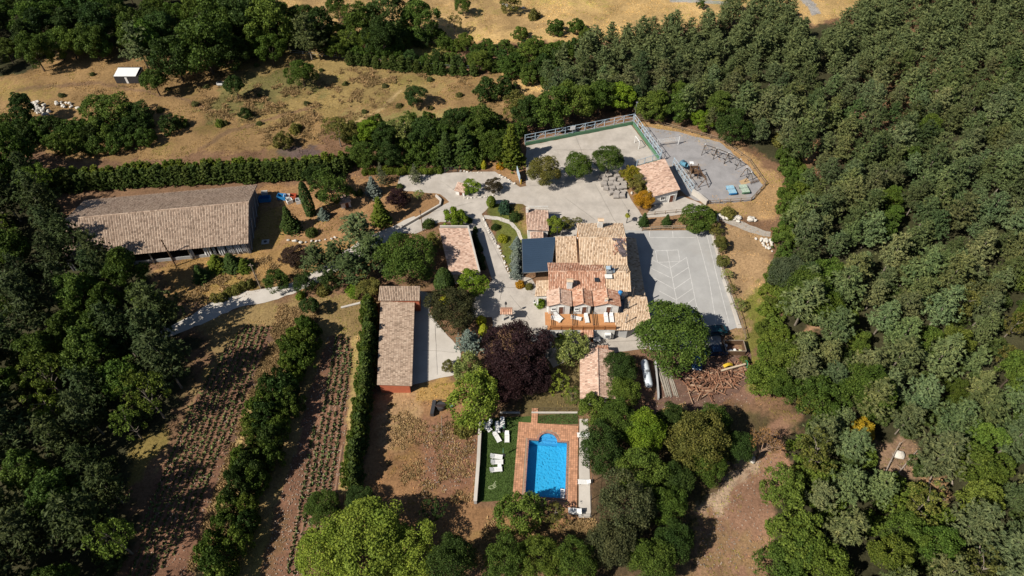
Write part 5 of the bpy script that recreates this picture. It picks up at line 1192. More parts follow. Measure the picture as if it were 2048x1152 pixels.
# cars in the tree shade
def car(label, px, py, rz, paint):
    p = P(px, py); t = thing('parked_car', label, 'car', (p.x, p.y, 0.0), rz)
    prof = [(-2.1, 0.35), (-2.15, 0.75), (-1.9, 0.92), (-1.35, 0.98), (-0.7, 1.42), (0.9, 1.46), (1.75, 1.02), (2.1, 0.95), (2.15, 0.4)]
    mb = MB(); n = len(prof); L_ = []
    for y, s_ in ((-0.86, 0), (-0.82, 0.06), (0.82, 0.06), (0.86, 0)):
        for x, z in prof: tuck = 0.16 * max(0, (z - 0.95) / 0.5); L_.append((x, y * (1 - tuck), z + (s_ if z > 0.9 else 0) * 0.4))
    fs = [(k * n + i, k * n + i + 1, (k + 1) * n + i + 1, (k + 1) * n + i) for k in range(3) for i in range(n - 1)] + [tuple(range(n - 1, -1, -1)), tuple(range(3 * n, 4 * n))] + [(k * n + n - 1, k * n, (k + 1) * n, (k + 1) * n + n - 1) for k in range(3)]
    mb.add(L_, fs).build('body', paint, t, world=False)
    MB().add([(-1.27, -0.68, 1.06), (-1.27, 0.68, 1.06), (-0.74, 0.62, 1.44), (-0.74, -0.62, 1.44)], [(0, 1, 2, 3)]).build('windscreen', DGLASS, t, world=False).location.z = 0.025
    MB().add([(1.68, -0.68, 1.09), (1.68, 0.68, 1.09), (0.95, 0.62, 1.48), (0.95, -0.62, 1.48)], [(3, 2, 1, 0)]).build('rear_window', DGLASS, t, world=False).location.z = 0.025
    for s_ in (-1, 1):
        MB().add([(-1.1, s_ * 0.868, 1.02), (1.4, s_ * 0.868, 1.04), (0.85, s_ * 0.775, 1.40), (-0.65, s_ * 0.775, 1.38)], [(0, 1, 2, 3)]).build('side_window', DGLASS, t, world=False)
        for x in (-1.35, 1.35):
            w = MB().tube((x, s_ * 0.72, 0.32), (x, s_ * 0.89, 0.32), 0.32, None, 14).build('wheel', DARKM, t, world=False)
            MB().tube((x, s_ * 0.885, 0.32), (x, s_ * 0.90, 0.32), 0.18, None, 10).build('rim', METALG, w, world=False)
        MB().box((-2.09, s_ * 0.6, 0.78), (0.08, 0.36, 0.14)).build('headlight', PLASTIC, t, world=False); MB().box((2.11, s_ * 0.65, 0.8), (0.06, 0.28, 0.16)).build('tail_light', mat('red_lens', (0.35, 0.02, 0.02), 0.1), t, world=False)
CARB = mat('dark_blue_car_paint', (0.012, 0.035, 0.08), 0.1, 1, 0.25, 0.6); CART = mat('shaded_teal_car_paint', (0.010, 0.05, 0.065), 0.1, 1, 0.25, 0.6)  # teal is darkened, putting the walnut tree's deep shade into the paint
car('dark blue parked car beside the plank bin', 1428, 706, R(4), CARB)
car('blue parked car half hidden under the big walnut tree', 1392, 724, R(80), CARB)
car('teal parked car in the deepest shade of the walnut tree', 1428, 666, R(6), CART)
# logs, poles and boards
def log_mesh(L_, r, k):
    g = random.Random(k); mb = MB(); a = Vector((-L_ / 2, 0, 0)); m_ = Vector((0, g.uniform(-0.06, 0.06), 0)); b_ = Vector((L_ / 2, 0, 0)); mb.tube(a, m_, r, r * 0.93, 7); mb.tube(m_, b_, r * 0.93, r * 0.8, 7); me = mb.mesh('log'); me.materials.append(LOGM); return me
logs = [log_mesh(L_, r, k) for k, (L_, r) in enumerate(((2.8, 0.09), (2.0, 0.13), (3.8, 0.08), (1.4, 0.08), (1.8, 0.10), (3.0, 0.07)))]
def lay(me, px, py, z, rz, name, label, cat, group, tilt=0.0):
    p = P(px, py); o = link(name, me); o.location = (p.x, p.y, z); o.rotation_euler = (0, tilt, rz); return tag(o, label, cat, group)
g = random.Random(12)
for k in range(240):
    t_ = g.random(); cx, cy = (1425 + g.gauss(0, 26), 762 + g.gauss(0, 10)) if t_ < 0.6 else (1470 + g.gauss(0, 16), 738 + g.gauss(0, 7)) if t_ < 0.85 else (1405 + g.gauss(0, 14), 785 + g.gauss(0, 7))
    lay(logs[g.randrange(6)], cx, cy, 0.12 + g.uniform(0, 0.75) * (1 if t_ < 0.6 else 0.6), R(28) + g.gauss(0, 0.6) if g.random() < 0.7 else g.uniform(0, 3.14), 'log', 'reddish brown log thrown on the log heap below the parking court', 'log', 'logs of the heap', g.uniform(-0.12, 0.12))
for k in range(22):
    me = bpy.data.meshes.get('long_pole') or MB().tube((-3.1, 0, 0), (3.1, 0.05, 0), 0.075, 0.055, 6).mesh('long_pole')
    if not me.materials: me.materials.append(mat('silver_wood', (0.40, 0.36, 0.30), 0.35, 2, 0.9))
    lay(me, 1322 + 25 * (k % 15) / 14 + g.uniform(-1, 1), 762 + g.uniform(-3, 3), 0.08 + 0.13 * (k // 15), R(-84) + g.gauss(0, 0.03), 'pole', 'long grey pole lying in the neat stack right of the gas tank', 'pole', 'stacked grey poles')
bme = MB().box((0, 0, 0), (4.2, 0.22, 0.06)).mesh('board'); bme.materials.append(mat('yellow_board_wood', (0.50, 0.32, 0.14), 0.3, 2, 0.9))
for k in range(5): lay(bme, 1348 + k, 813 + 3.2 * k, 0.08 + 0.07 * k, R(14) + g.gauss(0, 0.05), 'board', 'yellowish board lying below the pole stack', 'board', 'boards below the pole stack')
lm = thing('log_elevator', 'pale beam machine with yellow hood and green wheel on the log heap', 'machine', P(1458, 742)); a, b_ = P(1440, 747), P(1488, 735)
MB().beam(a + Vector((0, 0, 0.9)), b_ + Vector((0, 0, 1.1)), 0.3, 0.2).build('beam', mat('pale_beam', (0.55, 0.45, 0.33), 0.2), lm); hd = MB(); prev = None
for k in range(7):
    q = a.lerp(b_, 0.1 + 0.06 * k) + Vector((0, 0.5, 1.25 + 0.35 * math.sin(k / 6 * 3.14)))
    if prev is not None: hd.beam(prev, q, 0.55, 0.14)
    prev = q
hd.build('hood', YEL, lm); wl_ = MB(); q = b_ + Vector((0.2, 0.1, 0.9))
for k in range(14): wl_.tube((q.x, q.y + 0.62 * math.cos(6.2832 * k / 14), q.z + 0.62 * math.sin(6.2832 * k / 14)), (q.x, q.y + 0.62 * math.cos(6.2832 * (k + 1) / 14), q.z + 0.62 * math.sin(6.2832 * (k + 1) / 14)), 0.1, None, 6)
wl_.build('wheel', mat('machine_green', (0.03, 0.20, 0.10), 0.15), lm)
for q in (a, b_): MB().box((q.x, q.y, 0.42), (0.16, 0.16, 0.9)).build('leg', DARKM, lm)
# white loungers and garden seats
def lounger_proto():
    t = thing('sun_lounger', 'white plastic sun lounger', 'sun lounger'); sm = MB()
    for k in range(9): sm.box((0, -0.9 + 0.14 * k, 0.34), (0.62, 0.12, 0.04))
    o = sm.build('seat', PLASTIC, t, world=False); o['kind'] = 'stuff'
    bk = MB()
    for k in range(5): bk.add([(-0.31, 0.33 + 0.13 * k, 0.36 + 0.06 * k), (0.31, 0.33 + 0.13 * k, 0.36 + 0.06 * k), (0.31, 0.45 + 0.13 * k, 0.42 + 0.06 * k), (-0.31, 0.45 + 0.13 * k, 0.42 + 0.06 * k)], [(0, 1, 2, 3)])
    o = bk.build('backrest', PLASTIC, t, world=False); o['kind'] = 'stuff'
    for sx in (-1, 1): MB().box((sx * 0.34, -0.05, 0.33), (0.07, 1.9, 0.09)).build('side_rail', PLASTIC, t, world=False)
    for sx in (-1, 1):
        for y in (-0.75, 0.6): MB().box((sx * 0.33, y, 0.15), (0.08, 0.1, 0.32)).build('leg', PLASTIC, t, world=False)
    return t
LN = [(974, 856, 40, 0.02, 'white sun lounger in the weeping tree shade, tangled with another'), (977, 853, -25, 0.24, 'white sun lounger lying across the one under the weeping tree'), (995, 857, 5, 0.02, 'narrow white sun lounger in the middle of the upper lawn group'), (1005, 848, 2, 0.02, 'white sun lounger with a dark bundle, topmost on the pool lawn'),
      (994, 876, 28, 0.02, 'white sun lounger set askew below the weeping tree'), (1014, 876, 0, 0.02, 'white sun lounger standing closest to the upper left of the paving'), (993, 915, 82, 0.02, 'uppermost of the three white loungers side by side on the lawn'), (994, 926, 90, 0.02, 'middle of the three white loungers side by side on the lawn'), (992, 941, 95, 0.02, 'lowest of the three white loungers side by side on the lawn'),
      (1150, 1027, 80, 0.12, 'lower white lounger of the stack at the bottom right of the pool'), (1149, 1025, 84, 0.36, 'upper white lounger of the stack at the bottom right of the pool'), (1166, 872, 90, 0.04, 'white lounger half under the trees right of the pool'), (1168, 966, 88, 0.04, 'white lounger on the path at the lower right of the pool')]
pr_ = None
for x, y, a_, z_, lab in LN:
    if pr_ is None: pr_ = lounger_proto(); o = pr_
    else: o = copy_tree(pr_)
    q = P(x, y); o.location = (q.x, q.y, z_ + 0.03); o.rotation_euler = (0, 0, R(a_) + (math.pi if x > 1100 else 0)); relabel(o, lab, None, 'white loungers round the pool')
for k, (x, y, a_, lab) in enumerate(((1116, 633, 40, 'white lounger leaning aside at the left end of the terrace'), (1112, 638, 60, 'white lounger at the far left corner of the terrace'), (1152, 636, 75, 'white lounger left in the middle bay of the terrace'), (1173, 637, 5, 'white lounger right in the middle bay of the terrace'), (1212, 636, 0, 'white lounger left in the right bay of the terrace'), (1223, 636, 0, 'white lounger at the right end of the terrace'))):
    o = copy_tree(pr_); q = P(x, y, 3.4); o.location = (q.x, q.y, 3.13); o.rotation_euler = (0, 0, R(a_)); relabel(o, lab, None, 'white loungers on the terrace')
def parasol(label, px, py, h):
    p = P(px, py); t = thing('closed_parasol', label, 'parasol', (p.x, p.y, 0))
    MB().tube((0, 0, 0), (0, 0, h), 0.035, None, 6).build('pole', DARKM, t, world=False); MB().tube((0, 0, 0), (0, 0, 0.12), 0.3, 0.3, 10).build('base', DARKM, t, world=False); MB().tube((0, 0, h * 0.45), (0, 0, h), 0.14, 0.04, 8).build('folded_canopy', GREENP, t, world=False)
parasol('closed dark green parasol between the two lounger groups', 1007, 911, 2.6); parasol('closed dark parasol beside the topmost lounger', 1008, 862, 2.3)
sd_ = thing('side_table', 'small white side table between the lawn loungers', 'table', P(999, 934)); p = P(999, 934); MB().box((p.x, p.y, 0.42), (0.6, 0.6, 0.05)).build('table_top', PLASTIC, sd_)
for sx in (-1, 1):
    for sy in (-1, 1): MB().box((p.x + sx * 0.22, p.y + sy * 0.22, 0.2), (0.06, 0.06, 0.42)).build('leg', PLASTIC, sd_)
hp = [P(981 + 0.4 * k + 6 * math.cos(k * 0.9) * (1 if k < 16 else 0.3), 975 - (k - 10) * 0.55 * (k > 10) + 3.5 * math.sin(k * 0.9)) + Vector((0, 0, 0.05)) for k in range(28)]
tag(MB().path(hp, 0.035, 5).build('garden_hose', mat('pale_hose', (0.45, 0.50, 0.30), 0.1)), 'pale coiled garden hose on the lower pool lawn', 'hose')
gt2 = thing('garden_table', 'white garden table with things on it in front of the house', 'table', P(1193, 683)); p = P(1193, 683); MB().box((p.x, p.y, 0.74), (1.2, 1.0, 0.05)).build('table_top', PLASTIC, gt2)
for sx in (-1, 1):
    for sy in (-1, 1): MB().box((p.x + sx * 0.5, p.y + sy * 0.4, 0.36), (0.07, 0.07, 0.74)).build('leg', PLASTIC, gt2)
def chair(label, px, py, rz, m):
    p = P(px, py); t = thing('garden_chair', label, 'chair', (p.x, p.y, 0), rz); MB().box((0, 0, 0.43), (0.48, 0.48, 0.05)).build('seat', m, t, world=False); MB().box((0, 0.23, 0.7), (0.46, 0.05, 0.5)).build('backrest', m, t, world=False)
    for sx in (-1, 1):
        for sy in (-1, 1): MB().box((sx * 0.2, sy * 0.2, 0.2), (0.05, 0.05, 0.42)).build('leg', m, t, world=False)
chair('orange garden chair left of the white table', 1184, 684, R(90), mat('orange_plastic', (0.6, 0.14, 0.03), 0.1)); chair('teal garden chair behind the white table', 1199, 676, R(0), mat('teal_plastic', (0.03, 0.25, 0.22), 0.1)); chair('white garden chair at the corner of the drive and house', 1070, 607, R(60), PLASTIC)
# brown round cover in the rough ground
bc = thing('covered_trough', 'dark brown round cover leaning on a box in the rough ground below the annex', 'cover', P(880, 815)); p = P(880, 815)
BRC = mat('brown_sheet', (0.075, 0.05, 0.045), 0.2, 2); MB().tube((p.x + 0.2, p.y, 0.75), (p.x + 0.2, p.y + 0.06, 0.83), 0.95, None, 20).build('round_cover', BRC, bc); MB().box((p.x - 1.05, p.y - 0.4, 0.45), (0.6, 2.6, 0.95), R(-6)).build('box', DARKM, bc)
MB().tube((p.x + 0.2, p.y, 0), (p.x + 0.2, p.y, 0.75), 0.75, None, 16).build('drum', DARKM, bc); MB().beam((p.x - 0.7, p.y + 0.9, 1.0), (p.x + 0.9, p.y + 0.85, 1.0), 0.12, 0.1).build('bar', WOOD, bc)
bkt = thing('blue_bucket', 'small bright blue bucket at the left of the weeping tree', 'bucket', P(902, 814)); p = P(902, 814); MB().tube((p.x, p.y, 0.0), (p.x, p.y, 0.5), 0.26, 0.34, 12).build('body', BLUE, bkt); MB().tube((p.x - 0.34, p.y, 0.5), (p.x + 0.34, p.y, 0.62), 0.02, None, 4).build('handle', METALG, bkt)
# ------------------------------------------------------------------ ground cover: crop rows, dry grass, lawn
def tuft_mesh(name, x, y, z, h, w, col, blades, g, lean=0.5, spread=0.8):
    N = len(x); V, C = [], []
    for _ in range(blades):
        an = g.uniform(0, 6.283, N); dx, dy = np.cos(an), np.sin(an); hh = h * g.uniform(0.6, 1.2, N); ww = w * g.uniform(0.6, 1.2, N)
        ox, oy = g.normal(size=N) * w * spread, g.normal(size=N) * w * spread
        tx, ty = lean * hh * g.normal(size=N), lean * hh * g.normal(size=N)
        bx, by = x + ox, y + oy
        V.append(np.stack([np.stack([bx - dy * ww * .5, by + dx * ww * .5, z], 1), np.stack([bx + dy * ww * .5, by - dx * ww * .5, z], 1), np.stack([bx + tx + dy * ww * .35, by + ty - dx * ww * .35, z + hh], 1), np.stack([bx + tx - dy * ww * .35, by + ty + dx * ww * .35, z + hh], 1)], 1))
        C.append(col * g.uniform(0.7, 1.3, N)[:, None])
    V = np.concatenate(V).reshape(-1, 3); C = np.repeat(np.concatenate(C), 4, 0)
    me = np_mesh(name, V, np.arange(len(V)).reshape(-1, 4)); a = me.color_attributes.new('soil', 'FLOAT_COLOR', 'POINT')
    a.data.foreach_set('color', np.concatenate([C, np.ones((len(C), 1))], 1).astype(np.float32).ravel())
    return me
TM, nt, b = principled('dry_grass_blades', 0.9, 0.1); at = nt.nodes.new('ShaderNodeAttribute'); at.attribute_name = 'soil'; nt.links.new(at.outputs[0], b.inputs['Base Color'])
g = np.random.default_rng(77)
PAVED = [[(800, 345), (1290, 340), (1290, 485), (1095, 485), (1045, 408), (962, 430), (800, 470)], [(920, 440), (962, 425), (1020, 550), (1120, 640), (1310, 620), (1300, 705), (1110, 740), (1080, 700), (985, 656), (925, 636)], [(1045, 288), (1265, 246), (1325, 330), (1250, 345), (1045, 375)], [(1280, 248), (1530, 370), (1500, 405), (1345, 374)],
         [(1250, 458), (1422, 458), (1486, 660), (1300, 705)], [(750, 570), (845, 570), (925, 700), (915, 760), (755, 790)], [(950, 820), (1185, 820), (1185, 1040), (950, 1040)], [(880, 445), (960, 445), (965, 555), (900, 560)], [(110, 370), (520, 365), (500, 515), (110, 515)], [(1260, 320), (1420, 320), (1420, 430), (1280, 435)], [(366, 640), (640, 535), (850, 430), (850, 448), (655, 558), (378, 662)], FIELD_A, FIELD_B]
def free(px, py):
    m = np.ones(px.shape, bool)
    for p in PAVED: m &= ~in_poly(px, py, p)
    return m
x = g.uniform(-140, 120, 220000); y = g.uniform(28, 200, 220000); px, py = PX(x, y)
k = (px > -40) & (px < 2090) & (py > -40) & (py < 1190) & free(px, py) & (vnoise(x / 3, y / 3, 61) + 0.5 * vnoise(x / 0.9, y / 0.9, 62) > 0.72)
x, y = x[k], y[k]; col = ground_colour(x, y); k = col.sum(1) > 0.16; x, y, col = x[k], y[k], col[k]
col = col * np.array([1.45, 1.38, 1.15]); gm_ = vnoise(x / 5, y / 5, 63) > 0.66; col[gm_] *= np.array([0.62, 0.85, 0.5])
tag(link('dry_grass', tuft_mesh('dry_grass', x, y, gz(x, y) - 0.05, 0.13, 0.16, col, 2, g, 0.9), TM), 'dry yellow and brown grass tufts over the fields and slopes', 'grass', kind='stuff')
x = g.uniform(-10, 14, 26000); y = g.uniform(38, 60, 26000); px, py = PX(x, y)
LAWN = [(968, 838), (1156, 827), (1156, 847), (1046, 847), (1032, 1000), (956, 1003)]
k = in_poly(px, py, LAWN) & ~in_poly(px, py, [(1046, 820), (1066, 820), (1066, 850), (1042, 850)]); x, y = x[k], y[k]; px = px[k]
col = np.array([0.075, 0.125, 0.028]) * (0.7 + 0.6 * vnoise(x / 1.7, y / 1.7, 64))[:, None]; dry = sstep(1040, 1080, px)[:, None] * 0.8; col = col * (1 - dry) + np.array([0.12, 0.095, 0.045]) * dry
tag(link('lawn_grass', tuft_mesh('lawn_grass', x, y, np.full(x.shape, 0.02), 0.09, 0.12, col, 2, g), TM), 'short green lawn grass beside the pool', 'grass', kind='stuff')
# dry brush on the rough banks beside and below the pool
def brush(label, poly, n, thr, h):
    w = [P(*p) for p in poly]; x = g.uniform(min(p.x for p in w), max(p.x for p in w), n); y = g.uniform(min(p.y for p in w), max(p.y for p in w), n); px, py = PX(x, y)
    k = in_poly(px, py, poly) & (0.6 * vnoise(x / 2.6, y / 2.6, 71) + 0.4 * vnoise(x / 0.8, y / 0.8, 72) > thr); x, y = x[k], y[k]
    mixv = vnoise(x / 1.9, y / 1.9, 73)[:, None]; col = np.array([0.40, 0.26, 0.125]) * mixv + np.array([0.19, 0.135, 0.06]) * (1 - mixv)
    tag(link('dry_brush', tuft_mesh('dry_brush', x, y, np.full(x.shape, -0.03), h, 0.16, col, 4, g, 0.8), TM), label, 'scrub', kind='stuff')
brush('dry brown brush on the rough bank left of the pool wall', [(775, 800), (860, 850), (945, 835), (952, 1000), (850, 1020), (775, 930)], 4500, 0.45, 0.18)
brush('dry brown brush on the slope below the pool', [(1060, 1042), (1190, 1042), (1190, 1120), (940, 1130), (960, 1040)], 6000, 0.42, 0.25)
brush('dry brush and weeds over the brown field', [(100, 150), (480, 115), (900, 145), (1080, 180), (980, 245), (640, 290), (300, 300), (60, 230)], 70000, 0.56, 0.24)
brush('dry brush beside the road and the barn', [(330, 610), (500, 520), (620, 500), (640, 540), (480, 590)], 6000, 0.45, 0.28)
brush('dry weeds in the verge between the ploughed fields', [(560, 610), (640, 620), (600, 760), (480, 1000), (400, 1152), (370, 1152), (480, 840)], 18000, 0.42, 0.3)
# crops: rows follow the right-hand border of each field
def crops(name, poly, a, b_, rows, sp, step, colr, label, gappy):
    A, B = P(*a), P(*b_); d = (B - A).normalized(); s_ = Vector((-d.y, d.x, 0)); s_ = s_ if s_.x < 0 else -s_; L_ = (B - A).length; X_, Y_ = [], []
    for r_ in range(rows):
        n = int(L_ * 1.1 / step)
        t_ = (np.arange(n) + g.uniform(-0.2, 0.2, n)) * step; X_.append(A.x + d.x * t_ + s_.x * sp * r_ + g.normal(size=n) * 0.03); Y_.append(A.y + d.y * t_ + s_.y * sp * r_ + g.normal(size=n) * 0.05)
    x, y = np.concatenate(X_), np.concatenate(Y_); px, py = PX(x, y); k = in_poly(px, py, poly) & (vnoise(x / 2.5, y / 2.5, 66) > gappy)
    x, y = x[k], y[k]; col = np.array(colr) * (0.65 + 0.7 * vnoise(x / 3, y / 3, 67))[:, None]
    tag(link(name, tuft_mesh(name, x, y, np.full(x.shape, -0.02), 0.36, 0.30, col, 7, g, 0.42, 0.3), TM), label, 'crop', kind='stuff')
    # soil ridges under the rows
    mb = MB()
    for r_ in range(-2, rows + 2):
        o_ = s_ * sp * r_; m_ = 40; row = []
        for i in range(m_ + 1):
            q = A + o_ + d * (L_ * 1.08 * i / m_); row.append((q.x, q.y, bool(in_poly([PX(q.x, q.y)[0]], [PX(q.x, q.y)[1]], poly)[0])))
        for p0, p1 in zip(row[:-1], row[1:]):
            if p0[2] and p1[2]:
                w_ = s_ * 0.34
                mb.add([(p0[0] - w_.x, p0[1] - w_.y, -0.06), (p0[0], p0[1], 0.1), (p0[0] + w_.x, p0[1] + w_.y, -0.06), (p1[0] - w_.x, p1[1] - w_.y, -0.06), (p1[0], p1[1], 0.1), (p1[0] + w_.x, p1[1] + w_.y, -0.06)], [(0, 3, 4, 1), (1, 4, 5, 2)])
    tag(mb.build(name.replace('crop', 'soil') + '_ridges', mat('ridge_soil', (0.25, 0.145, 0.095), 0.35, 1.2, 0.95, fine=5, bmp=0.7)), kind='structure')
FA = [(486, 652), (540, 652), (482, 820), (415, 985), (365, 1090), (290, 1180), (250, 1180), (300, 1000), (345, 890), (410, 760)]
FB = [(672, 674), (704, 674), (697, 780), (676, 980), (600, 1180), (560, 1180), (590, 1000), (620, 880), (640, 830), (655, 770)]
crops('lavender_crop', FA, (546, 655), (372, 1160), 20, 1.0, 0.46, (0.125, 0.165, 0.055), 'rows of small grey-green crop plants in the left ploughed field', 0.05)
crops('lavender_crop', FB, (707, 672), (640, 1100), 12, 1.0, 0.46, (0.105, 0.145, 0.05), 'rows of small dark green crop plants in the right ploughed field', 0.1)
# pale stones strewn over the fields and the rough ground
st_ = MB()
gr = random.Random(8)
for poly, n in ((FIELD_A, 1200), (FIELD_B, 2600), ([(850, 850), (950, 840), (950, 960), (840, 1000)], 400), ([(1400, 1000), (1490, 900), (1560, 900), (1520, 1140), (1390, 1140)], 500), ([(1300, 700), (1500, 700), (1500, 810), (1310, 830)], 300)):
    xs = [p[0] for p in poly]; ys = [p[1] for p in poly]; k = 0
    while k < n:
        a_, b_ = gr.uniform(min(xs), max(xs)), gr.uniform(min(ys), max(ys)); k += 1
        if not in_poly([a_], [b_], poly)[0]: continue
        q = P(a_, b_); s_ = gr.uniform(0.05, 0.15); st_.box((q.x, q.y, 0.02), (s_ * 1.4, s_, s_), gr.uniform(0, 3))
tag(st_.build('field_stones', mat('field_stone', (0.40, 0.31, 0.24), 0.3, 2, island=0.5)), 'small pale stones strewn over the ploughed soil and dirt track', 'stones', kind='stuff')
# joints in the paving
JM = mat('joint_dirt', (0.27, 0.245, 0.215), 0.3)
def joint(a, b_, w=0.035, z=0.045):
    A, B = P(*a), P(*b_); d = (B - A); n = max(2, int(d.length / 1.5)); s_ = Vector((-d.y, d.x, 0)).normalized(); rr = random.Random(int(a[0] * 7 + b_[1])); pts = []
    for i in range(n + 1): q = A.lerp(B, i / n) + s_ * rr.uniform(-0.06, 0.06); pts.append((q, w * rr.uniform(0.4, 1.4)))
    mb = MB()
    for (p, w0), (q, w1) in zip(pts[:-1], pts[1:]): mb.add([tuple((p - s_ * w0)[:2]) + (z,), tuple((q - s_ * w1)[:2]) + (z,), tuple((q + s_ * w1)[:2]) + (z,), tuple((p + s_ * w0)[:2]) + (z,)], [(0, 1, 2, 3)])
    me = mb.mesh('joint')
    if me.polygons[0].normal.z < 0: me.flip_normals()
    tag(link('pavement_joint', me, JM), kind='structure')
for a, b_ in (((1190, 368), (1228, 440)), ((1060, 372), (1190, 362)), ((880, 362), (935, 396)), ((905, 380), (930, 360)), ((860, 425), (945, 405)), ((960, 440), (1015, 545)), ((985, 575), (1050, 575)), ((1000, 600), (1005, 560)), ((1020, 590), (1060, 640)), ((1228, 440), (1250, 462)), ((1130, 395), (1190, 440)), ((1080, 300), (1250, 300)), ((1150, 270), (1170, 320)), ((1230, 290), (1250, 330)), ((845, 700), (915, 705)), ((870, 650), (875, 750)), ((1120, 690), (1290, 680)), ((1230, 380), (1262, 430))): joint(a, b_)
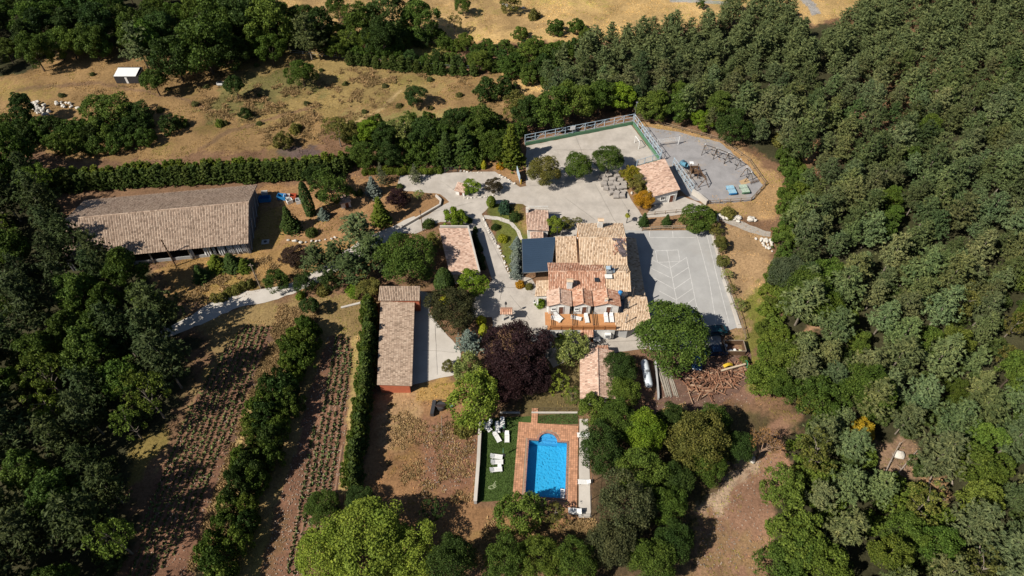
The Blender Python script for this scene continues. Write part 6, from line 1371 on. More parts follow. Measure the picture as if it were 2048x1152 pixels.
# ------------------------------------------------------------------ single trees and shrubs, each where its crown stands in the photograph
T = [
 # fields at the top
 ('broad', 672, 14, 21, 'oak', 'round dark tree standing alone in the straw field at the top', None), ('broad', 925, 8, 17, 'oak', 'dark round tree at the top edge left of the field stones', None), ('airy', 908, 42, 17, 'olive', 'olive tree rising from the hedgerow below the top edge tree', None),
 ('broad', 1020, 8, 20, 'olive', 'olive bushy tree beside the stones in the straw field', 1.6), ('broad', 1402, 6, 9, 'oak', 'tiny dark tree beside the far farm track', None),
 ('broad', 722, 42, 34, 'oak', 'broad dark tree at the left of the hedgerow clump', None), ('broad', 785, 25, 40, 'dark', 'biggest dark tree of the hedgerow clump under the straw field', None), ('broad', 838, 36, 34, 'oak', 'dark tree at the right of the hedgerow clump', None), ('broad', 765, 75, 34, 'dark', 'dark tree below the hedgerow clump', None), ('tall', 640, 50, 24, 'dark', 'slim dark tree left of the straw field hedgerow', None), ('airy', 697, 78, 22, 'mid', 'lighter green tree between the dark hedgerow trees', None),
 ('broad', 603, 146, 28, 'oak', 'round green tree alone in the middle of the brown field', 1.8), ('broad', 831, 193, 23, 'dark', 'dark round tree alone at the right of the brown field', 1.9), ('tall', 468, 168, 19, 'dark', 'slim dark tree beside the white trough', 3.0), ('tall', 307, 162, 25, 'oak', 'upright dark tree right of the white-roofed shed', 2.4),
 ('broad', 218, 218, 44, 'oak', 'wide spreading green tree on the left field', 1.5), ('broad', 270, 225, 30, 'dark', 'darker tree joined to the wide spreading tree', 1.6), ('tall', 44, 212, 22, 'dark', 'slim dark tree by the rubble heap at the left edge', None),
 ('broad', 345, 108, 44, 'dark', 'dark tree right behind the white-roofed shed', None), ('broad', 402, 82, 52, 'oak', 'huge dark tree above the brown field', None), ('broad', 455, 102, 36, 'dark', 'dark tree at the right of the huge field-edge tree', None), ('broad', 430, 45, 46, 'oak', 'dark tree behind the huge field-edge tree', None), ('broad', 535, 48, 46, 'mid', 'green tree at the left end of the straw field', None), ('broad', 490, 20, 52, 'dark', 'dark tree at the top edge left of the straw field', None), ('broad', 180, 82, 32, 'oak', 'round tree at the lower edge of the top left wood', None), ('broad', 138, 88, 28, 'mid', 'lighter round tree at the lower edge of the top left wood', None), ('pine', 272, 82, 28, 'pine', 'greyish pine at the lower edge of the top left wood', None),
 # band of trees between brown field and yard
 ('airy', 674, 258, 28, 'olive', 'olive tree at the left end of the tree band above the hedge', None), ('broad', 703, 266, 22, 'olive', 'low olive tree in the tree band above the long hedge', None), ('tall', 735, 262, 22, 'bright', 'bright green tree in the left of the tree band', 2.8), ('tall', 768, 268, 24, 'dark', 'dark upright tree in the left of the tree band', 2.8), ('airy', 800, 255, 28, 'willow', 'pale green tree in the middle of the tree band', None), ('broad', 848, 262, 32, 'dark', 'dark round tree in the middle of the tree band', None), ('broad', 884, 270, 26, 'oak', 'green tree right of the dark tree in the band', None), ('fir', 928, 292, 34, 'fir', 'broad dark fir above the yard gate', 2.4), ('fir', 892, 300, 26, 'fir', 'dark fir left of the broad fir at the gate', 2.8), ('broad', 915, 245, 30, 'dark', 'dark tree behind the gate firs', None), ('broad', 958, 248, 32, 'oak', 'green tree behind the yard in the right of the band', None), ('broad', 985, 285, 28, 'oak', 'green tree left of the tall bright fir', None),
 ('fir', 1022, 296, 30, 'thuja', 'tall bright green fir at the left end of the ball court', 3.0), ('tall', 1052, 222, 32, 'dark', 'dark tree behind the left end of the ball court', 2.2), ('broad', 1100, 214, 38, 'oak', 'big green tree behind the ball court', None), ('broad', 1152, 196, 36, 'mid', 'green tree behind the middle of the ball court', None), ('broad', 1040, 212, 30, 'olive', 'olive tree left of the big ball court tree', None), ('tall', 1200, 188, 32, 'oak', 'dark green tree behind the right half of the ball court', 2.4), ('tall', 1245, 190, 28, 'bright', 'bright tree behind the ball court corner', 2.3), ('broad', 1302, 212, 30, 'mid', 'bushy green tree right of the floodlight pole', 1.8), ('broad', 1356, 216, 30, 'oak', 'green tree above the playground fence', 1.9), ('broad', 1408, 238, 22, 'bright', 'bright bushy tree above the swings', 1.8), ('broad', 1468, 250, 33, 'dark', 'round dark tree above the right of the playground', 2.0),
 ('broad', 780, 305, 24, 'dark', 'dark tree above the clipped hedge', None), ('broad', 725, 305, 26, 'oak', 'green tree above the end of the long hedge', None), ('broad', 660, 372, 38, 'oak', 'dense dark tree between barn boxes and tiny hut', 1.9), ('broad', 635, 350, 26, 'dark', 'dark tree behind the tall cypress', None),
 # yard trees
 ('big', 1088, 340, 31, 'olive', 'leftmost of the three round olive-green yard trees', 1.9), ('big', 1155, 330, 28, 'oak', 'middle of the three round yard trees', 1.9), ('big', 1219, 318, 29, 'oak', 'rightmost of the three round yard trees', 1.9),
 ('broad', 1262, 346, 19, (0.30, 0.25, 0.03), 'yellowing tree at the top of the storage building bed', 1.8), ('broad', 1276, 368, 20, 'olive', 'olive tree in the middle of the autumn bed', 1.8), ('big', 1288, 398, 21, 'amber', 'golden orange autumn tree in front of the storage building', 1.6),
 ('fir', 1288, 440, 12, 'fir', 'left of the two small firs above the parking court', 2.6), ('fir', 1334, 441, 11, 'fir', 'right of the two small firs above the parking court', 2.4), ('broad', 1396, 437, 33, 'oak', 'wide round bush tree at the top right of the parking court', 1.3),
 ('broad', 1432, 458, 13, 'olive', 'first olive tree of the row right of the court, farthest away', 2.0), ('broad', 1441, 487, 16, 'olive', 'second olive tree of the row right of the court', 2.0), ('broad', 1446, 520, 14, 'olive', 'third olive tree of the row right of the court', 2.0), ('airy', 1454, 549, 14, 'willow', 'fourth tree of the court row, pale green', 2.0), ('airy', 1462, 578, 12, 'olive', 'fifth olive tree of the row right of the court', 2.0), ('airy', 1476, 608, 16, 'willow', 'last pale tree of the court row, nearest the camera', 1.9),
 ('broad', 943, 372, 17, 'bright', 'bright green young tree beside the well house', 1.7), ('broad', 988, 370, 16, (0.075, 0.06, 0.035), 'brownish purple small tree on the yard island', 1.8), ('broad', 1110, 450, 21, 'lime', 'bright lime tree between the small outbuilding and main roof', 1.7), ('broad', 1132, 446, 15, 'olive', 'olive bush behind the tan low wing', 1.5), ('airy', 1155, 440, 12, 'olive', 'small olive bush left of the back chimney', 1.5),
 # dry garden left of the drive
 ('cedar', 763, 352, 15, (0.13, 0.15, 0.09), 'grey-green slender spruce in front of the clipped hedge', 3.6), ('cedar', 830, 350, 15, (0.15, 0.17, 0.10), 'pale spruce at the right end of the clipped hedge', 3.0), ('fir', 745, 375, 17, 'blue', 'blue spruce in the dry garden', 2.6), ('fir', 760, 425, 22, 'thuja', 'bright green fir in the dry garden', 3.0), ('broad', 795, 398, 24, 'purple', 'dark purple plum tree in the dry garden', 1.6), ('airy', 836, 388, 14, 'willow', 'pale willowy shrub tree by the upper drive', 1.7), ('fir', 578, 442, 21, 'fir', 'dark fir beside the barn shadow', 2.9), ('fir', 646, 428, 13, 'blue', 'small silvery blue spruce', 2.0), ('fir', 400, 548, 18, 'fir', 'dark green fir in front of the barn', 2.2), ('fir', 432, 526, 23, 'thuja', 'left fir of the cluster hiding the barn front', 1.5), ('fir', 462, 524, 24, 'fir', 'middle fir of the cluster hiding the barn front', 1.6), ('fir', 488, 530, 18, 'thuja', 'right fir of the cluster hiding the barn front', 1.5),
 ('broad', 590, 510, 25, (0.055, 0.035, 0.03), 'dull purple bushy tree below the white stones', 1.2), ('pine', 628, 512, 28, 'dpine', 'dark pine right of the purple bushy tree', 2.6), ('pine', 665, 505, 28, 'dpine', 'dark pine in the middle of the pine cluster by the white road', 2.6), ('pine', 712, 455, 36, 'pine', 'big olive pine at the bend of the upper drive', 2.4), ('pine', 742, 500, 36, 'dpine', 'dark pine left of the big round oak', 2.5), ('pine', 700, 530, 32, 'dpine', 'dark pine above the top of the right ploughed field', 2.5), ('broad', 552, 560, 24, 'oak', 'dark green tree standing on the white road edge', 2.0), ('broad', 607, 565, 20, 'dark', 'dark tree at the white road bend', 2.0), ('tall', 620, 610, 18, 'dark', 'dark slim tree at the top of the hedge strip', 2.6), ('broad', 660, 560, 22, 'dark', 'dark tree below the pine cluster', None),
 ('big', 815, 512, 52, 'oak', 'huge round deep green tree left of the drive house', 1.8), ('pine', 865, 480, 20, 'olive', 'bare-topped olive tree at the corner of the drive house roof', 2.6), ('broad', 735, 575, 27, 'olive', 'olive bush tree at the upper left of the red annex', 1.6), ('broad', 708, 582, 16, 'bright', 'bright shrub tree left of the red annex', 1.3), ('broad', 945, 566, 30, 'bright', 'vivid green broad-leaved tree at the end of the drive house', 1.5), ('column', 888, 560, 20, 'dark', 'dark columnar tree between red annex and vivid green tree', 3.2), ('big', 905, 618, 46, (0.055, 0.058, 0.026), 'dark olive wide tree right of the red annex', 1.7), ('cedar', 937, 684, 32, 'blue', 'silvery blue cedar above the weeping trees', 1.9),
 ('big', 1032, 700, 62, 'purple', 'big dark purple copper tree in front of the house', 1.7), ('big', 1015, 765, 42, 'purple', 'lower left crown of dark purple trees above the lawn', 1.6), ('big', 1065, 755, 36, 'purple', 'lower right crown of dark purple trees above the lawn', 1.6), ('airy', 1086, 690, 18, (0.19, 0.15, 0.15), 'pale mauve small tree at the right of the copper tree', 1.8), ('airy', 1098, 708, 12, 'blue', 'tiny silver tree at the right of the copper tree', 1.8),
 ('weep', 935, 735, 30, 'willow', 'pale green weeping tree below the blue cedar', None), ('weep', 950, 800, 54, 'lime', 'large light green weeping tree at the top of the pool lawn', 1.7), ('broad', 897, 732, 13, 'olive', 'small round-headed tree on the annex yard', 1.7), ('weep', 1142, 698, 38, 'willow', 'yellow-green willow in front of the house door', 1.7), ('airy', 1118, 768, 27, 'lime', 'thin light green tree above the pool fence', 1.9), ('airy', 1145, 790, 22, 'mid', 'green small tree left of the garden house end', 1.7), ('broad', 1188, 818, 34, 'mid', 'green feathery tree at the lower end of the garden house', 1.9),
 # lower middle and right
 ('big', 1238, 735, 34, 'dark', 'dark tree right of the garden house roof', 1.9), ('big', 1243, 785, 32, 'mid', 'green tree left of the gas tank', 1.9), ('big', 1232, 838, 36, 'oak', 'green tree below the garden house', 1.9), ('big', 1200, 900, 44, 'dark', 'dark tree overhanging the right edge of the pool paving', 1.8), ('big', 1288, 862, 40, 'bright', 'bright mid-green tree in the middle of the grove right of the pool', 1.9), ('big', 1285, 945, 46, 'mid', 'large green tree right of the pool', 1.9), ('big', 1252, 1010, 54, (0.085, 0.098, 0.045), 'greyish green tree at the lower right of the pool', 1.9), ('big', 1225, 1085, 44, (0.085, 0.098, 0.045), 'greyish green tree at the bottom edge right of the pool', 1.9), ('big', 1345, 840, 30, 'dark', 'green tree left of the big olive-green oak', 1.9), ('big', 1392, 885, 54, 'olive', 'big olive-green oak left of the dead tree', 1.7), ('big', 1430, 845, 32, 'oak', 'green tree below the log heap', 1.8), ('big', 1478, 892, 30, 'dark', 'dark tree left of the dead tree', 1.9), ('big', 1350, 1085, 40, 'dark', 'dark tree at the bottom edge left of the dirt track', 1.8), ('big', 1330, 1010, 36, 'oak', 'shaded tree between the grove and the dirt track', 1.9),
 ('big', 1352, 672, 72, 'oak', 'huge walnut tree hiding the corner of the parking court', 1.5),  ('broad', 1530, 755, 40, 'mid', 'bright green bushy tree right of the log heap', 1.4), ('broad', 1575, 715, 36, 'mid', 'green tree at the wood edge right of the plank bin', 1.8), ('broad', 1560, 770, 34, 'oak', 'dark green tree below the bushy tree at the wood edge', 1.8), ('big', 1615, 585, 50, 'oak', 'huge round dark green oak at the edge of the right wood', 1.8), ('big', 1575, 545, 36, (0.08, 0.10, 0.055), 'grey-green tree behind the huge oak of the right wood', 1.9), ('big', 1740, 778, 46, 'oak', 'smooth round dark green tree inside the right wood', 1.7), ('broad', 1725, 860, 26, 'yellow', 'yellow tree glowing among the green in the right wood', 1.9), ('broad', 1645, 800, 46, 'oak', 'round green tree where the dirt track enters the wood', 1.8), ('broad', 1570, 980, 46, 'mid', 'green tree at the right edge of the dirt track', 1.8), ('broad', 1600, 1080, 56, 'mid', 'large green tree at the bottom right of the dirt track', 1.8), ('broad', 1560, 1130, 46, 'oak', 'green tree at the bottom edge right of the track', 1.8),
 ('big', 1305, 1120, 44, 'oak', 'green tree at the bottom edge between grove and track', 1.8), ('big', 1415, 930, 36, 'oak', 'shaded green tree below the big olive-green oak', 1.8), ('big', 1350, 960, 36, 'dark', 'green tree in the lower grove right of the pool trees', 1.8),
 # bottom edge
 ('big', 735, 1075, 82, 'lime', 'huge light green tree at the bottom edge', 1.5), ('big', 655, 1105, 62, 'lime', 'left crown of the light green trees at the bottom edge', 1.7), ('big', 812, 1105, 56, 'lime', 'right crown of the light green trees at the bottom edge', 1.7), ('big', 645, 1010, 34, 'oak', 'dark round tree above the light green trees', 1.7), ('big', 720, 1000, 30, 'dark', 'dark tree at the lower end of the right hedge', 1.7), ('weep', 1040, 1025, 46, 'mid', 'feathery green tree at the lower left of the pool paving', 1.7), ('airy', 1110, 1030, 30, 'olive', 'thin olive tree at the bottom of the pool paving', 1.7), ('big', 1010, 1120, 42, 'oak', 'green tree at the bottom edge below the pool', 1.8), ('big', 1085, 1115, 42, 'mid', 'mid-green tree at the bottom edge right of the pool trees', 1.8), ('big', 1150, 1130, 44, 'oak', 'green tree at the bottom edge under the dry slope', 1.8), ('big', 905, 1125, 46, 'dark', 'dark shaded tree at the bottom edge left of the pool', 2.0), ('airy', 865, 1020, 26, 'dark', 'thin shaded tree left of the retaining wall', 2.2),
]
for kind, x, y, r, colr, lab, hr in T:
    if kind == 'big' and hr and y > 720 and x > 850 and not (x < 1260 and y < 800): hr *= 1.35        # the grove round the pool is taller for its width
    plant(kind, x, y, r, colr, lab, hr)
S = [(342, 255, 22, 'dark', 'dark shrub right of the spreading field tree', 'scrub'), (362, 246, 14, 'oak', 'small shrub behind the dark field shrub', 'scrub'), (566, 284, 21, 'olive', 'olive shrub at the edge of the brown lane', 'scrub'), (440, 248, 11, 'mid', 'light green weed shrub on the brown field', 'bush'), (490, 228, 14, 'dark', 'dark shrub in the middle of the brown field', 'scrub'), (590, 255, 14, 'olive', 'grey-green shrub on the right of the brown field', 'bush'), (975, 182, 26, 'dark', 'long dark scrub on the right of the brown field, left end', 'scrub'), (1012, 176, 24, 'dark', 'long dark scrub on the right of the brown field, right end', 'scrub'), (1152, 56, 18, 'oak', 'dark shrub in the straw field right of the hedgerow', 'scrub'), (1172, 70, 14, 'mid', 'small shrub beside the dark straw field shrub', 'scrub'), (1068, 30, 14, 'olive', 'olive shrub on the straw field slope', 'bush'), (1110, 58, 20, 'oak', 'shrub at the upper rim of the hedgerow', 'scrub'), (1040, 70, 16, 'mid', 'small shrub at the rim of the straw field', 'scrub'),
     (908, 438, 26, 'bright', 'vivid green laurel shrub by the drive junction', 'scrub'), (856, 446, 13, 'hedge', 'round clipped shrub by the lamp post', 'bush'), (1010, 414, 16, (0.05, 0.10, 0.06), 'spreading blue-green juniper in the garden lawn', 'bush'), (1029, 432, 13, 'dark', 'dark shrub by the garden wall', 'bush'), (990, 453, 9, 'dark', 'small dark shrub on the garden lawn', 'bush'), (1006, 475, 11, 'gold', 'yellow-green rounded shrub on the garden lawn', 'bush'), (938, 440, 8, 'dark', 'small dark shrub at the drive corner', 'bush'), (622, 463, 13, 'hedge', 'round shrub right of the dark fir', 'bush'), (720, 385, 8, 'hedge', 'small clipped shrub by the blue spruce', 'bush'), (800, 372, 8, 'hedge', 'small clipped shrub in front of the hedge', 'bush'), (1080, 605, 12, 'bright', 'green shrub at the left corner of the terrace', 'bush'), (1122, 672, 14, 'bright', 'flowering shrub under the ground floor window', 'bush'), (1135, 668, 12, 'mid', 'shrub left of the house door', 'bush'), (1210, 662, 8, 'mid', 'small shrub left of the air conditioner', 'bush'), (645, 580, 14, 'olive', 'olive shrub by the white road', 'bush'), (600, 590, 10, 'bright', 'clipped round shrub at the hedge strip top', 'bush'), (1420, 430, 14, 'mid', 'light shrub above the rockery', 'scrub'), (1455, 425, 16, 'olive', 'olive shrub among the white boulders', 'bush'), (890, 598, 14, 'gold', 'dry yellow shrub in front of the dark olive tree', 'bush'), (1040, 568, 10, 'amber', 'rusty flower bed shrub at the awning corner', 'bush'), (1058, 572, 9, 'olive', 'planter shrub under the lean-to roof', 'bush'), (930, 850, 26, 'olive', 'olive undergrowth left of the pool wall', 'bush'), (1000, 330, 10, 'amber', 'rusty shrub left of the tall bright fir', 'bush'), (1490, 720, 12, 'olive', 'dry shrub right of the plank bin', 'bush'), (1560, 280, 18, 'olive', 'dry olive shrub in the gap above the playground', 'bush')]
for x, y, r, colr, lab, kd in S: plant(kd, x, y, r, colr, lab, cat='shrub')
for x, y, r, lab, colr in ((612, 397, 12, 'tall dark cypress right of the barn boxes', 'fir'), (982, 402, 10, 'clipped golden-green thuja at the garden corner', 'thuja'), (967, 328, 6, 'small yellow-green cypress above the yard', 'gold'), (710, 386, 5, 'short thuja cone by the hedge', 'hedge'), (962, 640, 10, 'yellow-green thuja above the copper tree, upper one', 'gold'), (967, 660, 10, 'yellow-green thuja above the copper tree, lower one', 'gold')):
    plant('column', x, y, r, colr, lab, {612: 7.2, 982: 2.6, 967: 3.5}.get(x, 2.4))
for k, y in enumerate((488, 508, 526, 543)): plant('fir', 1034 - k * 0.6, y, 14, 'blue', ('farthest', 'second', 'third', 'nearest')[k] + ' blue spruce of the row along the dark awning', 2.4)
# the long conifer hedge behind the barn, two staggered rows
def hedge_row(pts, sp, kind, h, r, colr, label, group, cat='tree', off=0.0, seed=1, name=None, amt=0.15):
    ps = [P(p[0], p[1], 0) for p in pts]; g = random.Random(seed)
    for a, b_ in zip(ps[:-1], ps[1:]):
        n = max(1, int((b_ - a).length / sp)); d = (b_ - a).normalized(); s_ = Vector((-d.y, d.x, 0))
        for i in range(n):
            q = a.lerp(b_, (i + g.uniform(0.1, 0.5)) / n) + s_ * (off + g.uniform(-0.3, 0.3)); f = g.uniform(0.88, 1.12)
            plant_at(kind, q.x, q.y, h * f, r * f, colr, label, cat, group, amt, name)
HL = [(70, 382), (350, 366), (640, 352), (700, 338)]
hedge_row(HL, 1.5, 'hedgefir', 4.2, 1.5, 'hedge', 'conifer of the long dense hedge behind the barn', 'conifers of the barn hedge', seed=1)
hedge_row(HL, 1.6, 'hedgefir', 4.3, 1.5, 'thuja', 'conifer of the long dense hedge behind the barn', 'conifers of the barn hedge', off=1.5, seed=2)
hedge_row([(728, 346), (800, 344), (884, 345)], 0.9, 'bush', 1.5, 0.95, 'thuja', 'clump of the clipped bright hedge at the top of the yard', 'clumps of the clipped hedge', 'shrub', seed=3)
hedge_row([(744, 620), (742, 700), (734, 790), (722, 880), (706, 985)], 1.25, 'hedgefir', 4.6, 1.25, 'hedge', 'hedge tree in the dense row left of the red annex', 'trees of the annex hedge', seed=4)
hedge_row([(744, 620), (742, 700), (734, 790), (722, 880), (706, 985)], 1.7, 'scrub', 3.9, 1.35, 'mid', 'hedge tree in the dense row left of the red annex', 'trees of the annex hedge', off=-0.5, seed=5, name='hedge_conifer')
hedge_row([(430, 602), (480, 578), (510, 566)], 1.2, 'bush', 1.5, 1.1, 'olive', 'roadside shrub between barn and white road', 'shrubs along the white road', 'shrub', seed=6)
hedge_row([(700, 128), (800, 138), (900, 146), (960, 152)], 2.0, 'hedgefir', 3.4, 1.3, 'hedge', 'conifer in the row along the top of the brown field', 'conifers along the brown field', seed=7)
hedge_row([(948, 462), (958, 500), (966, 545)], 1.1, 'bush', 1.6, 0.7, 'dark', 'climbing shrub along the wall of the drive house', 'shrubs along the drive house', 'shrub', seed=8)
# scrub that fills strips
STRIP_H = [(592, 655), (622, 650), (616, 720), (588, 800), (562, 880), (535, 960), (492, 1060), (450, 1160), (405, 1160), (440, 1050), (480, 930), (530, 790)]
fill(STRIP_H, 2.0, [(0.5, 'scrub', 'oak', 2.0, 4.4, None), (0.3, 'scrub', 'dark', 2.0, 4.6, None), (0.2, 'scrub', 'mid', 1.8, 3.8, None)], 'bushy shrub of the hedge strip between the two ploughed fields', 'shrubs of the strip between fields', 21, 'shrub', zc=1.5)
fill([(-20, 240), (60, 245), (170, 262), (290, 250), (305, 285), (180, 298), (60, 288), (-20, 268)], 2.4, [(0.7, 'scrub', 'oak', 2.2, 3.2, None), (0.3, 'scrub', 'dark', 2.2, 3.6, None)], 'dark shrub in the thicket above the brown lane', 'shrubs of the lane thicket', 22, 'shrub', zc=1.5)
fill([(700, 255), (800, 240), (1000, 235), (1040, 270), (1000, 315), (900, 322), (760, 325), (690, 320)], 3.4, [(0.6, 'scrub', 'oak', 2.2, 3.4, None), (0.4, 'scrub', 'dark', 2.2, 3.8, None)], 'undergrowth shrub in the tree band above the yard', 'undergrowth of the tree band', 23, 'shrub', zc=1.5, keep=0, rest_label='dark undergrowth filling the tree band above the yard')
fill([(1560, 305), (1600, 312), (1612, 360), (1598, 420), (1580, 520), (1556, 520), (1568, 430), (1572, 370)], 2.2, [(0.6, 'scrub', 'mid', 1.9, 2.6, None), (0.4, 'scrub', 'oak', 1.9, 2.6, None)], 'light green shrub at the wood edge right of the playground', 'shrubs at the playground wood edge', 24, 'shrub', zc=1.2)
fill([(1536, 580), (1556, 530), (1572, 640), (1560, 790), (1522, 780), (1518, 690)], 2.2, [(0.6, 'scrub', (0.125, 0.17, 0.03), 1.8, 2.2, None), (0.4, 'scrub', 'mid', 1.6, 2.0, None)], 'light green shrub at the wood edge right of the dry lawn', 'shrubs at the dry lawn wood edge', 25, 'shrub', zc=1.0)
fill([(1590, 900), (1640, 850), (1840, 960), (1900, 1040), (1850, 1100), (1620, 1020)], 3.2, [(0.5, 'scrub', 'mid', 1.9, 2.4, None), (0.5, 'scrub', 'olive', 1.9, 2.2, None)], 'low shrub in the open part of the lower right wood', 'shrubs of the lower right wood', 26, 'shrub', zc=1.0, keep=0, rest_label='low shrubs covering the open part of the lower right wood')
fill([(130, 150), (480, 130), (900, 150), (1000, 200), (640, 260), (300, 250), (100, 190)], 7.5, [(1, 'bush', (0.10, 0.11, 0.04), 0.8, 0.8, None)], 'small weed shrub scattered over the brown field', 'weed shrubs of the brown field', 27, 'shrub', zc=0.3)

# ------------------------------------------------------------------ woods that fill whole outlines
CLEAR = [[(1598, 660), (1690, 595), (1700, 640), (1640, 680)], [(1600, 270), (1650, 280), (1640, 325), (1600, 325)], [(1500, 280), (1560, 285), (1560, 315), (1500, 310)],
         [(1690, 830), (1760, 830), (1830, 880), (1820, 970), (1740, 960)], [(1850, 960), (1905, 945), (1905, 1005), (1850, 1010)], [(1835, 160), (1860, 150), (1860, 200), (1835, 200)], [(1500, 830), (1590, 815), (1590, 930), (1560, 960)]]
RIGHT = [(1190, 88), (1260, 66), (1330, 56), (1440, 32), (1470, 4), (1570, 4), (1600, 40), (1640, 62), (1690, 45), (1730, 4), (1800, -45), (2130, -45), (2130, 560), (1600, 560), (1605, 480), (1600, 430), (1625, 370), (1600, 310), (1510, 266), (1420, 242), (1330, 215), (1270, 208), (1190, 195), (1110, 185), (1090, 150), (1110, 110)]
RIGHT2 = [(1600, 560), (2130, 560), (2130, 1230), (1560, 1230), (1560, 1120), (1600, 1040), (1620, 930), (1630, 850), (1610, 800), (1590, 740), (1590, 660), (1590, 600)]
fill(RIGHT, 3.7, [(0.74, 'pine', 'pine', 2.35, 8.2, 'grey-green pine in the dense wood right of the playground'), (0.16, 'pine', 'dpine', 2.3, 8.2, 'darker pine in the dense wood right of the playground'), (0.06, 'tall', 'oak', 2.2, 7.2, 'dark green broadleaf tree among the pines of the far right wood'), (0.04, 'broad', 'mid', 2.4, 6.0, 'light green broadleaf tree among the pines of the far right wood')],
     '', 'trees of the far right wood', 5, exclude=CLEAR, limit=900, keep=230, hmul=(0.7, 1.3), amt=0.28, rest_label='far part of the dense pine wood at the top right')
fill(RIGHT2, 3.9, [(0.66, 'pine', 'pine', 2.6, 9.2, None), (0.14, 'broad', 'mid', 2.6, 7.0, 'mid green broadleaf tree in the lower right wood'), (0.12, 'airy', 'olive', 2.5, 7.0, 'olive broadleaf tree in the lower right wood'), (0.10, 'broad', 'oak', 2.7, 6.8, 'dark green broadleaf tree in the lower right wood')],
     'grey-green pine in the lower right wood beside the dirt track', 'trees of the lower right wood', 6, exclude=CLEAR, hmul=(0.7, 1.3), amt=0.28)
LEFT = [(-60, 300), (60, 330), (95, 385), (120, 470), (150, 488), (240, 515), (290, 545), (300, 590), (345, 640), (330, 690), (375, 735), (345, 800), (290, 860), (245, 930), (240, 1230), (-60, 1230)]
fill(LEFT, 4.5, [(0.6, 'pine', (0.062, 0.088, 0.034), 3.1, 12.5, None), (0.25, 'tall', 'oak', 3.2, 11.5, 'green broadleaf tree in the dark wood at the left edge'), (0.15, 'airy', 'mid', 3.0, 10.0, 'green broadleaf tree in the dark wood at the left edge')],  # pine colour darkened to carry the dense shade of this wood
     'dark pine in the shaded wood at the left edge', 'trees of the left wood', 8)
UPL = [(-60, -40), (200, -45), (440, -40), (520, 15), (620, 45), (640, 92), (500, 118), (330, 110), (250, 95), (140, 90), (60, 125), (-60, 150)]
fill(UPL, 5.6, [(0.6, 'broad', 'oak', 3.6, 8.5, None), (0.3, 'tall', 'dark', 3.4, 10.0, None), (0.1, 'pine', 'dpine', 3.2, 10.0, 'dark pine among the broadleaf trees at the top left')],
     'dark green broadleaf tree in the wood at the top left', 'trees of the top left wood', 9, amt=0.32, hmul=(0.75, 1.3))
BAND = [(640, 80), (700, 60), (860, 62), (910, 88), (1000, 88), (1180, 92), (1110, 140), (1095, 165), (1000, 142), (900, 122), (720, 112), (650, 108)]
fill(BAND, 2.9, [(0.7, 'scrub', 'oak', 2.1, 3.0, None), (0.2, 'scrub', 'fir', 2.2, 3.4, None), (0.1, 'broad', 'mid', 2.6, 5.5, None)], 'dark green shrub in the hedgerow between the two fields', 'shrubs of the field hedgerow', 10, cat='shrub', zc=1.5,
     exclude=[[(810, 84), (905, 86), (900, 108), (800, 112)]])

fill(RIGHT2, 4.4, [(0.6, 'scrub', (0.07, 0.10, 0.03), 1.9, 2.4, None), (0.4, 'scrub', 'olive', 1.7, 2.0, None)], 'low undergrowth shrub between the trunks of the lower right wood', 'undergrowth of the lower right wood', 31, 'shrub', zc=1.0, exclude=CLEAR, keep=0, rest_label='low undergrowth between the trunks of the lower right wood')
fill(LEFT, 6.0, [(1, 'scrub', (0.06, 0.085, 0.028), 2.0, 2.4, None)], 'low undergrowth shrub between the trunks of the left wood', 'undergrowth of the left wood', 32, 'shrub', zc=1.0, keep=0, rest_label='low undergrowth between the trunks of the left wood')
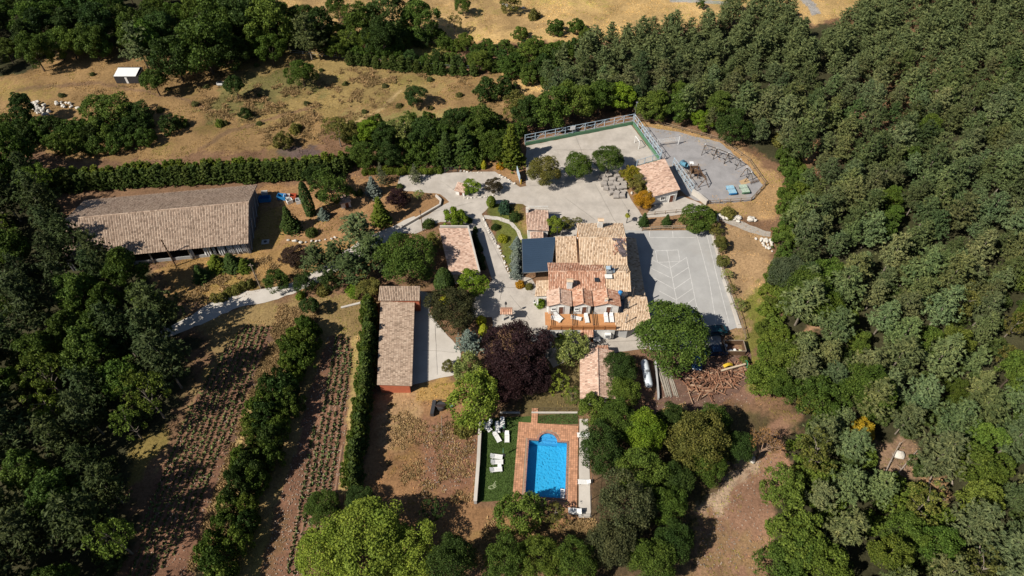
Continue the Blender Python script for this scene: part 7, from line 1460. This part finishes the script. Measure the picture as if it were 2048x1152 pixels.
# dying tree by the track
def twig_tree(loc, h, seed):
    g = random.Random(seed); tr = MB(); br = MB(); tips = []
    def grow(a, d, L_, r, depth):
        b_ = a + d * L_; (tr if depth == 0 else br).tube(a, b_, r, r * 0.65, 5, False)
        if depth >= 4: tips.append(b_); return
        for k in range(4 if depth else 5):
            an = g.uniform(0, 6.28); sp = g.uniform(0.35, 0.75); t_ = d.orthogonal().normalized(); w = d.cross(t_)
            nd = (d + (t_ * math.cos(an) + w * math.sin(an)) * sp + Vector((0, 0, 0.12))).normalized(); grow(a.lerp(b_, g.uniform(0.6, 1.0)), nd, L_ * g.uniform(0.55, 0.8), r * 0.55, depth + 1)
    grow(Vector((0, 0, -0.1)), Vector((0.05, 0.1, 1)).normalized(), h * 0.36, 0.2, 0)
    t = thing('dead_tree', 'dying brown tree with bare twigs beside the dirt track', 'tree', loc)
    tr.build('trunk', BARK, t, world=False); br.build('branches', mat('dry_twig_bark', (0.30, 0.20, 0.14), 0.3, 3), t, world=False)
    gg = np.random.default_rng(4); c = np.repeat(np.array([tuple(p) for p in tips]), 4, 0) + gg.normal(size=(len(tips) * 4, 3)) * 0.18
    v, f = leaves(c, gg.normal(size=c.shape), 0.22 * gg.uniform(0.5, 1.3, len(c)), 0.5, gg)
    o = link('dry_leaves', np_mesh('dry_leaves', v, f), LEAF, t); o.color = (0.30, 0.17, 0.07, 1); o['kind'] = 'stuff'
twig_tree(P(1512, 918), 8.0, 3)
# fallen and bare trunks in the lower right wood
FTM = mat('bleached_trunk', (0.36, 0.30, 0.25), 0.3, 2)
for k, (a, b_, za, zb) in enumerate((((1760, 965), (1800, 885), 0.2, 1.6), ((1785, 960), (1835, 900), 0.2, 1.2), ((1845, 1000), (1868, 940), 0.2, 1.5), ((1905, 970), (1900, 920), 0.1, 3.5), ((1940, 1150), (1985, 1080), 0.3, 2.0), ((1955, 1160), (1960, 1090), 0.3, 2.4), ((1840, 985), (1890, 1000), 0.2, 0.4))):
    A, B = P(*a, za), P(*b_, zb); t = thing('fallen_trunk', 'bleached bare trunk fallen among the shrubs of the lower right wood', 'trunk', (A.x, A.y, 0), 0, 'fallen trunks')
    MB().tube(A, B, 0.14, 0.06, 6).build('trunk', FTM, t); g = random.Random(k)
    for j in range(7):
        q = A.lerp(B, g.uniform(0.3, 1)); MB().tube(q, q + Vector((g.uniform(-0.9, 0.9), g.uniform(-0.9, 0.9), g.uniform(0.0, 0.7))), 0.04, 0.015, 4).build('bare_branch', FTM, t)
